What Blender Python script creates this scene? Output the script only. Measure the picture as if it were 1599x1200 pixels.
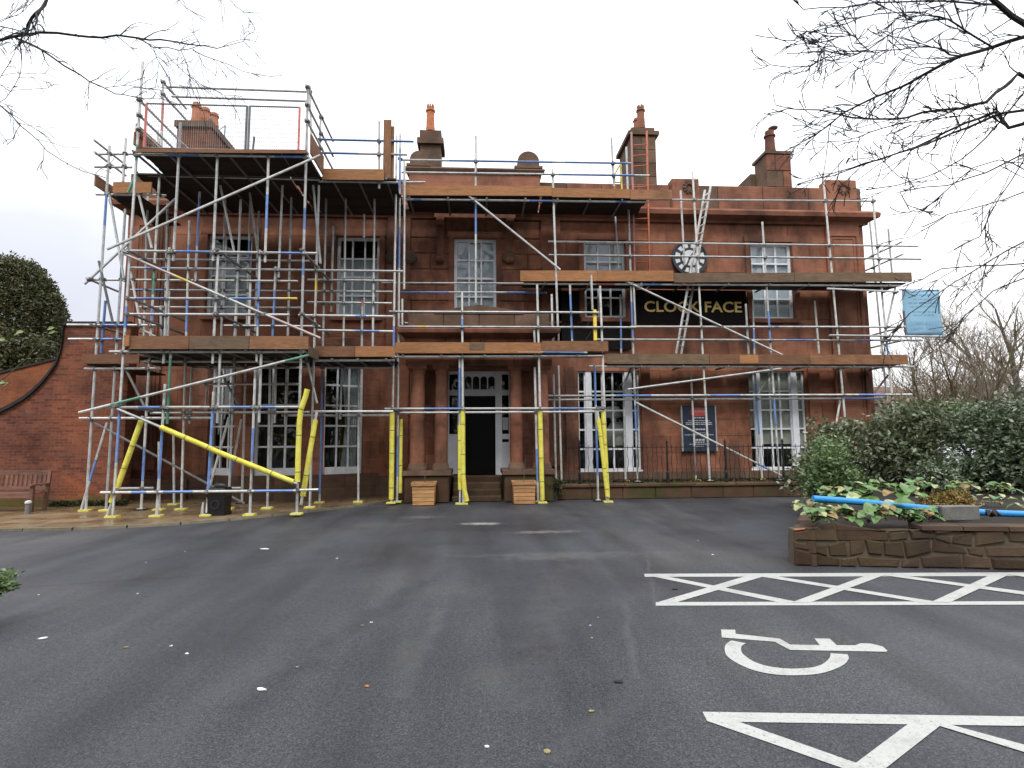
import bpy, math, random
import numpy as np
from mathutils import Vector, Matrix, noise as mnoise

for o in list(bpy.data.objects):
    bpy.data.objects.remove(o)
scene = bpy.context.scene
COL = scene.collection
R = math.radians

# ------------------------------------------------------------------ camera
CAM_H = 1.65
FPX = 900.0                      # focal length in pixels of a 1599 px wide frame
PITCH, YAW, ROLL = R(5.65), R(3.5), R(0.4)
fwd = Vector((math.sin(YAW) * math.cos(PITCH), math.cos(YAW) * math.cos(PITCH), math.sin(PITCH)))
rgt0 = Vector((math.cos(YAW), -math.sin(YAW), 0))
up0 = rgt0.cross(fwd)
rgt = rgt0 * math.cos(ROLL) - up0 * math.sin(ROLL)
upv = rgt0 * math.sin(ROLL) + up0 * math.cos(ROLL)
CAMP = Vector((0, 0, CAM_H))
cd = bpy.data.cameras.new("camera")
cd.sensor_width = 36.0
cd.lens = FPX / 1599.0 * 36.0
cd.clip_start = 0.05
cd.clip_end = 2000
cam = bpy.data.objects.new("camera", cd)
COL.objects.link(cam)
m3 = Matrix((rgt, upv, -fwd)).transposed()
cam.matrix_world = Matrix.Translation(CAMP) @ m3.to_4x4()
scene.camera = cam

# ------------------------------------------------------------------ sky, sun, exposure
SUN_EL, SUN_AZ = R(57), R(192)   # azimuth clockwise from +Y; the sun stands behind the camera
w = bpy.data.worlds.new("World")
scene.world = w
w.use_nodes = True
nt = w.node_tree
nt.nodes.clear()
def WN(t, **k):
    n = nt.nodes.new(t)
    for a, b in k.items():
        setattr(n, a, b)
    return n
sky = WN("ShaderNodeTexSky", sky_type='NISHITA', sun_disc=False)
sky.sun_elevation = SUN_EL
sky.sun_rotation = SUN_AZ
sky.air_density = 1.0
sky.dust_density = 3.0
tc = WN("ShaderNodeTexCoord")
mp = WN("ShaderNodeMapping")
mp.inputs['Location'].default_value = (-2.834, -0.779, -4.71)
mp.inputs['Scale'].default_value = (1.0, 1.0, 1.7)
nz = WN("ShaderNodeTexNoise")
nz.inputs['Scale'].default_value = 0.8
nz.inputs['Detail'].default_value = 5
nz.inputs['Roughness'].default_value = 0.5
rp = WN("ShaderNodeValToRGB")
rp.color_ramp.elements[0].position = 0.40
rp.color_ramp.elements[0].color = (0.53, 0.545, 0.61, 1)
rp.color_ramp.elements[1].position = 0.60
rp.color_ramp.elements[1].color = (1.0, 1.0, 1.02, 1)
sc_ = WN("ShaderNodeVectorMath", operation='SCALE')
sc_.inputs['Scale'].default_value = 10.6
mx = WN("ShaderNodeMix", data_type='RGBA')
mx.inputs['Factor'].default_value = 0.93
bg = WN("ShaderNodeBackground")
bg.inputs['Strength'].default_value = 0.1
wo = WN("ShaderNodeOutputWorld")
L = nt.links.new
L(tc.outputs['Generated'], mp.inputs['Vector'])
L(mp.outputs['Vector'], nz.inputs['Vector'])
L(nz.outputs['Fac'], rp.inputs['Fac'])
sx_ = WN("ShaderNodeSeparateXYZ"); L(tc.outputs['Generated'], sx_.inputs[0])
mr = WN("ShaderNodeMapRange"); mr.inputs['From Min'].default_value = 0.0; mr.inputs['From Max'].default_value = 1.0
mr.inputs['To Min'].default_value = 0.62; mr.inputs['To Max'].default_value = 2.1      # an overcast sky is brighter overhead
L(sx_.outputs['Z'], mr.inputs['Value'])
vs_ = WN("ShaderNodeVectorMath", operation='SCALE'); L(rp.outputs['Color'], vs_.inputs[0]); L(mr.outputs[0], vs_.inputs['Scale'])
L(vs_.outputs['Vector'], sc_.inputs[0])
L(sky.outputs['Color'], mx.inputs[6])
L(sc_.outputs['Vector'], mx.inputs[7])
L(mx.outputs[2], bg.inputs['Color'])
L(bg.outputs['Background'], wo.inputs['Surface'])

sd = bpy.data.lights.new("sun", 'SUN')
sd.energy = 1.35
sd.angle = R(16)
sd.color = (1.0, 0.97, 0.93)
so = bpy.data.objects.new("sun", sd)
COL.objects.link(so)
sdir = Vector((math.sin(SUN_AZ) * math.cos(SUN_EL), math.cos(SUN_AZ) * math.cos(SUN_EL), math.sin(SUN_EL)))
so.rotation_euler = sdir.to_track_quat('Z', 'Y').to_euler()
so.location = sdir * 60

scene.view_settings.view_transform = 'Standard'
scene.view_settings.look = 'None'
scene.view_settings.exposure = 0.7
scene.view_settings.gamma = 1.0
scene.view_settings.use_curve_mapping = False
scene.cycles.max_bounces = 6
scene.cycles.diffuse_bounces = 3
scene.cycles.transparent_max_bounces = 12
scene.cycles.use_denoising = True

# ------------------------------------------------------------------ pixel -> place helpers
def ray(px, py):
    return fwd * FPX + rgt * (px - 799.5) + upv * (600.0 - py)
def W(px, py, Y):
    """the point seen at photo pixel (px,py) on the upright plane y = Y"""
    d = ray(px, py)
    return CAMP + d * (Y / d.y)
def G(px, py, z=0.0):
    """the point seen at photo pixel (px,py) on the level z"""
    d = ray(px, py)
    return CAMP + d * ((z - CAM_H) / d.z)
def RECT(x0, y0, x1, y1, Y):
    a, b, c, d = W(x0, y0, Y), W(x1, y0, Y), W(x0, y1, Y), W(x1, y1, Y)
    return ((a.x + c.x) / 2, (b.x + d.x) / 2, (c.z + d.z) / 2, (a.z + b.z) / 2)

# ------------------------------------------------------------------ mesh builder
class MB:
    def __init__(s):
        s.v = []; s.f = []; s.m = []
    def face(s, pts, mi=0):
        n = len(s.v)
        s.v.extend([tuple(p) for p in pts])
        s.f.append(tuple(range(n, n + len(pts)))); s.m.append(mi)
        return s
    def hexa(s, p, mi=0):
        n = len(s.v)
        s.v.extend([tuple(q) for q in p])
        for q in ((0, 3, 2, 1), (4, 5, 6, 7), (0, 1, 5, 4), (1, 2, 6, 5), (2, 3, 7, 6), (3, 0, 4, 7)):
            s.f.append(tuple(n + i for i in q)); s.m.append(mi)
        return s
    def box(s, x0, x1, y0, y1, z0, z1, mi=0):
        return s.hexa([(x0, y0, z0), (x1, y0, z0), (x1, y1, z0), (x0, y1, z0), (x0, y0, z1), (x1, y0, z1), (x1, y1, z1), (x0, y1, z1)], mi)
    def cbox(s, c, ax, ay, az, mi=0):
        """box about centre c with half axes ax, ay, az (vectors)"""
        c = Vector(c)
        return s.hexa([c - ax - ay - az, c + ax - ay - az, c + ax + ay - az, c - ax + ay - az,
                       c - ax - ay + az, c + ax - ay + az, c + ax + ay + az, c - ax + ay + az], mi)
    def block(s, x0, x1, y0, y1, z0, z1, ch, mi=0):
        """stone with a chamfered face towards -y"""
        n = len(s.v)
        s.v += [(x0, y1, z0), (x1, y1, z0), (x1, y1, z1), (x0, y1, z1),
                (x0, y0 + ch, z0), (x1, y0 + ch, z0), (x1, y0 + ch, z1), (x0, y0 + ch, z1),
                (x0 + ch, y0, z0 + ch), (x1 - ch, y0, z0 + ch), (x1 - ch, y0, z1 - ch), (x0 + ch, y0, z1 - ch)]
        for q in ((0, 3, 2, 1), (0, 1, 5, 4), (1, 2, 6, 5), (2, 3, 7, 6), (3, 0, 4, 7),
                  (4, 5, 9, 8), (5, 6, 10, 9), (6, 7, 11, 10), (7, 4, 8, 11), (8, 9, 10, 11)):
            s.f.append(tuple(n + i for i in q)); s.m.append(mi)
        return s
    def path(s, pts, radii, n=8, mis=None, caps=True):
        """tube along points"""
        pts = [Vector(p) for p in pts]
        if not hasattr(radii, '__len__'):
            radii = [radii] * len(pts)
        base = len(s.v)
        prev = None
        for i, p in enumerate(pts):
            t = (pts[min(i + 1, len(pts) - 1)] - pts[max(i - 1, 0)])
            if t.length < 1e-9: t = Vector((0, 0, 1))
            t.normalize()
            if prev is None:
                a = t.orthogonal().normalized()
            else:
                a = (prev - t * prev.dot(t))
                a = a.normalized() if a.length > 1e-6 else t.orthogonal().normalized()
            prev = a
            b = t.cross(a)
            for k in range(n):
                an = 2 * math.pi * k / n
                s.v.append(tuple(p + (a * math.cos(an) + b * math.sin(an)) * radii[i]))
        for i in range(len(pts) - 1):
            mi = mis[i] if mis else 0
            for k in range(n):
                k2 = (k + 1) % n
                s.f.append((base + i * n + k, base + i * n + k2, base + (i + 1) * n + k2, base + (i + 1) * n + k)); s.m.append(mi)
        if caps:
            s.f.append(tuple(base + k for k in reversed(range(n)))); s.m.append(mis[0] if mis else 0)
            e = base + (len(pts) - 1) * n
            s.f.append(tuple(e + k for k in range(n))); s.m.append(mis[-1] if mis else 0)
        return s
    def tube(s, p0, p1, r, n=8, r1=None, mi=0):
        return s.path([p0, p1], [r, r if r1 is None else r1], n, [mi])
    def lathe(s, c, prof, n=16, mi=0):
        """profile of (radius, z) turned about the upright axis through c"""
        base = len(s.v)
        for r, z in prof:
            for k in range(n):
                a = 2 * math.pi * k / n
                s.v.append((c[0] + r * math.cos(a), c[1] + r * math.sin(a), c[2] + z))
        for i in range(len(prof) - 1):
            for k in range(n):
                k2 = (k + 1) % n
                s.f.append((base + i * n + k, base + i * n + k2, base + (i + 1) * n + k2, base + (i + 1) * n + k)); s.m.append(mi)
        s.f.append(tuple(base + k for k in reversed(range(n)))); s.m.append(mi)
        e = base + (len(prof) - 1) * n
        s.f.append(tuple(e + k for k in range(n))); s.m.append(mi)
        return s
    def prism(s, poly, y0, y1, mi=0, axis='y'):
        """polygon in x,z pushed along y (or x,y along z when axis is z)"""
        n = len(s.v); k = len(poly)
        if axis == 'y':
            s.v += [(p[0], y0, p[1]) for p in poly] + [(p[0], y1, p[1]) for p in poly]
        else:
            s.v += [(p[0], p[1], y0) for p in poly] + [(p[0], p[1], y1) for p in poly]
        s.f.append(tuple(range(n, n + k))); s.m.append(mi)
        s.f.append(tuple(reversed(range(n + k, n + 2 * k)))); s.m.append(mi)
        for i in range(k):
            j = (i + 1) % k
            s.f.append((n + j, n + i, n + k + i, n + k + j)); s.m.append(mi)
        return s
    def build(s, name, mats, parent=None, smooth=False, weld=False):
        me = bpy.data.meshes.new(name)
        off = Vector((0, 0, 0))
        if parent is not None:
            off = root_loc(parent)
        vs = s.v if off.length == 0 else [(a - off.x, b - off.y, c - off.z) for a, b, c in s.v]
        me.from_pydata(vs, [], s.f)
        if not isinstance(mats, (list, tuple)): mats = [mats]
        for m_ in mats: me.materials.append(m_)
        if len(mats) > 1: me.polygons.foreach_set('material_index', s.m)
        import bmesh
        bm = bmesh.new(); bm.from_mesh(me)
        if weld: bmesh.ops.remove_doubles(bm, verts=bm.verts, dist=1e-4)
        bmesh.ops.recalc_face_normals(bm, faces=bm.faces)
        bm.to_mesh(me); bm.free()
        if smooth:
            me.polygons.foreach_set('use_smooth', [True] * len(me.polygons))
            try: me.set_sharp_from_angle(angle=R(45))
            except Exception: pass
        me.update()
        o = bpy.data.objects.new(name, me)
        COL.objects.link(o)
        if parent is not None: o.parent = parent
        return o

def root_loc(o):
    v = Vector((0, 0, 0))
    while o is not None:
        v = v + Vector(o.location); o = o.parent
    return v
def tag(o, label=None, cat=None, group=None, kind=None):
    if label: o['label'] = label
    if cat: o['category'] = cat
    if group: o['group'] = group
    if kind: o['kind'] = kind
    return o
def thing(name, loc, label, cat, group=None):
    o = bpy.data.objects.new(name, None)
    o.empty_display_size = 0.2
    COL.objects.link(o)
    o.location = loc
    return tag(o, label, cat, group)
def share(name, src, parent, loc, rot=None):
    o = bpy.data.objects.new(name, src)
    COL.objects.link(o)
    o.parent = parent
    o.location = Vector(loc) - root_loc(parent)
    if rot is not None:
        o.rotation_euler = rot
    return o
def mesh_np(name, verts, quads, mat, parent=None):
    me = bpy.data.meshes.new(name)
    if parent is not None:
        verts = verts - np.array(root_loc(parent))
    nv, nq = len(verts), len(quads)
    k = quads.shape[1]
    me.vertices.add(nv); me.vertices.foreach_set('co', verts.astype(np.float32).ravel())
    me.loops.add(nq * k); me.loops.foreach_set('vertex_index', quads.astype(np.int32).ravel())
    me.polygons.add(nq)
    me.polygons.foreach_set('loop_start', np.arange(0, nq * k, k, dtype=np.int32))
    me.update(calc_edges=True); me.validate()
    me.materials.append(mat)
    o = bpy.data.objects.new(name, me); COL.objects.link(o)
    if parent is not None: o.parent = parent
    return o

# ------------------------------------------------------------------ materials
class NT:
    def __init__(s, name):
        s.m = bpy.data.materials.new(name); s.m.use_nodes = True
        s.t = s.m.node_tree; s.b = s.t.nodes['Principled BSDF']; s.o = s.t.nodes['Material Output']
    def n(s, t, **k):
        x = s.t.nodes.new(t)
        for a, b in k.items():
            if a.startswith('i_'): x.inputs[a[2:]].default_value = b
            else: setattr(x, a, b)
        return x
    def l(s, a, b): s.t.links.new(a, b)
    def pos(s, scale=(1, 1, 1), loc=(0, 0, 0)):
        g = s.n("ShaderNodeNewGeometry"); mp = s.n("ShaderNodeMapping")
        mp.inputs['Scale'].default_value = scale; mp.inputs['Location'].default_value = loc
        s.l(g.outputs['Position'], mp.inputs['Vector']); return mp.outputs['Vector']
    def noise(s, scale, detail=4, rough=0.55, vec=None, dist=0):
        x = s.n("ShaderNodeTexNoise"); x.inputs['Scale'].default_value = scale
        x.inputs['Detail'].default_value = detail; x.inputs['Roughness'].default_value = rough
        x.inputs['Distortion'].default_value = dist
        s.l(vec if vec is not None else s.pos(), x.inputs['Vector']); return x.outputs['Fac']
    def ramp(s, fac, stops):
        x = s.n("ShaderNodeValToRGB"); e = x.color_ramp.elements
        while len(e) < len(stops): e.new(0.5)
        for i, (p, c) in enumerate(stops):
            e[i].position = p
            e[i].color = (c, c, c, 1) if not hasattr(c, '__len__') else (*c[:3], 1)
        s.l(fac, x.inputs['Fac']); return x.outputs['Color']
    def mix(s, fac, a, b, mode='MIX'):
        x = s.n("ShaderNodeMix", data_type='RGBA', blend_type=mode)
        for i, v in ((0, fac), (6, a), (7, b)):
            if hasattr(v, 'links') or hasattr(v, 'is_linked'): s.l(v, x.inputs[i])
            elif i == 0: x.inputs[0].default_value = v
            else: x.inputs[i].default_value = (*v[:3], 1)
        return x.outputs[2]
    def math(s, op, a, b=0.0, c=None):
        x = s.n("ShaderNodeMath", operation=op)
        for i, v in enumerate((a, b) if c is None else (a, b, c)):
            if hasattr(v, 'is_linked'): s.l(v, x.inputs[i])
            else: x.inputs[i].default_value = v
        return x.outputs[0]
    def rnd(s):
        """one number for each piece: by object and by loose island"""
        oi = s.n("ShaderNodeObjectInfo"); g = s.n("ShaderNodeNewGeometry")
        return s.math('FRACT', s.math('ADD', oi.outputs['Random'], g.outputs['Random Per Island']))
    def bump(s, h, strength, dist=0.02):
        x = s.n("ShaderNodeBump"); x.inputs['Strength'].default_value = strength
        x.inputs['Distance'].default_value = dist
        s.l(h, x.inputs['Height']); s.l(x.outputs['Normal'], s.b.inputs['Normal'])
    def col(s, c):
        if hasattr(c, 'is_linked'): s.l(c, s.b.inputs['Base Color'])
        else: s.b.inputs['Base Color'].default_value = (*c[:3], 1)
        return s
    def rough(s, r):
        if hasattr(r, 'is_linked'): s.l(r, s.b.inputs['Roughness'])
        else: s.b.inputs['Roughness'].default_value = r
        return s
def mul(c, k): return tuple(x * k for x in c)
ALB = 0.64

def plain(name, c, rough=0.6, var=0.25, scale=6, metal=0.0, bump=0.0, bscale=40, pervar=0.0, spec=0.5):
    t = NT(name)
    if min(c) < 0.5: c = mul(c, ALB)
    f = t.noise(scale, 5)
    cc = t.ramp(f, [(0.3, mul(c, 1 - var)), (0.7, mul(c, 1 + var * 0.6))])
    if pervar:
        r = t.rnd()
        k = t.ramp(r, [(0, 1 - pervar), (1, 1 + pervar)])
        cc = t.mix(1.0, cc, k, 'MULTIPLY')
    t.col(cc); t.rough(rough); t.b.inputs['Metallic'].default_value = metal
    t.b.inputs['Specular IOR Level'].default_value = spec
    if bump: t.bump(t.noise(bscale, 4), bump)
    return t.m

def stone_mat(name, c, rough=0.85, pervar=0.22, soot=0.5, moss=0.0):
    t = NT(name)
    c = mul(c, ALB)
    f = t.noise(3.0, 6, 0.62)
    cc = t.ramp(f, [(0.28, mul(c, 0.72)), (0.5, c), (0.74, (c[0] * 1.15, c[1] * 1.22, c[2] * 1.25))])
    r = t.rnd()
    k = t.ramp(r, [(0, (1 - pervar, 1 - pervar * 1.25, 1 - pervar * 1.3)), (0.5, (1, 1, 1)), (1, (1 + pervar, 1 + pervar * 1.1, 1 + pervar * 1.1))])
    cc = t.mix(1.0, cc, k, 'MULTIPLY')
    # bedding streaks of the sandstone
    st = t.noise(2.2, 5, 0.6, t.pos((0.7, 0.7, 6.0)))
    cc = t.mix(0.4, cc, t.ramp(st, [(0.35, 0.72), (0.65, 1.12)]), 'MULTIPLY')
    # soot and damp stains with their own outline
    s_ = t.noise(0.75, 6, 0.62, t.pos((1.2, 1.2, 0.55), (3, 1, 5)))
    cc = t.mix(t.math('MULTIPLY', t.ramp(s_, [(0.44, 0.0), (0.64, 1.0)]), soot), cc, (0.03, 0.021, 0.017))
    if moss:
        mo = t.noise(2.0, 5, 0.6, t.pos((1, 1, 1), (9, 2, 1)))
        cc = t.mix(t.math('MULTIPLY', t.ramp(mo, [(0.48, 0.0), (0.62, 1.0)]), moss), cc, (0.05, 0.057, 0.014))
    t.col(cc); t.rough(rough)
    t.b.inputs['Specular IOR Level'].default_value = 0.25
    t.bump(t.math('ADD', t.noise(30, 5, 0.6), t.noise(5, 4)), 0.5, 0.015)
    return t.m

def brick_mat(name, c1, c2, mortar, rot=False, weather=True):
    t = NT(name)
    c1, c2, mortar = mul(c1, ALB), mul(c2, ALB), mul(mortar, ALB)
    g = t.n("ShaderNodeNewGeometry"); sx = t.n("ShaderNodeSeparateXYZ"); cb = t.n("ShaderNodeCombineXYZ")
    t.l(g.outputs['Position'], sx.inputs[0])
    t.l(t.math('ADD', sx.outputs['X'], sx.outputs['Y']), cb.inputs['X']); t.l(sx.outputs['Z'], cb.inputs['Y'])
    b = t.n("ShaderNodeTexBrick")
    b.inputs['Scale'].default_value = 1.0
    b.inputs['Brick Width'].default_value = 0.225; b.inputs['Row Height'].default_value = 0.075
    b.inputs['Mortar Size'].default_value = 0.008; b.inputs['Mortar Smooth'].default_value = 0.3
    b.inputs['Color1'].default_value = (*c1, 1); b.inputs['Color2'].default_value = (*c2, 1); b.inputs['Mortar'].default_value = (*mortar, 1)
    t.l(cb.outputs[0], b.inputs['Vector'])
    cc = b.outputs['Color']
    if weather:
        p = t.noise(0.9, 6, 0.65)
        cc = t.mix(0.85, cc, t.ramp(p, [(0.33, (0.45, 0.38, 0.40)), (0.5, (0.95, 0.92, 0.9)), (0.68, (1.45, 1.2, 0.9))]), 'MULTIPLY')
        q = t.noise(1.7, 6, 0.7, t.pos((1, 1, 1), (4, 0, 2)))
        cc = t.mix(t.math('MULTIPLY', t.ramp(q, [(0.58, 0.0), (0.7, 1.0)]), 0.5), cc, (0.13, 0.1, 0.08))
        sp = t.noise(26, 2, 0.5)
        cc = t.mix(0.5, cc, t.ramp(sp, [(0.3, 0.6), (0.7, 1.25)]), 'MULTIPLY')
    if weather:
        # green algae at the damp foot of the wall, in patches
        hz = t.math('SUBTRACT', t.math('MULTIPLY', t.noise(1.6, 5, 0.65, t.pos((1, 1, 1), (2, 7, 3))), 1.1), t.math('MULTIPLY', sx.outputs['Z'], 1.5))
        cc = t.mix(t.ramp(hz, [(0.08, 0.0), (0.35, 0.75)]), cc, (0.08, 0.095, 0.02))
    t.col(cc); t.rough(0.88); t.b.inputs['Specular IOR Level'].default_value = 0.25
    t.bump(b.outputs['Fac'], -0.5, 0.01)
    return t.m

def wood_mat(name, c, pervar=0.3, rough=0.8, axis='x', dirt=0.4):
    t = NT(name)
    c = mul(c, ALB + 0.06)
    sc = {'x': (1.2, 14, 14), 'z': (14, 14, 1.2), 'y': (14, 1.2, 14)}[axis]
    f = t.noise(2.4, 6, 0.62, t.pos(sc), 1.2)
    cc = t.ramp(f, [(0.3, mul(c, 0.55)), (0.55, c), (0.75, (c[0] * 1.25, c[1] * 1.25, c[2] * 1.2))])
    r = t.rnd()
    cc = t.mix(1.0, cc, t.ramp(r, [(0, (1 - pervar, 1 - pervar, 1 - pervar * 0.8)), (1, (1 + pervar, 1 + pervar * 0.9, 1 + pervar * 0.6))]), 'MULTIPLY')
    d = t.noise(2.5, 5, 0.6)
    cc = t.mix(t.math('MULTIPLY', t.ramp(d, [(0.5, 0.0), (0.68, 1.0)]), dirt), cc, mul(c, 0.3))
    t.col(cc); t.rough(rough); t.b.inputs['Specular IOR Level'].default_value = 0.3
    t.bump(f, 0.3, 0.01)
    return t.m

def leaf_mat(name, ca, cb, cc_, rough=0.5):
    t = NT(name)
    ca, cb, cc_ = mul(ca, ALB), mul(cb, ALB), mul(cc_, ALB)
    g = t.n("ShaderNodeNewGeometry")
    f = t.ramp(g.outputs['Random Per Island'], [(0.0, ca), (0.6, cb), (0.93, cc_)])
    t.col(f); t.rough(rough)
    tr = t.n("ShaderNodeBsdfTranslucent"); t.l(f, tr.inputs['Color'])
    ms = t.n("ShaderNodeMixShader"); ms.inputs[0].default_value = 0.22
    t.l(t.b.outputs[0], ms.inputs[1]); t.l(tr.outputs[0], ms.inputs[2]); t.l(ms.outputs[0], t.o.inputs['Surface'])
    return t.m

def tube_mat(name, c, metal=0.0, rough=0.5, rust=0.35):
    t = NT(name)
    f = t.noise(4.5, 6, 0.65)
    cc = t.ramp(f, [(0.3, mul(c, 0.6)), (0.5, c), (0.72, mul(c, 1.22))])
    r = t.rnd()
    cc = t.mix(1.0, cc, t.ramp(r, [(0, (0.62, 0.62, 0.62)), (0.6, (1, 1, 1)), (1, (1.2, 1.17, 1.12))]), 'MULTIPLY')
    d = t.noise(9, 5, 0.7, t.pos((1, 1, 1), (5, 5, 5)))
    cc = t.mix(t.math('MULTIPLY', t.ramp(d, [(0.55, 0.0), (0.66, 1.0)]), rust), cc, (0.13, 0.09, 0.065))
    t.col(cc); t.rough(rough); t.b.inputs['Metallic'].default_value = metal
    return t.m

M = {}
M['stone'] = stone_mat('red_sandstone', (0.51, 0.212, 0.123), soot=0.74, pervar=0.17)
M['stone_trim'] = stone_mat('red_sandstone_trim', (0.43, 0.182, 0.11), soot=0.75, pervar=0.14)
M['stone_dark'] = stone_mat('weathered_sandstone', (0.24, 0.145, 0.098), soot=0.55, pervar=0.15, moss=0.2)
M['stone_moss'] = stone_mat('mossy_sandstone', (0.15, 0.085, 0.05), soot=0.5, pervar=0.25, moss=0.75)
M['stone_planter'] = stone_mat('planter_stone', (0.125, 0.078, 0.05), soot=0.6, pervar=0.3, moss=0.18)
M['mortar'] = plain('mortar', (0.42, 0.19, 0.115), 0.95, 0.3, 8)
M['mortar_planter'] = plain('lime_mortar', (0.155, 0.12, 0.08), 0.95, 0.35, 8)
M['brick'] = brick_mat('red_brick', (0.38, 0.13, 0.07), (0.21, 0.068, 0.046), (0.24, 0.165, 0.125))
M['brick_orange'] = brick_mat('orange_brick', (0.46, 0.15, 0.06), (0.36, 0.11, 0.05), (0.28, 0.17, 0.1))
M['brick_stack'] = brick_mat('stack_brick', (0.3, 0.1, 0.05), (0.22, 0.075, 0.04), (0.25, 0.17, 0.12))
M['terracotta'] = plain('terracotta', (0.7, 0.24, 0.09), 0.8, 0.3, 7)
M['white'] = plain('white_paint', (0.84, 0.86, 0.88), 0.5, 0.16, 9)
M['cream'] = plain('pale_grey_paint', (0.82, 0.85, 0.88), 0.5, 0.1, 3)
M['black'] = plain('black_gloss', (0.006, 0.006, 0.007), 0.35, 0.2, 4, spec=0.2)
M['black_iron'] = plain('black_iron', (0.014, 0.013, 0.013), 0.5, 0.3, 9)
M['black_plastic'] = plain('black_plastic', (0.013, 0.013, 0.016), 0.42, 0.2, 9)
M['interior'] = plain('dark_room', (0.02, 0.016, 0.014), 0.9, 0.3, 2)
M['lead'] = plain('lead_sheet', (0.12, 0.13, 0.13), 0.6, 0.3, 4)
M['slate'] = plain('slate', (0.09, 0.09, 0.1), 0.6, 0.3, 5)
M['coping'] = plain('dark_coping', (0.035, 0.028, 0.026), 0.8, 0.4, 6, bump=0.3)
M['galv'] = tube_mat('galvanised_steel', (0.54, 0.55, 0.53), 0.0, 0.42)
M['blue'] = tube_mat('blue_painted_steel', (0.15, 0.27, 0.57), 0.0, 0.45, 0.15)
M['green'] = tube_mat('green_painted_steel', (0.10, 0.30, 0.20), 0.0, 0.5, 0.2)
M['redp'] = tube_mat('red_painted_steel', (0.50, 0.14, 0.12), 0.0, 0.5, 0.2)
M['pink'] = tube_mat('faded_pink_paint', (0.56, 0.42, 0.39), 0.0, 0.5, 0.2)
M['yellowp'] = tube_mat('yellow_paint', (0.72, 0.55, 0.08), 0.0, 0.5, 0.2)
M['dgalv'] = tube_mat('dull_steel', (0.2, 0.2, 0.195), 0.1, 0.5, 0.4)
t = NT('yellow_foam')
cc = t.ramp(t.noise(5, 6, 0.7), [(0.32, (0.6, 0.53, 0.08)), (0.5, (0.8, 0.73, 0.11)), (0.7, (0.84, 0.79, 0.2))])
cc = t.mix(t.ramp(t.noise(7, 6, 0.75, t.pos((1, 1, 0.5), (4, 4, 4))), [(0.55, 0.0), (0.7, 0.6)]), cc, (0.3, 0.25, 0.1))
t.col(t.mix(1.0, cc, (0.92, 0.92, 0.92), 'MULTIPLY')); t.rough(0.8); t.b.inputs['Specular IOR Level'].default_value = 0.25; t.bump(t.noise(14, 4), 0.5, 0.02)
M['foam'] = t.m
M['board'] = wood_mat('scaffold_board', (0.36, 0.18, 0.092), 0.28)
M['board_new'] = wood_mat('new_board', (0.52, 0.245, 0.105), 0.15, dirt=0.15)
M['board_old'] = wood_mat('grey_old_board', (0.25, 0.17, 0.105), 0.2)
M['board_z'] = wood_mat('upright_board', (0.42, 0.21, 0.1), 0.2, axis='z')
M['deck'] = wood_mat('deck_board', (0.05, 0.036, 0.027), 0.3)
M['bench'] = wood_mat('bench_wood', (0.28, 0.15, 0.11), 0.25, axis='x')
M['planter_wood'] = wood_mat('pine_slats', (0.72, 0.39, 0.17), 0.2, dirt=0.25)
M['orange'] = plain('orange_fibreglass', (0.8, 0.22, 0.08), 0.5, 0.2, 6)
M['pinklad'] = plain('faded_red_fibreglass', (0.7, 0.3, 0.26), 0.5, 0.2, 6)
M['alu'] = plain('aluminium', (0.55, 0.55, 0.52), 0.4, 0.25, 14, metal=0.3)
M['gold'] = plain('gold_leaf', (1.45, 1.0, 0.34), 0.4, 0.1, 4)
M['signboard'] = plain('dark_sign_paint', (0.014, 0.010, 0.009), 0.7, 0.2, 4, spec=0.15)
M['navy'] = plain('navy_board', (0.05, 0.07, 0.115), 0.4, 0.15, 4)
M['red'] = plain('red_logo', (0.85, 0.12, 0.1), 0.5, 0.15, 8)
M['redpale'] = plain('pale_red_logo', (0.75, 0.3, 0.27), 0.5, 0.15, 8)
M['print'] = plain('white_print', (0.62, 0.64, 0.66), 0.5, 0.1, 4)
M['clockdark'] = plain('clock_slate', (0.06, 0.065, 0.08), 0.5, 0.2, 5)
M['clockwhite'] = plain('clock_white', (0.78, 0.8, 0.8), 0.5, 0.06, 5)
M['banner'] = plain('blue_banner', (0.4, 0.72, 0.94), 0.6, 0.06, 4)
M['bannertext'] = plain('blue_banner_print', (0.26, 0.54, 0.74), 0.6, 0.08, 4)
M['pipe'] = plain('blue_plastic_pipe', (0.045, 0.42, 0.98), 0.4, 0.1, 5)
M['concrete'] = plain('concrete', (0.27, 0.26, 0.24), 0.9, 0.25, 9, bump=0.4)
M['soil'] = plain('soil', (0.035, 0.024, 0.016), 0.95, 0.5, 9, bump=0.8, bscale=12)
M['curtain'] = plain('net_curtain', (0.78, 0.8, 0.8), 0.9, 0.12, 5)
M['blind'] = plain('grey_blind', (0.84, 0.86, 0.9), 0.9, 0.08, 1.2)  # pale sheet colour behind the upper panes
M['blind_tan'] = plain('tan_blind', (0.66, 0.62, 0.51), 0.9, 0.2, 1.2)  # sky reflection of the panes, put into a tan sheet colour
M['lampwhite'] = plain('lampshade', (0.85, 0.83, 0.72), 0.8, 0.1, 4)
M['bark'] = plain('bark', (0.04, 0.036, 0.03), 0.9, 0.5, 9, bump=0.5)
M['bark_grey'] = plain('grey_bark', (0.16, 0.14, 0.115), 0.9, 0.4, 6)
M['bark_green'] = plain('mossy_bark', (0.15, 0.135, 0.05), 0.9, 0.4, 6)
M['twig'] = plain('twig', (0.032, 0.029, 0.028), 0.85, 0.4, 5)
M['twig_far'] = plain('far_twig', (0.27, 0.215, 0.145), 0.9, 0.3, 1)
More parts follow.
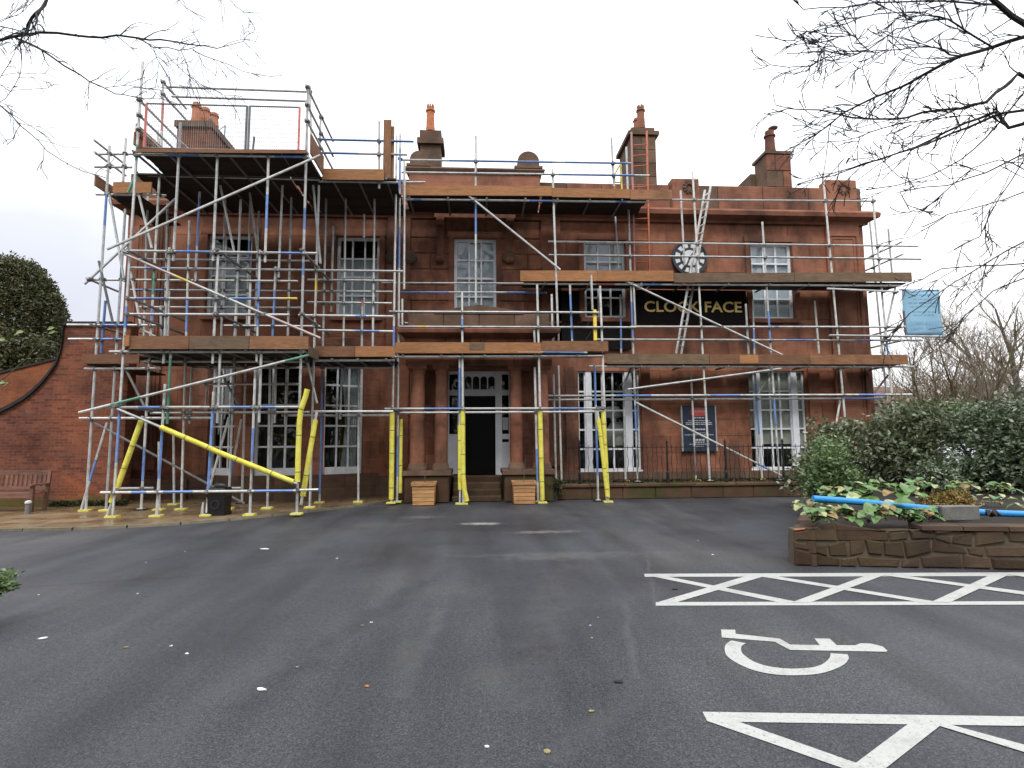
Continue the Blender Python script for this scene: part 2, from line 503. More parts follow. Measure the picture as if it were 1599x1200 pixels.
M['yew'] = leaf_mat('evergreen_leaf', (0.05, 0.062, 0.02), (0.09, 0.105, 0.032), (0.2, 0.2, 0.07))
M['shrub_dark'] = leaf_mat('dark_shrub_leaf', (0.065, 0.1, 0.045), (0.16, 0.22, 0.1), (0.52, 0.6, 0.44), 0.36)
M['shrub_grey'] = leaf_mat('grey_green_leaf', (0.11, 0.145, 0.06), (0.25, 0.31, 0.15), (0.6, 0.64, 0.46), 0.4)
M['shrub_green'] = leaf_mat('fresh_leaf', (0.08, 0.16, 0.05), (0.17, 0.29, 0.09), (0.42, 0.52, 0.25), 0.4)
M['yellowleaf'] = leaf_mat('autumn_leaf', (0.28, 0.12, 0.03), (0.36, 0.24, 0.05), (0.3, 0.32, 0.06))
M['bigleaf'] = plain('broad_leaf', (0.14, 0.28, 0.065), 0.4, 0.35, 14, pervar=0.35)
M['bigleaf2'] = plain('pale_broad_leaf', (0.46, 0.52, 0.22), 0.45, 0.3, 14, pervar=0.3)
M['sprig'] = plain('sprig_leaf', (0.3, 0.36, 0.12), 0.5, 0.2, 10)
M['paint'] = None
M['farroof'] = plain('brown_tiles', (0.2, 0.11, 0.07), 0.9, 0.25, 2)
M['farwall'] = plain('grey_render', (0.33, 0.3, 0.26), 0.9, 0.2, 1)
M['carwhite'] = plain('car_paint', (0.6, 0.65, 0.7), 0.25, 0.05, 2)
M['litter'] = plain('paper_scrap', (0.62, 0.64, 0.62), 0.8, 0.15, 20)
M['leafdead'] = plain('dead_leaf', (0.4, 0.33, 0.16), 0.8, 0.3, 20)
M['litterdark'] = plain('dark_scrap', (0.015, 0.015, 0.018), 0.6, 0.2, 20)
M['grass'] = plain('rough_grass', (0.06, 0.075, 0.025), 0.95, 0.4, 3, bump=0.6)

t = NT('window_glass')
t.t.nodes.remove(t.b)
tr = t.n("ShaderNodeBsdfTransparent"); tr.inputs['Color'].default_value = (0.82, 0.85, 0.85, 1)
gl = t.n("ShaderNodeBsdfGlossy"); gl.inputs['Roughness'].default_value = 0.02
fr = t.n("ShaderNodeFresnel"); fr.inputs['IOR'].default_value = 1.85
bp = t.n("ShaderNodeBump"); bp.inputs['Strength'].default_value = 0.04; bp.inputs['Distance'].default_value = 0.05
t.l(t.noise(2.5, 2), bp.inputs['Height']); t.l(bp.outputs[0], gl.inputs['Normal'])
ms = t.n("ShaderNodeMixShader")
gg = t.n("ShaderNodeNewGeometry")
t.l(t.math('MULTIPLY', fr.outputs[0], t.math('SUBTRACT', 1.0, gg.outputs['Backfacing'])), ms.inputs[0]); t.l(tr.outputs[0], ms.inputs[1]); t.l(gl.outputs[0], ms.inputs[2]); t.l(ms.outputs[0], t.o.inputs['Surface'])
M['glass'] = t.m

# damp asphalt
t = NT('damp_asphalt')
big = t.noise(0.28, 5, 0.6, t.pos((1, 0.75, 1), (2, 5, 0)))
fine = t.noise(70, 4, 0.85)
mid = t.noise(26, 5, 0.8)
trk = t.noise(1.0, 4, 0.55, t.pos((1.6, 0.16, 1), (1, 0, 0)))
cc = t.ramp(big, [(0.34, (0.042, 0.044, 0.050)), (0.52, (0.060, 0.062, 0.067)), (0.70, (0.094, 0.093, 0.091))])
cc = t.mix(0.55, cc, t.ramp(trk, [(0.36, 0.6), (0.6, 1.35)]), 'MULTIPLY')
cc = t.mix(0.8, cc, t.ramp(fine, [(0.38, 0.3), (0.5, 0.95), (0.62, 2.2)]), 'MULTIPLY')
cc = t.mix(0.8, cc, t.ramp(mid, [(0.36, 0.55), (0.64, 1.5)]), 'MULTIPLY')
def spot(px, py, rx, ry, col, amt):
    global cc
    g = G(px, py)
    v = t.pos((1.0 / rx, 1.0 / ry, 1), (-g.x / rx, -g.y / ry, 0))
    ln = t.n("ShaderNodeVectorMath", operation='LENGTH'); t.l(v, ln.inputs[0])
    k = t.math('SUBTRACT', t.math('ADD', 1.0, t.math('MULTIPLY', t.math('SUBTRACT', t.noise(5, 5, 0.65), 0.5), 2.4)), ln.outputs['Value'])
    k = t.math('MULTIPLY', t.ramp(k, [(0.05, 0.0), (0.75, 1.0)]), amt)
    cc = t.mix(k, cc, col)
spot(752, 818, 0.55, 0.22, (0.42, 0.42, 0.38), 0.85)
spot(850, 831, 0.75, 0.2, (0.26, 0.25, 0.22), 0.7)
spot(765, 1055, 0.2, 0.3, (0.11, 0.105, 0.09), 0.35)
spot(630, 1020, 0.14, 0.6, (0.11, 0.105, 0.09), 0.35)
spot(880, 868, 1.2, 0.4, (0.15, 0.15, 0.145), 0.5)
spot(660, 808, 0.6, 0.25, (0.2, 0.2, 0.2), 0.5)
def seam(pa, pb, wid, col, amt):
    global cc
    a, b = G(*pa), G(*pb); d = (b - a); ln = d.length; d.normalize()
    vx = t.n("ShaderNodeVectorMath", operation='DOT_PRODUCT'); vx.inputs[1].default_value = (d.x, d.y, 0)
    vy = t.n("ShaderNodeVectorMath", operation='DOT_PRODUCT'); vy.inputs[1].default_value = (-d.y, d.x, 0)
    pv = t.pos(); t.l(pv, vx.inputs[0]); t.l(pv, vy.inputs[0])
    u = t.math('SUBTRACT', vx.outputs['Value'], a.x * d.x + a.y * d.y); w_ = t.math('SUBTRACT', vy.outputs['Value'], -a.x * d.y + a.y * d.x)
    w_ = t.math('ADD', w_, t.math('MULTIPLY', t.math('SUBTRACT', t.noise(2.5, 4), 0.5), wid * 2.5))
    k1 = t.ramp(t.math('DIVIDE', t.math('ABSOLUTE', w_), wid), [(0.2, 1.0), (1.0, 0.0)])
    k2 = t.math('MULTIPLY', t.math('GREATER_THAN', u, 0.0), t.math('LESS_THAN', u, ln))
    k3 = t.ramp(t.noise(3.5, 5, 0.7), [(0.35, 0.15), (0.6, 1.0)])
    cc = t.mix(t.math('MULTIPLY', t.math('MULTIPLY', k1, k2), t.math('MULTIPLY', k3, amt)), cc, col)
seam((975, 935), (992, 1060), 0.05, (0.13, 0.13, 0.128), 0.5)
seam((1010, 862), (1024, 950), 0.03, (0.14, 0.14, 0.138), 0.5)
seam((0, 920), (300, 900), 0.05, (0.025, 0.026, 0.03), 0.7); seam((300, 900), (520, 872), 0.05, (0.025, 0.026, 0.03), 0.5)
seam((520, 1000), (680, 900), 0.22, (0.030, 0.032, 0.040), 0.55); seam((380, 1110), (520, 1000), 0.2, (0.030, 0.032, 0.040), 0.5)
seam((620, 1090), (690, 950), 0.1, (0.12, 0.118, 0.112), 0.45); seam((810, 1110), (880, 880), 0.3, (0.105, 0.104, 0.102), 0.4)
seam((690, 868), (1130, 862), 0.16, (0.13, 0.13, 0.13), 0.4); seam((1010, 1015), (1160, 1012), 0.03, (0.12, 0.12, 0.12), 0.5)
seam((860, 1190), (1010, 1060), 0.14, (0.1, 0.1, 0.098), 0.4); seam((200, 1190), (420, 1030), 0.2, (0.1, 0.1, 0.1), 0.4)
t.col(t.mix(1.0, cc, (0.68, 0.685, 0.70), 'MULTIPLY'))
t.rough(t.ramp(t.noise(0.55, 5, 0.6, t.pos((1, 0.8, 1), (7, 3, 0))), [(0.38, 0.42), (0.62, 0.8)]))
t.b.inputs['Specular IOR Level'].default_value = 0.4
t.bump(t.math('ADD', t.noise(110, 3, 0.7), t.math('MULTIPLY', t.noise(22, 3), 0.6)), 0.55, 0.012)
M['asphalt'] = t.m
# wet flagstones
t = NT('wet_flagstones')
b = t.n("ShaderNodeTexBrick"); b.inputs['Scale'].default_value = 1.0
b.inputs['Brick Width'].default_value = 0.9; b.inputs['Row Height'].default_value = 0.6; b.inputs['Mortar Size'].default_value = 0.012
b.inputs['Color1'].default_value = (0.34, 0.235, 0.13, 1); b.inputs['Color2'].default_value = (0.24, 0.16, 0.085, 1); b.inputs['Mortar'].default_value = (0.07, 0.06, 0.03, 1)
t.l(t.pos(), b.inputs['Vector'])
cc = t.mix(0.8, b.outputs['Color'], t.ramp(t.noise(1.6, 6, 0.65), [(0.3, (0.5, 0.45, 0.4)), (0.55, (1, 1, 1)), (0.75, (1.5, 1.4, 1.1))]), 'MULTIPLY')
cc = t.mix(t.ramp(t.noise(2.1, 5, 0.6, t.pos((1, 1, 1), (3, 3, 0))), [(0.55, 0.0), (0.7, 0.6)]), cc, (0.08, 0.085, 0.02))
t.col(t.mix(1.0, cc, (0.68, 0.68, 0.68), 'MULTIPLY'))
t.rough(t.ramp(t.noise(1.1, 4), [(0.4, 0.2), (0.65, 0.6)]))
t.bump(t.noise(16, 4), 0.25, 0.01)
M['flags'] = t.m
# road paint
t = NT('white_road_paint')
f = t.noise(40, 4, 0.7)
cc = t.ramp(f, [(0.3, (0.62, 0.63, 0.6)), (0.5, (0.72, 0.73, 0.70)), (0.7, (0.78, 0.78, 0.75))])
cc = t.mix(t.ramp(t.noise(2.6, 6, 0.75), [(0.5, 0.0), (0.7, 0.5)]), cc, (0.34, 0.33, 0.30))
cc = t.mix(t.ramp(t.noise(55, 3, 0.8), [(0.6, 0.0), (0.68, 0.85)]), cc, (0.12, 0.12, 0.12))
t.col(t.mix(1.0, cc, (0.56, 0.56, 0.545), 'MULTIPLY')); t.rough(0.7); t.bump(t.noise(110, 3), 0.12, 0.01)
M['paint'] = t.m

# ================================================================== the setting: ground
YF = 17.5                      # plane of the house front
rng = random.Random(7)
g_ = MB().face([(-400, -300, -0.05), (400, -300, -0.05), (400, 700, -0.05), (-400, 700, -0.05)]).build('ground', M['grass'])
tag(g_, kind='structure')
cp = MB().face([(-40, -18, 0), (40, -18, 0), (40, 19, 0), (-40, 19, 0)]).build('car_park', M['asphalt'])
tag(cp, kind='structure')
# left pavement of wet flagstones with a curved kerb
edge = [(-260, 832), (-120, 831), (0, 829), (100, 828), (200, 824), (300, 818), (400, 809), (500, 798), (560, 791), (605, 784), (628, 779)]
ep = [G(a, b) for a, b in edge]
fine_e = []
for i in range(len(ep) - 1):
    for k in range(4):
        fine_e.append(ep[i].lerp(ep[i + 1], k / 4))
fine_e.append(ep[-1])
PZ = 0.045
pm = MB().prism([(p.x, p.y) for p in fine_e] + [(fine_e[-1].x, 17.6), (fine_e[0].x, 17.6)], -0.02, PZ, axis='z').build('pavement', M['flags'])
tag(pm, kind='structure')
acc = 0.0; st = fine_e[0]
M['kerb'] = plain('kerb_stone', (0.27, 0.23, 0.15), 0.6, 0.3, 5, pervar=0.2)
i = 0
dist = [0]
for a, b in zip(fine_e, fine_e[1:]): dist.append(dist[-1] + (b - a).length)
def along(s):
    for i in range(len(dist) - 1):
        if dist[i + 1] >= s:
            return fine_e[i].lerp(fine_e[i + 1], (s - dist[i]) / max(1e-6, dist[i + 1] - dist[i]))
    return fine_e[-1]
s0 = 0.0
while s0 < dist[-1] - 0.3:
    a, b = along(s0 + 0.008), along(min(dist[-1], s0 + 0.9) - 0.008)
    d = (b - a).normalized(); nrm = Vector((d.y, -d.x, 0))
    h = PZ + 0.006 + rng.uniform(0, 0.006)
    MB().hexa([a + nrm * 0.11 + Vector((0, 0, -0.02)), b + nrm * 0.11 + Vector((0, 0, -0.02)), b - nrm * 0.004 + Vector((0, 0, -0.02)), a - nrm * 0.004 + Vector((0, 0, -0.02)),
               a + nrm * 0.10 + Vector((0, 0, h)), b + nrm * 0.10 + Vector((0, 0, h)), b - nrm * 0.004 + Vector((0, 0, h)), a - nrm * 0.004 + Vector((0, 0, h))]).build('kerb_stone', M['kerb'], pm)
    s0 += 0.9

# ------------------------------------------------------------------ painted bay markings
def Z2(u, v): return (960 + u * 0.4, 860 + v * 0.4)
def paint(polys, name, parent, z):
    for k, poly in enumerate(polys):
        b = MB(); zz = z + 0.0006 * k
        pts = [G(*Z2(*p)) for p in poly]
        b.face([(p.x, p.y, zz) for p in pts]).build(name, M['paint'], parent)
hm = thing('hatched_bay_marking', (G(1100, 920).x, G(1100, 920).y, 0), 'white criss-cross hatching painted on asphalt before the stone planter', 'road marking')
paint([[(115, 92), (2000, 85), (2000, 100), (117, 104)],
       [(160, 203), (2000, 199), (2000, 212), (160, 217)],
       [(119, 97), (185, 99), (722, 204), (655, 207)],
       [(160, 206), (228, 208), (588, 101), (520, 99)],
       [(555, 101), (628, 102), (1262, 203), (1190, 204)],
       [(690, 205), (762, 206), (1052, 98), (985, 98)],
       [(1045, 98), (1112, 98), (1880, 200), (1800, 204)],
       [(1235, 204), (1310, 205), (1545, 94), (1475, 94)],
       [(1525, 95), (1590, 95), (2000, 150), (2000, 164)],
       [(1810, 203), (1885, 203), (2050, 92), (1985, 92)]], 'painted_line', hm, 0.004)
hm2 = thing('hatched_bay_marking', (G(1200, 1150).x, G(1200, 1150).y, 0), 'broad white zigzag hatching painted on asphalt nearest the viewer', 'road marking')
paint([[(342, 632), (2000, 656), (2000, 693), (362, 670)],
       [(360, 668), (472, 667), (1010, 856), (1180, 920), (1030, 925), (890, 853)],
       [(940, 834), (1152, 675), (1282, 678), (1060, 852), (1000, 905), (880, 880)],
       [(1235, 678), (1295, 679), (2000, 872), (2000, 915)],
       [(880, 920), (2000, 935), (2000, 985), (880, 970)]], 'painted_line', hm2, 0.004)
sy = thing('wheelchair_symbol', (G(1260, 1010).x, G(1260, 1010).y, 0), 'white wheelchair symbol painted on its side in the parking bay', 'road marking')
paint([[(415, 310), (470, 311), (472, 327), (620, 343), (645, 346), (685, 369), (800, 371), (780, 345), (840, 346), (866, 371), (938, 372), (960, 364), (1000, 365), (1045, 376), (1065, 393), (1060, 397), (685, 390), (650, 372), (625, 358), (418, 341)]],
      'rider', sy, 0.004)
wo_ = [(455, 353), (436, 366), (429, 385), (440, 415), (490, 448), (560, 474), (650, 488), (760, 487), (830, 475), (890, 450), (913, 425), (908, 407)]
wi_ = [(512, 364), (498, 372), (493, 384), (500, 405), (540, 434), (600, 454), (680, 463), (745, 461), (785, 455), (815, 443), (838, 422), (843, 403)]
def smooth_line(p, m=5):
    out = []
    for i in range(len(p) - 1):
        a, b, c, d = p[max(0, i - 1)], p[i], p[i + 1], p[min(len(p) - 1, i + 2)]
        for k in range(m):
            t_ = k / m
            out.append(tuple(0.5 * (2 * b[j] + (c[j] - a[j]) * t_ + (2 * a[j] - 5 * b[j] + 4 * c[j] - d[j]) * t_ ** 2 + (-a[j] + 3 * b[j] - 3 * c[j] + d[j]) * t_ ** 3) for j in (0, 1)))
    return out + [p[-1]]
wo_, wi_ = smooth_line(wo_), smooth_line(wi_)
wb = MB()
for k in range(len(wo_) - 1):
    q = [G(*Z2(*p)) for p in (wo_[k], wo_[k + 1], wi_[k + 1], wi_[k])]
    wb.face([(p.x, p.y, 0.004) for p in q])
wb.build('wheel_arc', M['paint'], sy)

# ================================================================== the house
HX0 = W(197, 400, YF).x; HX1 = W(1350, 400, YF).x
house = thing('country_house', ((HX0 + HX1) / 2, YF, 0), 'two-storey red sandstone house with pillared porch and four chimneys', 'house')
ZS_U, ZH_U = W(745, 496, YF).z, W(745, 373, YF).z       # upper sill and head
ZS_G, ZH_G = W(950, 734, YF).z, 3.78
ZC0 = 8.55; ZC1 = 8.95; ZP = W(1150, 290, 17.4).z
UP = [RECT(323, 373, 393, 496, YF), RECT(525, 373, 592, 496, YF), RECT(709, 374, 775, 496, YF), RECT(912, 375, 977, 497, YF), RECT(1173, 376, 1238, 498, YF)]
GR = [RECT(904, 583, 1000, 735, YF), RECT(1172, 583, 1260, 730, YF)]
DOOR = RECT(699, 578, 797, 741, YF)
DZ0 = 0.64; DZ1 = 3.78
BX0 = W(376, 650, 16.5).x; BX1 = W(486, 650, 16.5).x; BYF = 16.5; BDX = 1.73
opens = [(a, b, ZS_U, ZH_U) for a, b, c, d in UP] + [(a, b, ZS_G, ZH_G) for a, b, c, d in GR] + [(DOOR[0], DOOR[1], DZ0, DZ1), (BX0 - BDX + 0.15, BX1 + BDX - 0.15, 0.0, 4.2)]
bands = [0.0, 0.64, ZS_G, ZH_G, 4.2, ZS_U, ZH_U, ZC0]
courses = []
for a, b in zip(bands, bands[1:]):
    n = max(1, round((b - a) / 0.5))
    for k in range(n): courses.append((a + (b - a) * k / n, a + (b - a) * (k + 1) / n))
# mortar backing of the wall, cut round the openings
def spans(z0, z1, x0, x1):
    cut = sorted([(o[0], o[1]) for o in opens if o[2] < (z0 + z1) / 2 < o[3]])
    out = []; x = x0
    for a, b in cut:
        if a > x: out.append((x, min(a, x1)))
        x = max(x, b)
    if x < x1: out.append((x, x1))
    return out
bk = MB()
for a, b in zip(bands, bands[1:]):
    for x0, x1 in spans(a, b, HX0 + 0.02, HX1 - 0.02):
        bk.box(x0 + 0.012, x1 - 0.012, YF + 0.014, YF + 0.35, a, b)
bk.build('wall_core', M['mortar'], house)
blocks = []
for ci, (z0, z1) in enumerate(courses):
    for x0, x1 in spans(z0, z1, HX0, HX1):
        x = x0
        first = True
        while x < x1 - 1e-4:
            wdt = rng.uniform(0.85, 1.8)
            if first and ci % 2: wdt *= 0.55
            first = False
            if x1 - (x + wdt) < 0.4: wdt = x1 - x
            blocks.append((x, min(x1, x + wdt), z0, z1)); x += wdt
def vis(bk_):
    x0, x1, z0, z1 = bk_
    m = 1.0
    cx = (x0 + x1) / 2
    if z0 < 0.3: m = 0.3
    if W(612, 500, YF).x < cx < W(1360, 500, YF).x: m *= 1.6
    return (x1 - x0) * (z1 - z0) * m
blocks.sort(key=vis, reverse=True)
rest = MB()
for k, (x0, x1, z0, z1) in enumerate(blocks):
    j = 0.0035
    pr = rng.uniform(0.0, 0.008)
    plx = 0.05 if z1 < 0.7 else 0.0
    mat_i = M['stone_dark'] if z1 < 0.7 else M['stone']
    ch = 0.006
    if W(612, 430, YF).x < (x0 + x1) / 2 < W(705, 430, YF).x or W(780, 430, YF).x < (x0 + x1) / 2 < W(860, 430, YF).x:
        if ZS_U < z1: ch = 0.035; pr += 0.02
    if k < 290:
        MB().block(x0 + j, x1 - j, YF - pr - plx, YF + 0.06, z0 + j, z1 - j, ch).build('stone_block', mat_i, house)
    else:
        rest.block(x0 + j, x1 - j, YF - pr - plx, YF + 0.06, z0 + j, z1 - j, ch)
ro = rest.build('stone_blockwork', M['stone'], house); ro['kind'] = 'stuff'
# sides, back, roof, dark rooms
sb = MB()
sb.box(HX0 + 0.01, HX0 + 0.4, YF + 0.37, 27, 0, ZC0 + 0.1).build('side_wall', M['brick'], house)
MB().box(HX1 - 0.4, HX1 - 0.01, YF + 0.37, 27, 0, ZC0 + 0.1).build('side_wall', M['stone'], house)
MB().box(HX0 + 0.41, HX1 - 0.41, 26.6, 26.99, 0, ZC0 + 0.1).build('back_wall', M['brick'], house)
rf = MB()
rf.hexa([(HX0 + 0.5, YF + 0.6, 8.7), (HX1 - 0.5, YF + 0.6, 8.7), (HX1 - 0.5, 26.5, 8.7), (HX0 + 0.5, 26.5, 8.7),
         (HX0 + 4, 21.5, 9.2), (HX1 - 4, 21.5, 9.2), (HX1 - 4, 22.5, 9.2), (HX0 + 4, 22.5, 9.2)])
roof = rf.build('roof', M['slate'], house)
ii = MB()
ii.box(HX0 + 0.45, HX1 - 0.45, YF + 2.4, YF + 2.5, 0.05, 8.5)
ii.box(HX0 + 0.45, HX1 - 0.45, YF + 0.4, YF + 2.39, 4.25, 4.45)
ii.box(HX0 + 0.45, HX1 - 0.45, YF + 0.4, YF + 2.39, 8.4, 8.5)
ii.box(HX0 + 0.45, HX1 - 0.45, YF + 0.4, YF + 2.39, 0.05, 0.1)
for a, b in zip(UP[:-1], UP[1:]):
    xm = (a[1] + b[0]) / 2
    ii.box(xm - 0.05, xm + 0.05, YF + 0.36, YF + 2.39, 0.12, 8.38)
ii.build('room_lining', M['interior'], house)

# cornice, frieze, parapet
co = MB()
prof = [(0.0, ZC0), (-0.08, ZC0), (-0.1, ZC0 + 0.08), (-0.3, ZC0 + 0.16), (-0.34, ZC0 + 0.17), (-0.36, ZC0 + 0.3), (-0.30, ZC1 - 0.02), (-0.05, ZC1), (0.3, ZC1), (0.3, ZC0)]
n0 = len(co.v)
xl, xr = HX0 - 0.02, HX1 + 0.02
def corn(b, x0, x1, y, prof, over):
    k = len(prof); n0 = len(b.v)
    b.v += [(x0 + over * min(0, p[0]), y + p[0], p[1]) for p in prof] + [(x1 - over * min(0, p[0]), y + p[0], p[1]) for p in prof]
    b.f.append(tuple(range(n0, n0 + k))); b.m.append(0)
    b.f.append(tuple(reversed(range(n0 + k, n0 + 2 * k)))); b.m.append(0)
    for i in range(k):
        j = (i + 1) % k
        b.f.append((n0 + j, n0 + i, n0 + k + i, n0 + k + j)); b.m.append(0)
    return b
corn(co, xl, xr, YF - 0.02, prof, 1.0).build('cornice', M['stone_trim'], house)
# parapet in long stones, corner and middle blocks
x = HX0 + 0.02
while x < HX1 - 0.05:
    x2 = min(HX1 - 0.02, x + rng.uniform(1.0, 1.6))
    if HX1 - x2 < 0.5: x2 = HX1 - 0.02
    MB().block(x + 0.005, x2 - 0.005, YF - 0.06, YF + 0.25, ZC1 + 0.002, ZP, 0.02).build('parapet_stone', M['stone_dark'] if rng.random() < 0.45 else M['stone_trim'], house)
    x = x2
def pier(px0, px1, py, name, m='stone_trim'):
    a, b, c, d = RECT(px0, py, px1, 315, YF - 0.12)
    o = MB().block(a, b, YF - 0.13, YF + 0.32, ZC1 + 0.004, d, 0.03).build(name, M[m], house)
    return a, b, d, o
a, b, d, o = pier(1050, 1092, 279, 'parapet_block')
wv = MB()
cx, cz = (a + b) / 2 + 0.1, d - 0.3
for k in range(10):   # carved wreath on the block
    an = k * 0.63
    p = Vector((cx + math.cos(an) * 0.15, YF - 0.14, cz + math.sin(an) * 0.15))
    wv.cbox(p, Vector((math.cos(an) * 0.06, 0, math.sin(an) * 0.06)), Vector((0, 0.03, 0)), Vector((-math.sin(an) * 0.035, 0, math.cos(an) * 0.035)))
wv.build('carved_wreath', M['stone_dark'], o)
a, b, d, o = pier(1292, 1338, 281, 'parapet_block')
wv = MB(); cx, cz = (a + b) / 2 + 0.05, d - 0.3
for k in range(10):
    an = k * 0.63
    p = Vector((cx + math.cos(an) * 0.16, YF - 0.14, cz + math.sin(an) * 0.16))
    wv.cbox(p, Vector((math.cos(an) * 0.06, 0, math.sin(an) * 0.06)), Vector((0, 0.03, 0)), Vector((-math.sin(an) * 0.035, 0, math.cos(an) * 0.035)))
wv.build('carved_wreath', M['stone_dark'], o)
# raised middle of the parapet with two round-headed blocks
a, b, c, d = RECT(636, 264, 846, 300, YF - 0.2)
cpz = MB(); corn(cpz, a, b, YF - 0.2, [(0, d - 0.16), (-0.06, d - 0.13), (-0.1, d - 0.05), (-0.08, d), (0.5, d + 0.02), (0.5, d - 0.16)], 1.0)
MB().block(a + 0.05, b - 0.05, YF - 0.19, YF + 0.28, ZC1 + 0.006, d - 0.161, 0.03).build('middle_parapet', M['stone_trim'], house)
cpz.build('parapet_coping', M['stone_dark'], house)
for px0, px1, py in ((640, 668, 236), (808, 842, 237)):
    e, f, g, h = RECT(px0, py, px1, 270, YF - 0.22)
    r = (f - e) / 2; cx = (e + f) / 2; zc = h - r
    poly = [(e, d + 0.02), (f, d + 0.02)] + [(cx + r * math.cos(k * math.pi / 14), zc + r * math.sin(k * math.pi / 14)) for k in range(15)]
    ak = MB().prism(poly, YF - 0.24, YF + 0.2).build('round_headed_block', M['stone_dark'], house)
    pl = MB().box(e - 0.1, f + 0.1, YF - 0.29, YF + 0.25, d + 0.022, d + 0.1).build('block_plinth', M['stone_dark'], ak)

# pilasters with sunk panels at the corners
def pilaster(px0, px1, panel=True):
    a, b, c, d = RECT(px0, 330, px1, 560, YF - 0.1)
    o = MB().box(a, b, YF - 0.1, YF - 0.03, 0.9, ZC0 - 0.002).build('pilaster', M['stone_trim'], house)
    if panel:
        for (z0, z1) in ((1.2, 4.3), (4.7, ZC0 - 0.25)):
            f = MB()
            for q in (0.10, 0.2):
                t_ = 0.035
                yy = YF - 0.1 - (0.03 if q < 0.15 else 0.018)
                f.box(a + q, b - q, yy, YF - 0.1015, z0 + q, z0 + q + t_); f.box(a + q, b - q, yy, YF - 0.1015, z1 - q - t_, z1 - q)
                f.box(a + q, a + q + t_, yy, YF - 0.1015, z0 + q + t_ + 0.001, z1 - q - t_ - 0.001); f.box(b - q - t_, b - q, yy, YF - 0.1015, z0 + q + t_ + 0.001, z1 - q - t_ - 0.001)
            f.build('pilaster_panel', M['stone_trim'], o)
pilaster(206, 256); pilaster(1295, 1347); pilaster(604, 640, False); pilaster(846, 876, False)
for pa_, pb_ in ((1003, 1017), (1266, 1284), (884, 898)):
    a, b, c, d = RECT(pa_, 600, pb_, 700, YF - 0.1)
    MB().box(a, b, YF - 0.09, YF - 0.03, 0.705, 3.9).build('window_pilaster', M['stone_trim'], house)
# base of the wall
MB().box(HX0 - 0.04, BX0 - BDX - 0.05, YF - 0.16, YF - 0.06, 0.0, 0.62).build('plinth', M['stone_dark'], house)
MB().box(BX1 + BDX + 0.05, W(632, 700, YF).x, YF - 0.16, YF - 0.06, 0.0, 0.62).build('plinth', M['stone_dark'], house)
MB().box(W(868, 700, YF).x, HX1 + 0.04, YF - 0.16, YF - 0.06, 0.0, 0.7).build('plinth', M['stone_dark'], house)
# round bosses beside the middle pilasters
for px in (613, 640, 795):
    p = W(px, 402, YF - 0.12)
    MB().path([(p.x, YF - 0.02, p.z), (p.x, YF - 0.14, p.z), (p.x, YF - 0.17, p.z)], [0.2, 0.2, 0.13], 18).build('round_boss', M['stone_dark'], house)

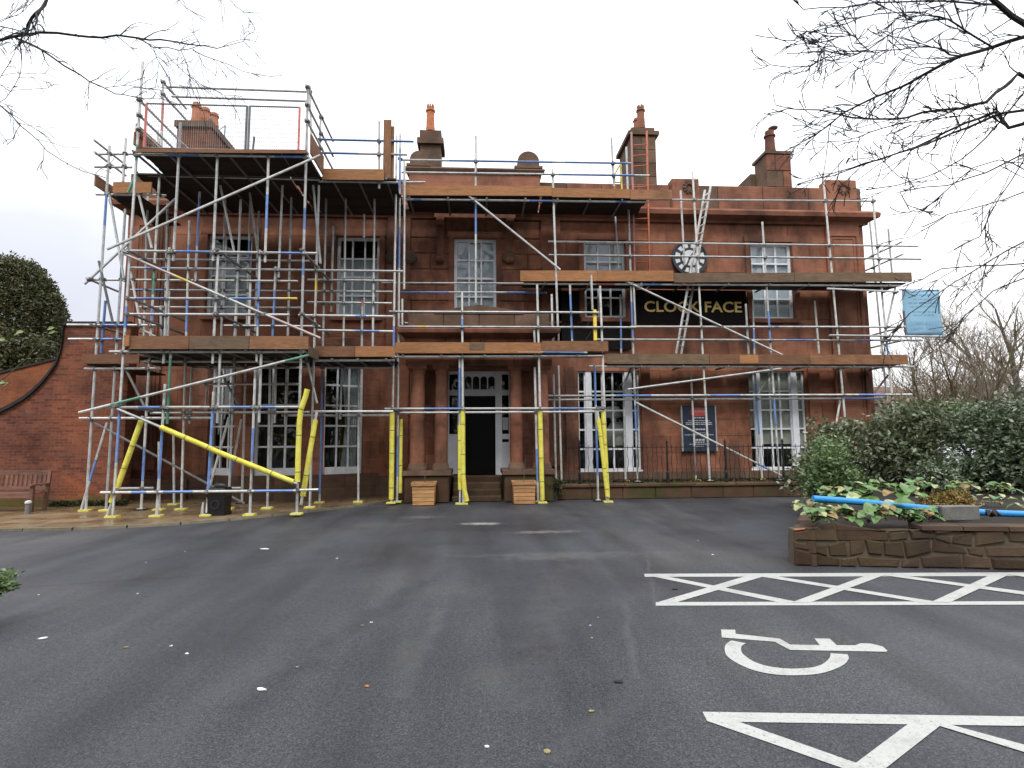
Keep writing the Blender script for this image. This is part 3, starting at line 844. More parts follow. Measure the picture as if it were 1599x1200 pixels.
# ------------------------------------------------------------------ windows
def window(x0, x1, z0, z1, cols, rows, yf=YF + 0.09, sill=True, arch=True, meeting=True, pane_sheet=None, name='window', fw=0.085):
    fr = MB(); d = 0.09
    fr.box(x0, x0 + fw, yf, yf + d, z0, z1); fr.box(x1 - fw, x1, yf, yf + d, z0, z1)
    fr.box(x0 + fw, x1 - fw, yf, yf + d, z0, z0 + fw * 1.1); fr.box(x0 + fw, x1 - fw, yf, yf + d, z1 - fw, z1)
    win = fr.build(name, M['white'], house)
    gx0, gx1, gz0, gz1 = x0 + fw, x1 - fw, z0 + fw * 1.1, z1 - fw
    cw = (gx1 - gx0) / cols; rh = (gz1 - gz0) / rows
    bw = 0.025
    for c in range(1, cols):
        MB().box(gx0 + c * cw - bw, gx0 + c * cw + bw, yf + 0.015, yf + 0.075, gz0, gz1).build('glazing_bar', M['white'], win)
    for r in range(1, rows):
        h = 0.032 if (meeting and r == rows // 2) else bw
        MB().box(gx0, gx1, yf + 0.012, yf + 0.078, gz0 + r * rh - h, gz0 + r * rh + h).build('glazing_bar', M['white'], win)
    pane = MB().box(-cw / 2 + 0.004, cw / 2 - 0.004, -0.002, 0.002, -rh / 2 + 0.004, rh / 2 - 0.004).build('pane', M['glass'], win)
    first = True
    for c in range(cols):
        for r in range(rows):
            loc = (gx0 + (c + .5) * cw, yf + 0.045, gz0 + (r + .5) * rh)
            rot = (rng.uniform(-0.008, 0.008), 0, rng.uniform(-0.008, 0.008))
            if first:
                pane.location = Vector(loc); pane.data.transform(Matrix.Translation(root_loc(win)))
                pane.location = Vector(loc) - root_loc(win); pane.rotation_euler = rot; first = False
            else:
                share('pane', pane.data, win, loc, rot)
    if sill:
        MB().box(x0 - 0.12, x1 + 0.12, YF - 0.14, YF + 0.2, z0 - 0.13, z0 - 0.003).build('window_sill', M['stone_trim'], win)
    if arch:
        ar = MB(); w_ = 0.17
        ar.box(x0 - w_, x0 - 0.005, YF - 0.07, YF - 0.021, z0, z1 + 0.004); ar.box(x1 + 0.005, x1 + w_, YF - 0.07, YF - 0.021, z0, z1 + 0.004)
        ar.box(x0 - w_ - 0.03, x1 + w_ + 0.03, YF - 0.08, YF - 0.021, z1 + 0.006, z1 + 0.2)
        ar.build('architrave', M['stone_trim'], win)
    if pane_sheet:
        bm_, bx0, bx1, bz0, bz1 = pane_sheet
        b = MB(); n = 10
        u0, u1 = gx0 + (gx1 - gx0) * bx0, gx0 + (gx1 - gx0) * bx1
        v0, v1 = gz0 + (gz1 - gz0) * bz0, gz0 + (gz1 - gz0) * bz1
        if bm_ == 'curtain':
            n = 24
            for k in range(n):
                ya = yf + 0.18 + 0.03 * math.sin(k * 1.9); yb = yf + 0.18 + 0.03 * math.sin((k + 1) * 1.9)
                xa, xb = u0 + (u1 - u0) * k / n, u0 + (u1 - u0) * (k + 1) / n
                b.face([(xa, ya, v0), (xb, yb, v0), (xb, yb, v1), (xa, ya, v1)])
        else:
            b.box(u0, u1, yf + 0.1, yf + 0.105, v0, v1)  # flat sheet behind the glass gives the panes their tone
        b.build('window_blind' if bm_ != 'curtain' else 'curtain', M[bm_], win)
    return win
bl = [('blind', 0, 1, 0.0, 0.74), ('blind', 0, 1, 0.0, 0.74), ('blind', 0, 1, 0, 1), ('blind', 0, 1, 0.36, 1), ('blind', 0, 1, 0.0, 1)]
for k, (a, b, c, d) in enumerate(UP):
    wd = window(a, b, ZS_U, ZH_U, 3, 4, pane_sheet=bl[k])
    if k == 2:
        for s_ in (-1, 1):   # scrolled consoles beside the middle window
            cx = (a + b) / 2 + s_ * ((b - a) / 2 + 0.42)
            cb = MB(); cb.box(cx - 0.11, cx + 0.11, YF - 0.1, YF - 0.022, ZH_U - 0.75, ZH_U + 0.55)
            cb.path([(cx - 0.12, YF - 0.13, ZH_U - 0.72), (cx + 0.12, YF - 0.13, ZH_U - 0.72)], 0.1, 12)
            cb.path([(cx - 0.12, YF - 0.17, ZH_U + 0.5), (cx + 0.12, YF - 0.17, ZH_U + 0.5)], 0.14, 12)
            cb.build('console', M['stone_trim'], wd)
        MB().box(a - 0.6, b + 0.6, YF - 0.3, YF - 0.023, ZH_U + 0.56, ZH_U + 0.68).build('window_hood', M['stone_trim'], wd)
def tripartite(r, cur):
    x0, x1 = r[0], r[1]; w_ = x1 - x0
    xs = [x0, x0 + w_ * 0.12, x0 + w_ * 0.21, x0 + w_ * 0.76, x0 + w_ * 0.86, x1]
    z0, z1 = ZS_G, ZH_G
    a = window(xs[0], xs[1], z0, z1, 1, 5, sill=False, arch=False, meeting=False, fw=0.035, pane_sheet=cur[0])
    c = window(xs[2], xs[3], z0, z1, 3, 5, sill=False, arch=False, meeting=False, fw=0.03, pane_sheet=cur[1])
    e = window(xs[4], xs[5], z0, z1, 1, 5, sill=False, arch=False, meeting=False, fw=0.05, pane_sheet=cur[2])
    for u, v in ((xs[1], xs[2]), (xs[3], xs[4])):
        MB().box(u + 0.002, v - 0.002, YF + 0.03, YF + 0.25, z0, z1).build('window_mullion', M['cream'], house)
    MB().box(x0 - 0.04, x1 + 0.04, YF - 0.02, YF + 0.2, z0 - 0.12, z0 - 0.002).build('window_sill', M['white'], c)
tripartite(GR[0], [None, None, None])
tripartite(GR[1], [('blind_tan', 0, 1, 0.42, 1), ('blind_tan', 0, 1, 0.24, 1), ('blind_tan', 0, 1, 0.1, 1)])  # tan sheets stand in for the sky mirrored in this window

# pale round lamp and a notice seen through the right-hand middle window
lp = W(963, 678, YF + 0.62)
lt = thing('table_lamp', (lp.x, lp.y, lp.z - 0.62), 'big pale rounded lamp inside the window right of the porch', 'lamp')
MB().lathe((lp.x, lp.y, lp.z), [(0.12, -0.42), (0.3, -0.36), (0.38, -0.1), (0.34, 0.14), (0.2, 0.34), (0.1, 0.38)], 20).build('lamp_body', M['lampwhite'], lt, True)
MB().lathe((lp.x - 0.1, lp.y, lp.z), [(0.08, 0.38), (0.1, 0.5), (0.26, 0.54), (0.2, 0.85), (0.17, 0.86)], 20).build('lamp_shade', M['lampwhite'], lt, True)
MB().box(lp.x - 0.2, lp.x + 0.2, lp.y - 0.2, lp.y + 0.2, 0.1, lp.z - 0.421).build('stand', M['interior'], lt)

# ------------------------------------------------------------------ canted bay window on the left
bay = MB()
P0 = Vector((BX0 - BDX, YF - 0.02, 0)); P1 = Vector((BX0, BYF, 0)); P2 = Vector((BX1, BYF, 0)); P3 = Vector((BX1 + BDX, YF - 0.02, 0))
BZ0, BZ1, BZT = W(432, 743, BYF).z, 3.95, 4.32
def facet(A, B, wl, wr, name):
    """one face of the bay: low wall, piers, head and its window"""
    d = (B - A); ln = d.length; d.normalize(); n = Vector((d.y, -d.x, 0))
    def q(u, off, z): return A + d * u - n * off + Vector((0, 0, z))
    def bx(b, u0, u1, o0, o1, z0, z1):
        b.hexa([q(u0, o0, z0), q(u1, o0, z0), q(u1, o1, z0), q(u0, o1, z0), q(u0, o0, z1), q(u1, o0, z1), q(u1, o1, z1), q(u0, o1, z1)])
        return b
    for k in range(2):
        nst = max(2, round(ln / 0.9))
        for j in range(nst):
            bx(MB(), ln * j / nst + 0.005, ln * (j + 1) / nst - 0.005, 0, 0.3, BZ0 * k / 2 + 0.004, BZ0 * (k + 1) / 2 - 0.004).build('bay_stone', M['stone_dark'], house)
    nz_ = 7
    for k in range(nz_):
        z0 = BZ0 + (BZ1 - BZ0) * k / nz_ + 0.004; z1 = BZ0 + (BZ1 - BZ0) * (k + 1) / nz_ - 0.004
        bx(MB(), 0.004, wl - 0.002, 0, 0.3, z0, z1).build('bay_stone', M['stone'], house)
        bx(MB(), wr + 0.002, ln - 0.004, 0, 0.3, z0, z1).build('bay_stone', M['stone'], house)
    bx(MB(), 0, ln, -0.04, 0.3, BZ1, BZT).build('bay_head', M['stone_trim'], house)
    fr = MB(); fw = 0.06
    bx(fr, wl, wl + fw, 0.12, 0.22, BZ0, BZ1); bx(fr, wr - fw, wr, 0.12, 0.22, BZ0, BZ1)
    bx(fr, wl + fw, wr - fw, 0.12, 0.22, BZ1 - fw, BZ1); bx(fr, wl + fw, wr - fw, 0.06, 0.22, BZ0, BZ0 + 0.2)
    win = fr.build('bay_window', M['white'], house)
    g0, g1, h0, h1 = wl + fw, wr - fw, BZ0 + 0.2, BZ1 - fw
    for c in (1, 2):
        u = g0 + (g1 - g0) * c / 3
        bx(MB(), u - 0.026, u + 0.026, 0.14, 0.2, h0, h1).build('glazing_bar', M['white'], win)
    for r in range(1, 5):
        z = h0 + (h1 - h0) * r / 5
        bx(MB(), g0, g1, 0.137, 0.203, z - 0.026, z + 0.026).build('glazing_bar', M['white'], win)
    for c in range(3):
        for r in range(5):
            bx(MB(), g0 + (g1 - g0) * c / 3 + 0.02, g0 + (g1 - g0) * (c + 1) / 3 - 0.02, 0.168, 0.172, h0 + (h1 - h0) * r / 5 + 0.02, h0 + (h1 - h0) * (r + 1) / 5 - 0.02).build('pane', M['glass'], win)
    return q, win, g0, g1, h0, h1
facet(P0, P1, 0.62, 1.72, 'a')
facet(P1, P2, 0.36, (P2 - P1).length - 0.3, 'b')
q, win, g0, g1, h0, h1 = facet(P2, P3, 0.36, 1.5, 'c')
cu = MB(); n = 16
def cxat(z): return g0 + (g1 - g0) * (0.42 + 0.22 * (1 - abs((z - h0) / (h1 - h0) - 0.45) * 1.2))
zs = [h0 + (h1 - h0) * k / 8 for k in range(9)]
for k in range(n):
    for a, b in zip(zs, zs[1:]):
        def pt(kk, z):
            u = cxat(z) + (g1 - cxat(z)) * kk / n
            return q(u, 0.34 + 0.035 * math.sin(kk * 2.1), z)
        cu.face([pt(k, a), pt(k + 1, a), pt(k + 1, b), pt(k, b)])
cu.build('curtain', M['curtain'], win)
rfb = MB()
ov = 0.14
e0, e1, e2, e3 = P0 + Vector((-ov, 0, BZT)), P1 + Vector((-ov * .5, -ov, BZT)), P2 + Vector((ov * .5, -ov, BZT)), P3 + Vector((ov, 0, BZT))
top = [Vector((P0.x + 0.6, YF - 0.03, BZT + 0.5)), Vector((P1.x, YF - 0.03, BZT + 0.5)), Vector((P2.x, YF - 0.03, BZT + 0.5)), Vector((P3.x - 0.6, YF - 0.03, BZT + 0.5))]
ee = [e + Vector((0, 0, 0.12)) for e in (e0, e1, e2, e3)]
rfb.face([e0, e1, e2, e3]); 
for a, b in ((0, 1), (1, 2), (2, 3)):
    rfb.face([(e0, e1, e2, e3)[a], (e0, e1, e2, e3)[b], ee[b], ee[a]])
    rfb.face([ee[a], ee[b], top[b], top[a]])
rfb.face([e0, ee[0], top[0], top[1], top[2], top[3], ee[3], e3])
rfb.build('bay_roof', M['stone_trim'], house)
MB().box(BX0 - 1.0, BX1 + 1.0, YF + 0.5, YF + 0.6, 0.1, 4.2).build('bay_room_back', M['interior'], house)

# ------------------------------------------------------------------ porch
PY = 16.1
px0, px1 = W(633, 640, PY).x, W(862, 640, PY).x
CZ0, CZ1 = 0.86, 3.77
for a, b in ((633, 702), (787, 862)):
    xa, xb = W(a, 740, PY).x, W(b, 740, PY).x
    o = MB().block(xa, xb, PY - 0.3, YF - 0.17, 0.0, CZ0 - 0.12, 0.03).build('pedestal', M['stone_moss'], house)
    MB().box(xa - 0.05, xb + 0.05, PY - 0.35, YF - 0.165, CZ0 - 0.118, CZ0).build('pedestal_cap', M['stone_dark'], o)
for px, rr in ((652, 0.205), (689, 0.18), (806, 0.18), (846, 0.205)):
    cx = W(px, 650, PY).x
    colm = MB().lathe((cx, PY + 0.02, CZ0), [(rr * 1.0, 0.2), (rr * 1.0, 0.9), (rr * 0.97, 1.6), (rr * 0.87, CZ1 - CZ0 - 0.26)], 24).build('column', M['stone_trim'], house, True)
    MB().lathe((cx, PY + 0.02, CZ0), [(rr * 1.3, 0.002), (rr * 1.3, 0.08), (rr * 1.2, 0.1), (rr * 1.2, 0.15), (rr * 1.05, 0.199)], 24).build('column_base', M['stone_dark'], colm, True)
    cc_ = MB().lathe((cx, PY + 0.02, CZ1), [(rr * 0.88, -0.259), (rr * 0.98, -0.22), (rr * 0.95, -0.17), (rr * 1.2, -0.11)], 24)
    cc_.box(cx - rr * 1.25, cx + rr * 1.25, PY + 0.02 - rr * 1.25, PY + 0.02 + rr * 1.25, CZ1 - 0.109, CZ1 - 0.002)
    cc_.build('column_capital', M['stone_trim'], colm)
# entablature
for k, (u, v) in enumerate(((0, .27), (.27, .51), (.51, .74), (.74, 1))):
    MB().block(px0 + (px1 - px0) * u + 0.004, px0 + (px1 - px0) * v - 0.004, PY - 0.24, YF - 0.12, CZ1, 4.5, 0.02).build('entablature_stone', M['stone_trim'], house)
corn(MB(), px0, px1, PY - 0.24, [(0.0, 4.502), (-0.1, 4.55), (-0.24, 4.62), (-0.26, 4.72), (-0.2, 4.8), (1.2, 4.8), (1.2, 4.502)], 0.8).build('porch_cornice', M['stone_trim'], house)
for k in range(4):
    u, v = k / 4, (k + 1) / 4
    MB().block(px0 + 0.06 + (px1 - px0 - .12) * u + 0.004, px0 + 0.06 + (px1 - px0 - .12) * v - 0.004, PY - 0.2, PY + 0.3, 4.802, 5.2, 0.02).build('blocking_stone', M['stone_dark'], house)
xm = (px0 + px1) / 2
MB().prism([(xm - 1.25, 5.202), (xm + 1.25, 5.202), (xm + 1.2, 5.28), (xm, 5.46), (xm - 1.2, 5.28)], PY - 0.22, PY + 0.32).build('porch_pediment', M['stone_dark'], house)
MB().box(px0 + 0.1, px1 - 0.1, PY + 0.32, YF - 0.1, 4.81, 4.9).build('porch_roof', M['lead'], house)
# steps
sx0, sx1 = W(703, 740, PY).x + 0.06, W(786, 740, PY).x - 0.06
for k in range(4):
    y0 = PY - 0.12 + k * 0.3
    MB().block(sx0, sx1, y0, y0 + 0.3 if k < 3 else YF + 0.3, 0.0, 0.16 * (k + 1) - 0.003 * (3 - k), 0.02).build('step', M['stone_moss'], house)
# doorway
dx0, dx1 = DOOR[0], DOOR[1]
da, db = W(725, 690, YF).x, W(774, 690, YF).x
yd = YF + 0.12
fr = MB()
TZ = W(745, 613, YF).z
fr.box(dx0, dx0 + 0.04, yd, yd + 0.12, DZ0, DZ1); fr.box(dx1 - 0.04, dx1, yd, yd + 0.12, DZ0, DZ1)
fr.box(da - 0.2, da, yd - 0.05, yd + 0.12, DZ0, DZ1 - 0.08); fr.box(db, db + 0.2, yd - 0.05, yd + 0.12, DZ0, DZ1 - 0.08)
fr.box(dx0 + 0.04, dx1 - 0.04, yd - 0.06, yd + 0.12, DZ1 - 0.079, DZ1 - 0.002)
fr.box(dx0 + 0.04, da - 0.2, yd, yd + 0.11, TZ - 0.08, TZ + 0.08); fr.box(da, db, yd - 0.02, yd + 0.11, TZ - 0.1, TZ + 0.1); fr.box(db + 0.2, dx1 - 0.04, yd, yd + 0.11, TZ - 0.08, TZ + 0.08)
SLZ = W(745, 678, YF).z
fr.box(dx0 + 0.04, da - 0.2, yd + 0.01, yd + 0.1, DZ0 + 0.03, SLZ); fr.box(db + 0.2, dx1 - 0.04, yd + 0.01, yd + 0.1, DZ0 + 0.03, SLZ - 0.25); fr.box(db + 0.2, dx1 - 0.04, yd + 0.01, yd + 0.1, SLZ - 0.16, SLZ)
# bars between the arched lights over the door
nl = 4
for k in range(nl + 1):
    u = da + (db - da) * k / nl
    fr.box(u - 0.018, u + 0.018, yd + 0.03, yd + 0.09, TZ + 0.1, DZ1 - 0.08)
for k in range(nl):
    u0 = da + (db - da) * k / nl + 0.018; u1 = da + (db - da) * (k + 1) / nl - 0.018
    r = (u1 - u0) / 2; cx = (u0 + u1) / 2; zt = DZ1 - 0.081; zc = zt - r - 0.06
    for s_ in (-1, 1):
        pts = [(cx + s_ * r, zc), (cx + s_ * r, zt), (cx, zt)] + [(cx + s_ * r * math.sin(j * math.pi / 12), zc + r * math.cos(j * math.pi / 12)) for j in range(6)]
        fr.prism(pts, yd + 0.031, yd + 0.089)
ds = fr.build('door_surround', M['cream'], house)
for u0, u1, z0, z1 in ((dx0 + .04, da - .2, SLZ, TZ - .08), (db + .2, dx1 - .04, SLZ, TZ - .08), (dx0 + .04, da - .2, TZ + .08, DZ1 - .08), (db + .2, dx1 - .04, TZ + .08, DZ1 - .08), (da, db, TZ + .1, DZ1 - .08)):
    MB().box(u0 + 0.003, u1 - 0.003, yd + 0.058, yd + 0.062, z0 + 0.003, z1 - 0.003).build('pane', M['glass'], ds)
MB().box(db + 0.215, dx1 - 0.06, yd + 0.05, yd + 0.056, SLZ + 0.12, SLZ + 0.5).build('notice', M['print'], ds)
dr = MB(); dr.box(da + 0.004, db - 0.004, yd + 0.05, yd + 0.1, DZ0 + 0.01, TZ - 0.102)
door = dr.build('front_door', M['black'], house)
for (u0, u1) in ((0.1, 0.46), (0.54, 0.9)):
    for (v0, v1) in ((0.06, 0.32), (0.38, 0.66), (0.72, 0.95)):
        A_, B_ = da + (db - da) * u0, da + (db - da) * u1
        C_, D_ = DZ0 + (TZ - DZ0) * v0, DZ0 + (TZ - DZ0) * v1
        f = MB(); t_ = 0.03
        f.box(A_, B_, yd + 0.034, yd + 0.049, C_, C_ + t_); f.box(A_, B_, yd + 0.034, yd + 0.049, D_ - t_, D_)
        f.box(A_, A_ + t_, yd + 0.034, yd + 0.049, C_ + t_, D_ - t_); f.box(B_ - t_, B_, yd + 0.034, yd + 0.049, C_ + t_, D_ - t_)
        f.build('door_panel', M['black'], door)

# ------------------------------------------------------------------ chimneys
def pot(px, py0, py1, Y, r, parent, crown=False, m='terracotta'):
    p0, p1 = W(px, py1, Y), W(px, py0, Y); h = p1.z - p0.z
    b = MB().lathe((p0.x, Y, p0.z), [(r * 1.05, -0.05), (r * 1.05, 0.08 * h), (r * 0.98, 0.1 * h), (r * 0.85, 0.72 * h), (r * 1.08, 0.74 * h), (r * 1.08, 0.8 * h), (r * 0.82, 0.82 * h), (r * 0.82, h * (0.9 if crown else 1.0)), (r * 0.6, h * (0.88 if crown else 0.98))], 16)
    if crown:
        for k in range(8):
            a = k * math.pi / 4
            c = Vector((p0.x + math.cos(a) * r * 0.72, Y + math.sin(a) * r * 0.72, p0.z + h * 0.94))
            b.cbox(c, Vector((math.cos(a) * 0.02, math.sin(a) * 0.02, 0)), Vector((-math.sin(a), math.cos(a), 0)) * r * 0.17, Vector((0, 0, h * 0.06)))
    return b.build('chimney_pot', M[m], parent, False)
a, b, c, d = RECT(276, 190, 328, 240, 18.4)
ch1 = MB().box(a, b, 18.4, 20.6, 8.6, d - 0.2).build('chimney', M['brick_stack'], house)
MB().box(a - 0.07, b + 0.07, 18.33, 20.67, d - 0.198, d).build('chimney_cap', M['stone_dark'], ch1)
pot(306, 162, 191, 18.75, 0.15, ch1); pot(320, 170, 191, 19.2, 0.16, ch1); pot(334, 178, 196, 19.9, 0.15, ch1)
MB().box(b - 0.12, b - 0.02, 18.5, 18.6, d, d + 0.16).build('chimney_flashing', M['lead'], ch1)
a, b, c, d = RECT(656, 204, 688, 265, 18.8)
ch2 = MB().box(a, b, 18.8, 19.6, 8.6, d - 0.5).build('chimney', M['stone_dark'], house)
z1 = d - 0.5
MB().box(a - 0.1, b + 0.1, 18.7, 19.7, z1 + 0.002, z1 + 0.2).build('chimney_band', M['stone_dark'], ch2)
MB().box(a - 0.02, b + 0.02, 18.78, 19.62, z1 + 0.202, d).build('chimney_cap', M['stone_dark'], ch2)
pot(672, 165, 204, 19.1, 0.15, ch2, True)
a, b, c, d = RECT(986, 200, 1024, 290, 18.8)
ch3 = MB()
zz = 8.6
ch3.box(a, b, 18.8, 20.4, 8.6, d - 0.3)
ch3 = ch3.build('chimney', M['stone_dark'], house)
n = 7
for k in range(n):
    z0 = 8.75 + (d - 0.34 - 8.75) * k / n; z1 = 8.75 + (d - 0.34 - 8.75) * (k + 1) / n
    u = a + (b - a) * (0.4 + 0.2 * (k % 2))
    for e, f in ((a, u), (u, b)):
        MB().block(e + 0.004, f - 0.004, 18.74, 18.799, z0 + 0.004, z1 - 0.004, 0.012).build('chimney_stone', M['stone_dark'], ch3)
MB().box(a - 0.11, b + 0.11, 18.68, 20.5, d - 0.298, d - 0.16).build('chimney_band', M['stone_dark'], ch3)
MB().box(a + 0.02, b - 0.02, 18.78, 20.42, d - 0.158, d).build('chimney_cap', M['stone_dark'], ch3)
pot(1001, 166, 200, 19.0, 0.145, ch3, True, 'stone_trim'); pot(995, 186, 203, 19.9, 0.14, ch3, False, 'stone_trim')
a, b, c, d = RECT(1196, 238, 1234, 290, 19.2)
ch4 = MB(); ch4.box(a, b, 19.2, 20.0, 8.6, d - 0.1); ch4.box(a - 0.18, b - 0.1, 20.002, 21.6, 8.6, d - 0.45)
ch4 = ch4.build('chimney', M['stone_dark'], house)
n = 5
for k in range(n):
    z0 = 8.75 + (d - 0.12 - 8.75) * k / n; z1 = 8.75 + (d - 0.12 - 8.75) * (k + 1) / n
    u = a + (b - a) * (0.35 + 0.3 * (k % 2))
    for e, f in ((a, u), (u, b)):
        MB().block(e + 0.005, f - 0.005, 19.12, 19.199, z0 + 0.005, z1 - 0.005, 0.02).build('chimney_stone', M['stone_trim'] if rng.random() < .4 else M['stone_dark'], ch4)
MB().box(a - 0.05, b + 0.05, 19.1, 20.1, d - 0.098, d).build('chimney_cap', M['stone_dark'], ch4)
pot(1203, 206, 240, 19.6, 0.19, ch4, False, 'stone_trim')
cw = W(1207, 202, 19.6)
MB().lathe((cw.x, 19.6, cw.z), [(0.03, -0.12), (0.03, 0.0), (0.16, 0.01), (0.17, 0.05), (0.1, 0.09), (0.0, 0.1)], 14).build('chimney_cowl', M['dgalv'], ch4)
# aerial on the left stack
p = W(347, 232, 19.5); q_ = W(352, 196, 19.5)
ae = thing('aerial', (p.x, 19.5, 8.7), 'thin tv aerial rising beside the left brick chimney', 'aerial')
MB().tube((p.x, 19.5, 8.7), q_, 0.018, 6).build('mast', M['dgalv'], ae)
p2 = W(342, 204, 19.5)
MB().tube(q_, p2, 0.012, 5).build('arm', M['dgalv'], ae)

# ================================================================== clock, house sign, menu board
p = W(1077, 403, YF - 0.1)
CR = 29 / 51.0
clk = thing('wall_clock', (p.x, YF - 0.03, p.z), 'round slate grey and white clock on the upper right wall', 'clock')
def disc(b, r0, r1, y0, y1, n=48, a0=0, a1=2 * math.pi):
    full = abs(a1 - a0 - 2 * math.pi) < 1e-6
    for k in range(n):
        t0 = a0 + (a1 - a0) * k / n; t1 = a0 + (a1 - a0) * (k + 1) / n
        P = lambda r, t_, y: (p.x + r * math.sin(t_), y, p.z + r * math.cos(t_))
        if r0 > 0:
            b.hexa([P(r0, t0, y0), P(r0, t1, y0), P(r0, t1, y1), P(r0, t0, y1), P(r1, t0, y0), P(r1, t1, y0), P(r1, t1, y1), P(r1, t0, y1)])
    return b
MB().path([(p.x, YF - 0.022, p.z), (p.x, YF - 0.1, p.z)], [CR, CR], 56).build('clock_plate', M['clockdark'], clk)
disc(MB(), CR * 0.93, CR, YF - 0.13, YF - 0.101).build('clock_rim', M['clockdark'], clk)
MB().path([(p.x, YF - 0.101, p.z), (p.x, YF - 0.112, p.z)], [CR * 0.44, CR * 0.44], 40).build('clock_centre', M['clockwhite'], clk)
for k in range(12):
    t0 = math.pi / 6 * (k + 0.5)
    disc(MB(), CR * 0.58, CR * 0.83, YF - 0.112, YF - 0.101, 4, t0 - 0.145, t0 + 0.145).build('clock_light', M['clockwhite'], clk)
for ang, ln, w_ in ((R(38), 0.3, 0.03), (R(205), 0.42, 0.022)):
    d = Vector((math.sin(ang), 0, math.cos(ang))); s_ = Vector((math.cos(ang), 0, -math.sin(ang)))
    MB().cbox(Vector((p.x, YF - 0.122, p.z)) + d * ln * 0.42, d * ln * 0.58, Vector((0, 0.004, 0)), s_ * w_).build('clock_hand', M['clockdark'], clk)

def text_obj(s, size, name, mat, parent, cx, y, cz, extr=0.01, width=None, bold=0.0, height=None):
    cu = bpy.data.curves.new('txt', 'FONT'); cu.body = s; cu.size = size; cu.extrude = extr; cu.align_x = 'CENTER'; cu.align_y = 'CENTER'; cu.offset = bold
    cu.resolution_u = 3
    o = bpy.data.objects.new('txt', cu); COL.objects.link(o)
    me = bpy.data.meshes.new_from_object(o.evaluated_get(bpy.context.evaluated_depsgraph_get()))
    bpy.data.objects.remove(o); bpy.data.curves.remove(cu)
    co = np.empty(len(me.vertices) * 3, np.float32); me.vertices.foreach_get('co', co); co = co.reshape(-1, 3)
    mn, mxx = co.min(0), co.max(0); c = (mn + mxx) / 2
    sx = (width / (mxx[0] - mn[0])) if width else 1.0
    sz = (height / (mxx[1] - mn[1])) if height else sx
    out = np.stack([(co[:, 0] - c[0]) * sx + cx, -(co[:, 2]) + y, (co[:, 1] - c[1]) * sz + cz], 1) - np.array(root_loc(parent))
    me.vertices.foreach_set('co', out.astype(np.float32).ravel())
    me.name = name; me.materials.clear(); me.materials.append(M[mat]); me.update()
    ob = bpy.data.objects.new(name, me); COL.objects.link(ob); ob.parent = parent
    return ob
a, b, c, d = RECT(996, 456, 1163, 503, YF - 0.1)
sg = thing('house_sign', ((a + b) / 2, YF - 0.04, c), 'long dark sign board with gold capital letters under the clock', 'sign')
MB().box(a, b, YF - 0.1, YF - 0.085, c, d).build('board', M['signboard'], sg)
e0, e1, e2, e3 = RECT(866, 456, 905, 503, YF - 0.1)
MB().box(e0, e1, YF - 0.1, YF - 0.085, c, d).build('board', M['signboard'], sg)
e4, e5, e6, e7 = RECT(905, 500, 985, 546, YF - 0.1)
MB().box(e0, e5, YF - 0.1, YF - 0.085, e6, c - 0.06).build('lower_board', M['signboard'], sg)
f = MB()
f.box(a - 0.05, b + 0.05, YF - 0.11, YF - 0.0845, c - 0.05, c); f.box(a - 0.05, b + 0.05, YF - 0.11, YF - 0.0845, d, d + 0.05)
f.box(a - 0.05, a, YF - 0.11, YF - 0.0845, c, d); f.box(b, b + 0.05, YF - 0.11, YF - 0.0845, c, d)
f.build('frame', M['signboard'], sg)
u0, u1, v0, v1 = RECT(1006, 471, 1158, 488, YF - 0.11)
text_obj('CLOCK FACE', 0.4, 'lettering', 'gold', sg, (u0 + u1) / 2, YF - 0.115, (v0 + v1) / 2, 0.012, u1 - u0, 0.006, v1 - v0)

a, b, c, d = RECT(1066, 634, 1117, 705, YF - 0.1)
mb = thing('menu_board', ((a + b) / 2, YF - 0.03, c), 'navy notice board with red logo and white print between right-hand windows', 'notice board')
MB().box(a, b, YF - 0.1, YF - 0.022, c, d).build('panel', M['navy'], mb)
MB().box(a - 0.04, a - 0.001, YF - 0.12, YF - 0.022, c, d).build('frame_edge', M['alu'], mb); MB().box(b + 0.001, b + 0.04, YF - 0.12, YF - 0.022, c, d).build('frame_edge', M['alu'], mb)
cx = (a + b) / 2; ww = b - a; hh = d - c
lo = MB()
lo.prism([(cx + ww * 0.24 * math.copysign(abs(math.cos(k * math.pi / 12)) ** 0.45, math.cos(k * math.pi / 12)), d - hh * 0.135 + hh * 0.095 * math.copysign(abs(math.sin(k * math.pi / 12)) ** 0.45, math.sin(k * math.pi / 12))) for k in range(24)], YF - 0.108, YF - 0.101)
lo.build('logo', M['red'], mb)
lo = MB(); lo.prism([(cx - ww * .2, d - hh * .16), (cx + ww * .2, d - hh * .16), (cx + ww * .2, d - hh * .1), (cx - ww * .2, d - hh * .1)], YF - 0.113, YF - 0.1085); lo.build('logo_band', M['redpale'], mb)
rows = [(0.265, .34, .02), (0.33, .66, .012), (0.375, .8, .013), (0.41, .8, .013), (0.52, .36, .028), (0.60, .4, .01), (0.64, .88, .012), (0.75, .36, .028), (0.80, .3, .015), (0.845, .6, .012), (0.9, .26, .018)]
pr_ = MB()
for v, wf, h in rows:
    x = cx - ww * wf / 2
    while x < cx + ww * wf / 2 - 0.01:
        l_ = rng.uniform(0.03, 0.1)
        x2 = min(x + l_, cx + ww * wf / 2)
        pr_.box(x, x2, YF - 0.104, YF - 0.1012, d - hh * v - hh * h / 1.6, d - hh * v + hh * h / 1.6)
        x = x2 + 0.018
pr_.build('print', M['print'], mb)['kind'] = 'stuff'

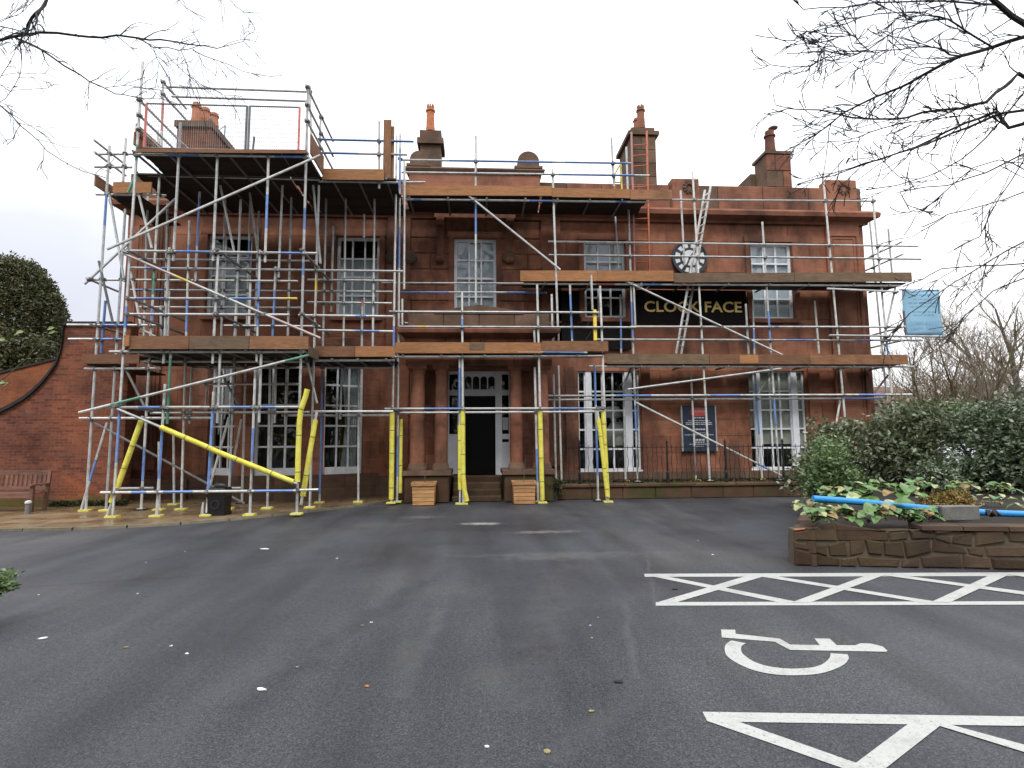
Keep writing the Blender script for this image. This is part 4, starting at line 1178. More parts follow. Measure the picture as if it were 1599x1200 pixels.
# ================================================================== scaffolding
TF, TM, TI = 13.4, 14.7, 15.9      # left tower: front, middle and inner rows
PF, PB = 15.5, 15.75               # porch run
UF = 15.9                          # upper middle run
RF, RB = 16.6, 17.2                # right wing run
TR = 0.0305
def pt_of(a): return Vector(a)
scL = thing('scaffold', (W(330, 790, TM).x, TM, 0), 'tall tube scaffold with projecting top platform at left end of house', 'scaffold')
scC = thing('scaffold', (W(740, 790, PF).x, PF, 0), 'tube scaffold with yellow sleeved feet standing before the pillared porch', 'scaffold')
scR = thing('scaffold', (W(1150, 770, RF).x, RF, 0), 'tube scaffold on low wall round the clock and gold-lettered sign', 'scaffold')
CI = {'g': 0, 'b': 1, 'n': 2, 'r': 3, 'p': 4, 'y': 5, 'd': 6}
CM = ['galv', 'blue', 'green', 'redp', 'pink', 'yellowp', 'dgalv']
members = {scL.name: [], scC.name: [], scR.name: []}
plate_me = None
def seg_tube(sc, name, p0, p1, axis_px, segs, base='g', r=TR):
    """one tube; segs = coloured lengths given along the photo axis"""
    p0, p1 = Vector(p0), Vector(p1)
    cuts = [0.0, 1.0]; cols = []
    if segs:
        a, b = axis_px
        for s in segs:
            t0 = (s[0] - a) / (b - a); t1 = (s[1] - a) / (b - a)
            t0, t1 = sorted((t0, t1)); cols.append((max(0, t0), min(1, t1), s[2])); cuts += [max(0, t0), min(1, t1)]
    cuts = sorted(set(round(c, 4) for c in cuts))
    pts = [p0.lerp(p1, c) for c in cuts]
    used = [base] + sorted(set(c[2] for c in cols) - {base})
    mis = []
    for u, v in zip(cuts, cuts[1:]):
        m = (u + v) / 2; k = base
        for a, b, c in cols:
            if a <= m <= b: k = c
        mis.append(used.index(k))
    o = MB().path(pts, r, 8, mis).build(name, [M[CM[CI[u]]] for u in used], sc, True)
    members[sc.name].append((o, p0, p1, name))
    return o
def base_plate(std, p, sole='foam'):
    q = Vector((p.x, p.y, p.z))
    b = MB(); b.box(q.x - 0.12, q.x + 0.12, q.y - 0.1, q.y + 0.1, q.z, q.z + 0.035)
    b.build('sole_pad', M[sole], std)
    MB().box(q.x - 0.07, q.x + 0.07, q.y - 0.07, q.y + 0.07, q.z + 0.0355, q.z + 0.043).build('base_plate', M['galv'], std)
def S(sc, x0, y0, x1, y1, Y, segs=None, foot=None, Y1=None, base='g', sole='foam', name='standard'):
    """upright; foot = z of the ground under it when it stands on the ground"""
    p0, p1 = W(x0, y0, Y), W(x1, y1, Y1 if Y1 else Y)
    if foot is not None: p1.z = foot + 0.043
    o = seg_tube(sc, name, p0, p1, (y0, y1), segs, base)
    if foot is not None: base_plate(o, Vector((p1.x, p1.y, foot)), sole)
    return o
def H(sc, x0, y0, x1, y1, Y, segs=None, Y1=None, name='ledger', base='g'):
    return seg_tube(sc, name, W(x0, y0, Y), W(x1, y1, Y1 if Y1 else Y), (x0, x1), segs, base)
def sleeve(std, pts, r=0.052, Y=None):
    pw = [W(a, b, Y) for a, b in pts]
    MB().path(pw, r, 10).build('foam_sleeve', M['foam'], std, True)
    L_ = sum((b - a).length for a, b in zip(pw, pw[1:])); k = rng.uniform(0.35, 0.6)
    while k < L_ - 0.15:          # joints of the sleeve, taped
        d = k
        for a, b in zip(pw, pw[1:]):
            l_ = (b - a).length
            if d <= l_:
                p = a.lerp(b, d / l_); t_ = (b - a).normalized()
                MB().tube(p - t_ * 0.012, p + t_ * 0.012, r + 0.002, 10).build('tape_band', M['tape'], std); break
            d -= l_
        k += rng.uniform(0.5, 0.9)
PVZ = PZ
M['tape'] = plain('dull_yellow_tape', (0.42, 0.36, 0.08), 0.5, 0.3, 9)
for a in ((231, 300, 224, 548), (262, 318, 257, 540), (352, 312, 345, 540), (455, 305, 449, 540), (540, 305, 536, 545), (585, 305, 582, 545), (404, 330, 398, 540)): S(scL, *a, TI - 0.05)
for a in ((326, 572, 321, 640), (448, 572, 445, 662), (534, 572, 531, 655)): S(scL, *a, TI - 0.05)
for a in ((212, 405, 500, 408), (480, 437, 614, 439), (215, 480, 470, 481), (480, 472, 612, 474), (300, 600, 470, 600)): H(scL, *a, TI - 0.1, name='guard_rail')
# --- left scaffold uprights
S(scL, 222.9, 96.5, 176, 807, TF, [(236, 262, 'n'), (494, 528, 'b'), (640, 730, 'b'), (330, 380, 'g')], PVZ)
S(scL, 282, 192, 270.7, 408, TF); S(scL, 265, 387, 255.5, 568, TF); S(scL, 267, 546, 261, 662, TF, [(560, 662, 'n')])
S(scL, 258, 600, 244.5, 806, TF, [(670, 750, 'b')], PVZ)
S(scL, 340, 237, 332.6, 408, TF, [(237, 250, 'n')]); S(scL, 341, 389, 331.7, 568, TF); S(scL, 344, 546, 339, 661, TF)
S(scL, 333.6, 612, 323, 801, TF, [(640, 770, 'b')], PVZ)
S(scL, 419.4, 243, 413.8, 410, TF, [(305, 358, 'b')]); S(scL, 406, 391, 400.6, 565, TF, [(440, 510, 'b')]); S(scL, 408, 548, 404.4, 660, TF)
S(scL, 398.8, 578, 390.5, 797, TF, [(668, 718, 'b')], PVZ)
o = S(scL, 481, 136, 463.5, 795, TF, [(334, 368, 'b'), (420, 440, 'b')], PVZ)
sleeve(o, [(480, 608), (477, 620), (470, 640), (467.5, 660), (466, 700), (464.5, 753)], 0.06, TF - 0.02)
S(scL, 171.3, 228, 133.8, 799, TM, [(310, 360, 'b')], PVZ)
S(scL, 196.6, 216, 192, 284, TM)
S(scL, 195.7, 327, 165.7, 795, TM, [(420, 440, 'n')], PVZ)
S(scL, 164.7, 470, 158, 552, TM, base='b')
S(scL, 249, 277, 220, 801, TM, [(420, 470, 'n'), (490, 512, 'b'), (708, 760, 'b')], PVZ, sole='deck')
S(scL, 312, 300, 305, 440, TM, [(310, 385, 'b')]); S(scL, 296, 345, 283, 796, TM, [(385, 400, 'b'), (470, 525, 'b')], PVZ)
S(scL, 300, 575, 296, 662, TM); S(scL, 376, 312, 357, 793, TM, None, PVZ); S(scL, 391, 314, 377.6, 788, TI, [(380, 410, 'b')], PVZ, sole='deck')
S(scL, 441, 290, 435, 434, TM); S(scL, 430.7, 417, 425, 545, TM, [(455, 530, 'b')]); S(scL, 430.7, 560, 428.8, 661, TM)
S(scL, 422, 566, 417.5, 790, TM, None, PVZ)
o = S(scL, 498, 290, 484, 787, TM, [(440, 460, 'y')], PVZ)
S(scL, 509.4, 305, 499, 781, TI, [(585, 770, 'b')], PVZ); S(scL, 560, 575, 559.7, 775, TI, None, PVZ)
S(scL, 566, 470, 565, 541, TM, [(470, 479, 'r')]); S(scL, 520.6, 354, 517, 487, TI); S(scL, 568.6, 335, 568.3, 372, TI)
S(scL, 501, 179, 498, 262, TM, [(232, 258, 'b')]); S(scL, 592, 190, 592, 295, TM)
S(scL, 255, 129, 252, 236, TM, [(160, 205, 'r')]); S(scL, 484, 135, 486, 236, TM); S(scL, 246, 205, 249, 236, TM)
S(scL, 271, 791 - 120, 271.7, 791, TI, None, PVZ)
S(scL, 248, 690, 248.5, 796, TM, None, PVZ)
for a, b in (((252, 513), (251, 478)), ((262, 515), (264, 455)), ((366, 515), (371, 430)), ((388, 515), (391, 440)), ((462, 518), (463, 534))):
    S(scL, b[0], b[1], a[0], a[1] + 12, TM + 0.1)
# --- left scaffold ledgers and rails
for a in ((263, 136, 484, 143.8, TM), (268, 151, 482, 158.4, TM)): H(scL, *a, name='guard_rail')
H(scL, 212, 241.5, 482, 245.5, TF - 0.04, [(262, 310, 'b'), (428, 478, 'b')]); H(scL, 230, 274, 500, 281, TM)
H(scL, 498, 218, 646, 221.5, TM - 0.05, [(498, 646, 'b')], name='guard_rail'); H(scL, 498, 239, 636, 242, TM - 0.05, [(498, 560, 'b')], name='guard_rail')
H(scL, 498, 283.5, 622, 285.5, TM - 0.04)
H(scL, 149.7, 241, 214, 241, TM + 0.04, name='guard_rail'); H(scL, 147.8, 261, 206, 261.6, TM + 0.04, name='guard_rail'); H(scL, 150, 304, 260, 305.5, TM + 0.05)
H(scL, 250, 304, 640, 308, TI)
H(scL, 203, 392, 495, 396, TF - 0.05, [(274, 328, 'b'), (438, 470, 'b')], name='guard_rail')
H(scL, 204, 418.5, 630, 424, TM - 0.05, [(228, 262, 'b'), (330, 420, 'g')], name='guard_rail')
H(scL, 140, 437, 465, 439.5, TM + 0.06, name='guard_rail'); H(scL, 204, 453, 613, 456, TI, [(212, 255, 'b')], name='guard_rail')
H(scL, 197, 466.5, 464, 466.7, TF - 0.05, [(212, 258, 'b'), (350, 396, 'b'), (440, 464, 'y')], name='guard_rail')
H(scL, 197, 491, 452, 492, TF - 0.05, name='guard_rail'); H(scL, 466, 492.6, 614, 494.5, TM - 0.05, [(555, 572, 'b')], name='guard_rail')
H(scL, 105, 507.6, 250, 508.5, TM - 0.05, [(158, 200, 'b')], name='guard_rail'); H(scL, 107, 530, 190, 530, TM - 0.05, [(154, 190, 'b')], name='guard_rail')
H(scL, 350, 509, 500, 510, TM); H(scL, 496, 516, 614, 518, TM - 0.05, [(555, 592, 'b')], name='guard_rail')
H(scL, 171, 549.7, 474, 549.7, TF - 0.05); H(scL, 200, 564.6, 480, 565, TM); H(scL, 132, 576.3, 252, 575.5, TM - 0.05); H(scL, 300, 575, 612, 574, TI)
H(scL, 490, 563.5, 616, 563, TM - 0.05)
H(scL, 165, 636.5, 466, 636, TF - 0.05, [(216, 252, 'b'), (359, 393, 'b'), (408, 430, 'b')]); H(scL, 235, 645.5, 483, 644, TM)
H(scL, 124, 653.6, 330, 653, TM - 0.05); H(scL, 490, 643, 614, 643, TM - 0.05); H(scL, 440, 649, 610, 649, TI)
H(scL, 157, 769.7, 462, 766.5, TF - 0.05, [(205, 228, 'b'), (254, 300, 'b'), (396, 458, 'b')]); H(scL, 184, 763.5, 240, 762.6, TM); H(scL, 460, 766, 497, 765, TF)
H(scL, 324, 763, 376, 762.5, TM)
# --- left scaffold braces
H(scL, 167.5, 389.5, 500, 243, TF - 0.1, name='brace'); H(scL, 132, 444, 274.5, 310.6, TM, name='brace')
H(scL, 194, 397, 500, 528.5, TF - 0.1, [(272, 296, 'y'), (200, 270, 'p'), (420, 500, 'p')], name='brace')
H(scL, 123.5, 644.7, 482, 555, TF - 0.1, [(172, 218, 'n'), (444, 482, 'n')], name='brace')
o = H(scL, 183, 639, 463.5, 756, TF - 0.1, name='brace')
sleeve(o, [(251, 667.5), (318, 696), (340, 706), (400, 730), (458, 753)], 0.057, TF - 0.1)
H(scL, 141, 657, 382, 787, TM, name='brace', base='d')
H(scL, 167.5, 660, 126, 799, TM, [(150, 140, 'b')], name='brace')
o = H(scL, 223, 650, 166.6, 808, TF + 0.05, name='brace')
sleeve(o, [(220.5, 657.5), (183, 762)], 0.06, TF + 0.05); sleeve(o, [(178, 772), (173.5, 785)], 0.055, TF + 0.05)
o = H(scL, 494.5, 644, 470, 789, TF + 0.3, name='brace')
sleeve(o, [(492.5, 656), (483, 712), (473, 775)], 0.06, TF + 0.3)
H(scL, 357.5, 652, 325, 770, TM, name='brace'); H(scL, 377, 655, 360, 745, TI, [(366, 360, 'b')], name='brace')
H(scL, 171, 305, 194, 440, TM, name='brace'); H(scL, 154.4, 408, 176, 504, TM, name='brace', base='d'); H(scL, 216, 301, 237, 388, TM, name='brace')
H(scL, 344, 290, 366, 395, TM, name='brace'); H(scL, 489, 290, 500.5, 412, TM, name='brace'); H(scL, 204, 425, 221, 515, TM, name='brace')
H(scL, 390, 301, 402, 393, TM, name='brace', base='d'); H(scL, 222, 515, 246, 528, TM, name='brace')
H(scL, 195.7, 576, 226, 636, TM, name='brace', base='d'); H(scL, 477.6, 555.7, 495, 630, TM, name='brace'); H(scL, 344, 580, 372, 632, TM, name='brace', base='d')
H(scL, 200, 302, 214, 268, TF + 0.1, name='brace', base='n')
# cross tubes running back to the wall
def back(sc, px, py, Y0, Y1, name='transom', base='d', lift=0.0):
    p = W(px, py, Y0)
    return seg_tube(sc, name, (p.x, Y0 - 0.12, p.z + lift), (p.x, Y1, p.z + lift), (0, 1), None, base)
for x in (212, 262, 310, 355, 392, 440, 478):
    back(scL, x, 240, TF, 17.0); back(scL, x - 6, 548, TF, 16.3)
for x in (520, 560, 604): back(scL, x, 282, TM, 17.0); back(scL, x, 562, TM, 16.3)
for y, b in ((157, 'g'), (181, 'g'), (203, 'g')):
    back(scL, 218, y, TF, TI, 'guard_rail', b)
for y in (129, 148): back(scL, 255, y, TM, TI, 'guard_rail', 'g')
for y in (137, 165, 190): back(scL, 480, y, TF, TI, 'guard_rail', 'g')
for y in (392, 466, 491, 636): back(scL, 203 if y < 500 else 186, y, TF, TI, 'transom', 'd')
for y in (392, 491): back(scL, 342, y, TF, TI, 'transom', 'd'); back(scL, 472, y, TF, TI, 'transom', 'd')
for y in (223, 241): back(scL, 152, y, TM, TI, 'guard_rail', 'g')
back(scL, 140, 437, TM, TI, 'guard_rail', 'g'); back(scL, 146, 508, TM, TI, 'transom', 'd')

# --- boards
def board(sc, p0, p1, mat, name='toe_board', h=0.225, th=0.038, vertical=True):
    """plank from p0 to p1 (ends of its lower edge)"""
    p0, p1 = Vector(p0), Vector(p1)
    d = (p1 - p0).normalized(); s_ = d.cross(Vector((0, 0, 1)))
    s_ = s_.normalized() if s_.length > 1e-4 else Vector((0, 1, 0))
    upz = Vector((0, 0, 1)) if abs(d.z) < 0.9 else Vector((1, 0, 0))
    c = (p0 + p1) / 2 + upz * (h / 2 if vertical else th / 2)
    if vertical: b = MB().cbox(c, d * (p1 - p0).length / 2, s_ * th / 2, upz * h / 2)
    else: b = MB().cbox(c, d * (p1 - p0).length / 2, s_ * h / 2, upz * th / 2)
    return b.build(name, M[mat], sc)
def toe(sc, x0, x1, yt, yb, Y, mat, yt1=None, yb1=None, split=None):
    """toe boards seen between photo heights yt and yb"""
    n = split or 1
    a, b = W(x0, yb, Y), W(x1, yb1 if yb1 else yb, Y)
    h = W(x0, yt, Y).z - a.z
    for k in range(n):
        board(sc, a.lerp(b, k / n) + Vector((0.006, -0.004 * (k % 2), 0)), a.lerp(b, (k + 1) / n) - Vector((0.006, 0, 0)), mat[k] if isinstance(mat, list) else mat, h=h)
def deck(sc, xa, xb, y0, y1, z, mat='deck'):
    """platform of planks lying along x"""
    n = max(1, int((y1 - y0) / 0.228)); x = xa; k = 0; hb_ = (y1 - y0) / n / 2 - 0.002
    while x < xb - 0.05:
        x2 = min(xb, x + 3.9)
        if xb - x2 < 0.6: x2 = xb
        for j in range(n):
            yy = y0 + (j + 0.5) * (y1 - y0) / n
            j0, j1 = rng.uniform(-0.03, 0.03), rng.uniform(-0.03, 0.03)
            dz = rng.uniform(0, 0.008)
            MB().box(x + j0 + 0.03, x2 + j1 - 0.03, yy - hb_, yy + hb_, z + dz, z + 0.038 + dz).build('deck_board', M[mat], sc)
        x = x2
Z3 = W(350, 244, TF).z + 0.065; Z1 = W(330, 549.7, TF).z + 0.065
XT0, XT1 = W(213, 241, TF).x, W(482, 245, TF).x
XM1 = W(620, 284, TM).x
deck(scL, XT0, XT1, TF - 0.1, TM - 0.12, Z3); deck(scL, W(212, 280, TM).x, XM1, TM - 0.1, 17.05, Z3)
deck(scL, W(158, 304, TM).x, W(211, 304, TM).x, TM + 0.1, 17.0, W(180, 304, TM).z + 0.06)
deck(scL, W(196, 550, TF).x, W(474, 550, TF).x, TF - 0.1, TM - 0.12, Z1); deck(scL, W(190, 565, TM).x, W(614, 563, TM).x, TM - 0.1, 16.35, Z1 - 0.02)
deck(scL, W(138, 576, TM).x, W(189, 576, TM).x, TM - 0.08, 16.8, W(160, 576, TM).z + 0.06)
toe(scL, 213, 478, 233, 238.5, TF - 0.13, 'board', yb1=240)
toe(scL, 503, 600, 264, 281, TM - 0.13, 'board_new', yb1=282)
toe(scL, 176, 237, 285, 302, TM - 0.02, 'board_new')
toe(scL, 200, 482, 525, 545.5, TF - 0.13, ['board', 'board_old', 'board'], split=3)
toe(scL, 193, 202, 524, 541, TF - 0.18, 'board_new')
toe(scL, 491, 617, 541, 557.5, TM - 0.13, ['board', 'board_new'], split=2)
toe(scL, 132, 218, 554, 568, TM - 0.12, 'board')
def side_toe(px, pyt, pyb, Y0, Y1, mat):
    a = W(px, pyb, Y0); h = W(px, pyt, Y0).z - a.z
    board(scL, a, (a.x, Y1, a.z), mat, h=h)
side_toe(209, 206, 226, TF, TI, 'board'); side_toe(212, 193, 208, TF, TI, 'board_new')
side_toe(485, 210, 240, TF, TM - 0.2, 'board'); side_toe(148, 273, 290, TM, TI, 'board'); side_toe(194, 527, 545, TF, TM, 'board')
side_toe(482, 540, 556, TF + 0.3, TM - 0.2, 'board_old')
a, b = W(604, 282, TM), W(604, 190, TM)
for dx in (0.0, 0.07):
    MB().box(a.x - 0.09 + dx, a.x + 0.11 + dx, TM - 0.09 + dx, TM - 0.05 + dx, a.z, b.z - dx * 2).build('upright_board', M['board_z'], scL)
# mesh guards round the top platform
pa, pb = W(229, 162, TF - 0.06), W(468, 168, TF - 0.06)
zb = Z3 + 0.06
fr = MB()
def mesh_guard(x0, x1, zt0, zt1, y, ma, mb_):
    g = MB().tube((x0, y, zb), (x0, y, zt0), 0.03, 6).build('mesh_guard', M[ma], scL)
    MB().tube((x1, y, zb), (x1, y, zt1), 0.03, 6).build('guard_stile', M[mb_], g)
    e = MB(); e.tube((x0, y, zt0), (x1, y, zt1), 0.02, 6); e.tube((x0, y, zb), (x1, y, zb), 0.02, 6); e.build('guard_edge', M['dgalv'], g)
    wv = MB(); n = int((x1 - x0) / 0.05)
    for k in range(1, n):
        x = x0 + (x1 - x0) * k / n; zt = zt0 + (zt1 - zt0) * k / n
        wv.box(x - 0.0028, x + 0.0028, y - 0.0028, y + 0.0028, zb, zt)
    for k in range(1, 10):
        u = k / 10
        z0_, z1_ = zb + (zt0 - zb) * u, zb + (zt1 - zb) * u
        wv.tube((x0, y + 0.004, z0_), (x1, y + 0.004, z1_), 0.0028, 4)
    wo = wv.build('guard_wire', M['dgalv'], g); wo['kind'] = 'stuff'
xm_ = W(388, 166, TF - 0.06).x
zt = lambda x: pa.z + (pb.z - pa.z) * (x - pa.x) / (pb.x - pa.x)
mesh_guard(pa.x, xm_ - 0.032, pa.z, zt(xm_), TF - 0.06, 'redp', 'dgalv'); mesh_guard(xm_ + 0.032, pb.x, zt(xm_), pb.z, TF - 0.06, 'dgalv', 'redp')
MB().tube((W(395, 215, TF).x, TF, Z3), W(397, 214, TF), 0.025, 6).build('guard_post', M['dgalv'], scL)

# --- porch scaffold
o = S(scC, 619.5, 212, 611, 783, PF, [(518, 580, 'b')], PVZ); sleeve(o, [(612.5, 640), (611, 780)], 0.066, PF)
o = S(scC, 625, 209, 620, 775, PB, [(235, 300, 'b'), (360, 425, 'b'), (680, 740, 'b')], PVZ); sleeve(o, [(626, 655), (625, 770)], 0.05, PB + 0.05)
S(scC, 631.6, 252, 631, 452, PF)
S(scC, 742.9, 213, 743.3, 474, UF, [(318, 368, 'b')])
o = S(scC, 721.6, 456, 723.5, 787, PF, [(500, 520, 'b')], 0.0); sleeve(o, [(722.5, 640), (723, 740), (725, 765), (729, 783)], 0.066, PF)
o = S(scC, 718, 560, 718.5, 786, PF + 0.02, [(575, 640, 'b')], 0.0); sleeve(o, [(717.5, 664), (718, 765)], 0.05, PF + 0.02)
S(scC, 862.8, 265, 872, 536, UF)
o = S(scC, 838.7, 445, 847, 785, PF, None, 0.0); sleeve(o, [(843.3, 642), (846.8, 781)], 0.066, PF)
S(scC, 835, 574, 840, 778, PB, [(700, 750, 'b')], 0.0)
S(scC, 890, 445, 894, 547, PF, [(460, 530, 'b')]); S(scC, 923, 430, 925, 484, PF)
o = S(scC, 937, 447, 949.5, 783, PF, None, 0.0); sleeve(o, [(941.3, 642), (945, 700), (949, 778)], 0.062, PF)
o = H(scC, 933, 638, 948, 782, PF - 0.06, name='brace'); sleeve(o, [(934.5, 654), (941, 710), (948.5, 776)], 0.055, PF - 0.08)
S(scC, 928.5, 570, 934, 776, PB, [(575, 632, 'b'), (668, 740, 'b')], 0.0, sole='deck')
S(scC, 628, 467, 628, 508, UF); S(scC, 861.5, 460, 863, 536, UF); S(scC, 834, 516, 835, 535, PF)
S(scC, 954.8, 216, 958.5, 292, UF); 
H(scC, 623, 250, 986, 255.4, UF - 0.06, [(700, 860, 'b'), (880, 980, 'b')], name='guard_rail'); H(scC, 627, 269.5, 1014, 274.7, UF - 0.06, [(870, 990, 'b')], name='guard_rail')
H(scC, 625, 285, 664, 285, UF - 0.06); H(scC, 630, 311.6, 1013, 316, UF - 0.06, [(646, 657, 'b'), (824, 862, 'b'), (960, 978, 'b')])
H(scC, 650, 328, 860, 332, 17.05); H(scC, 729, 304, 875, 421.6, UF - 0.1, name='brace')
H(scC, 596, 442, 1000, 444, 17.1); H(scC, 626, 456.7, 854, 457.2, 17.1, [(626, 700, 'b'), (790, 852, 'b')])
H(scC, 608, 487, 935, 488.5, PF - 0.06, name='guard_rail'); H(scC, 624, 510.5, 993, 511.7, PF - 0.06, [(652, 664, 'y')], name='guard_rail'); H(scC, 627, 505, 864, 505.5, 16.0)
H(scC, 606, 557.5, 940, 556, PF - 0.06); H(scC, 808, 550, 917, 551, PF - 0.12, [(848, 912, 'b')])
H(scC, 600.6, 638.7, 940, 638, PF - 0.06, [(661, 719, 'b'), (862, 910, 'b')]); H(scC, 617, 645, 928, 643.5, PB)
for x in (640, 700, 760, 820, 870, 920, 970): back(scC, x, 311 + (x - 630) * 0.011, UF, 17.05)
for x in (630, 690, 757, 835, 900): back(scC, x, 556, PF, 15.8)
back(scC, 620, 640, PF, 16.6); back(scC, 842, 638, PF, 15.8); back(scC, 940, 638, PF, 16.4)
ZU = W(800, 313, UF).z + 0.065
deck(scC, W(632, 311, UF).x, W(1012, 315, UF).x, UF - 0.1, 17.05, ZU)
deck(scC, W(620, 557, PF).x, W(946, 557, PF).x, PF - 0.08, 15.78, W(780, 557, PF).z + 0.065)
toe(scC, 631, 862, 290, 305.5, UF - 0.13, 'board_new', yb1=306.5); toe(scC, 862, 984, 294, 308, UF - 0.135, 'board_new', yb1=310); toe(scC, 984, 1050, 297, 312, UF - 0.13, 'board')
toe(scC, 617, 846, 535, 552, PF - 0.13, 'board_new'); toe(scC, 846, 950, 533, 549, PF - 0.135, 'board')
a_, b_, c_, d_ = RECT(733, 536, 757, 547, PF - 0.152)
MB().box(a_, b_, PF - 0.1555, PF - 0.1515, c_, d_).build('board_patch', M['board_old'], scC)
# yellow gate frame and yellow post
gt = MB(); Yg = UF + 0.05
gp = [W(959, 296, Yg), W(960, 272, Yg), W(969, 256, Yg), W(971, 296, Yg)]
gt.tube(gp[0], gp[1], 0.025, 6); gt.tube(gp[1], gp[2], 0.025, 6); gt.tube(gp[2], gp[3], 0.025, 6); gt.tube(W(959, 285, Yg), W(971, 285, Yg), 0.02, 6)
gt.build('ladder_gate', M['yellowp'], scC)
yp = MB(); yp.cbox((W(929, 484, PF) + W(929, 532, PF)) / 2, Vector((0.045, 0, 0)), Vector((0, 0.03, 0)), Vector((0, 0, (W(929, 484, PF).z - W(929, 532, PF).z) / 2)))
yp.build('ladder_gate_post', M['yellowp'], scC)
MB().path([W(921, 500, PF), W(916, 511, PF), W(923, 518, PF), W(915, 531, PF)], 0.012, 5).build('strap', M['black_iron'], scC)

# --- right wing scaffold
LWZ = 0.43
S(scR, 864, 585, 868.5, 751, RF, None, LWZ, sole='deck'); S(scR, 872, 571, 877, 752, RF + 0.1, None, LWZ, sole='deck')
S(scR, 978, 230, 996, 753, RF, [(480, 540, 'b'), (640, 680, 'b')], LWZ, sole='deck')
S(scR, 968.8, 460, 970, 552, RB, [(495, 545, 'b')]); S(scR, 961, 339, 966, 422, RB); S(scR, 974.4, 634, 977, 751, RB, None, LWZ); S(scR, 989.5, 445, 992, 508, RF - 0.05)
S(scR, 1081.4, 267, 1108.6, 752, RF, None, LWZ, sole='deck'); S(scR, 1062.7, 298, 1069, 415, RF + 0.15); S(scR, 1079, 585, 1087, 751, RB, [(700, 745, 'd')], LWZ)
S(scR, 1190.3, 347, 1216.5, 738, RF, [(486, 535, 'b'), (620, 660, 'b')], LWZ, sole='deck')
S(scR, 1164.4, 475, 1169, 554, RF); S(scR, 1175.6, 468, 1178, 554, RB, [(515, 545, 'b')]); S(scR, 1179, 581, 1190, 748, RB, [(600, 680, 'b')], LWZ); S(scR, 1272, 470, 1279, 552, RB)
S(scR, 1284.8, 271, 1330, 770, RF, None, 0.0, sole='deck'); S(scR, 1362.4, 307, 1408, 775, RF, [(545, 580, 'b')], 0.0, sole='deck')
S(scR, 1358, 345, 1398, 760, 17.9, None, 0.0, sole='deck'); S(scR, 1387, 358, 1393, 429, 17.9); S(scR, 1398, 450, 1375, 552, RF, name='brace')
H(scR, 856, 377.5, 1433, 385, RF - 0.06, name='guard_rail'); H(scR, 857, 398.5, 1438, 405, RF - 0.06, name='guard_rail'); H(scR, 1013, 312, 1367, 314.5, RF - 0.02)
H(scR, 818, 443.5, 1405, 446.6, RF - 0.06, [(995, 1027, 'b'), (927, 955, 'r')]); H(scR, 1291.5, 451, 1403, 456, RF - 0.14)
H(scR, 985, 510.5, 1409, 511, RF - 0.06, [(1205, 1212, 'b')], name='guard_rail'); H(scR, 931, 530.4, 1440, 532, RF - 0.06, [(1222, 1266, 'b'), (1334, 1360, 'b')], name='guard_rail'); H(scR, 1295, 524, 1470, 526, RF - 0.14)
H(scR, 920, 572.5, 1427, 573, RF - 0.06); H(scR, 852.5, 618.5, 1424, 616.5, RF - 0.06, [(957, 1012, 'b'), (1102, 1150, 'b'), (1337, 1380, 'b')]); H(scR, 854, 624.7, 1376, 622.4, RB, [(1310, 1376, 'b')])
H(scR, 959.4, 431, 1233, 560, RF - 0.1, name='brace'); H(scR, 980, 608.5, 1219.5, 576, RF - 0.1, name='brace'); H(scR, 993, 629, 1221, 743.5, RF - 0.1, [(1184, 1198, 'b')], name='brace')
H(scR, 985.7, 574, 972.6, 606, RF + 0.2, name='brace', base='d'); H(scR, 1204, 583, 1183.5, 616, RF + 0.2, name='brace', base='d'); H(scR, 1312, 626, 1304, 670, RF + 0.1, name='brace')
H(scR, 1387, 586, 1366, 613, RF + 0.3, name='brace', base='d')
for x, y in ((1404, 380), (1406, 399), (1409, 511), (1404, 533)): back(scR, x, y, RF, 18.2, 'guard_rail', 'g')
for x in (850, 920, 1000, 1065, 1135, 1200, 1260, 1330, 1385):
    back(scR, x, 443.5 + (x - 830) * 0.006, RF, 17.42)
    if x > 940: back(scR, x, 572.5, RF, 17.4)
deck(scR, W(818, 444, RF).x, W(1412, 446, RF).x, RF - 0.08, 17.38, W(1100, 445, RF).z + 0.06)
deck(scR, W(945, 572, RF).x, W(1410, 573, RF).x, RF - 0.08, 17.3, W(1150, 572.6, RF).z + 0.06)
toe(scR, 812, 1052, 423, 439.5, RF - 0.13, 'board_new', split=2); toe(scR, 1052, 1424, 427, 441.5, RF - 0.13, 'board_old', yb1=440, split=2)
toe(scR, 947, 1418, 553, 568.5, RF - 0.13, ['board_old', 'board', 'board'], yb1=569.5, split=3)
a_, b_, c_, d_ = RECT(1155, 554.5, 1184, 567, RF - 0.155)
MB().box(a_, b_, RF - 0.1585, RF - 0.1545, c_, d_).build('board_patch', M['board_new'], scR)
# red tape on the ledger under the clock
a = W(1053, 441, RF - 0.1); b = W(1084, 441, RF - 0.1)
MB().cbox((a + b) / 2, Vector(((b.x - a.x) / 2, 0, 0)), Vector((0, 0.02, 0)), Vector((0, 0, 0.04))).build('tape', M['red'], scR)

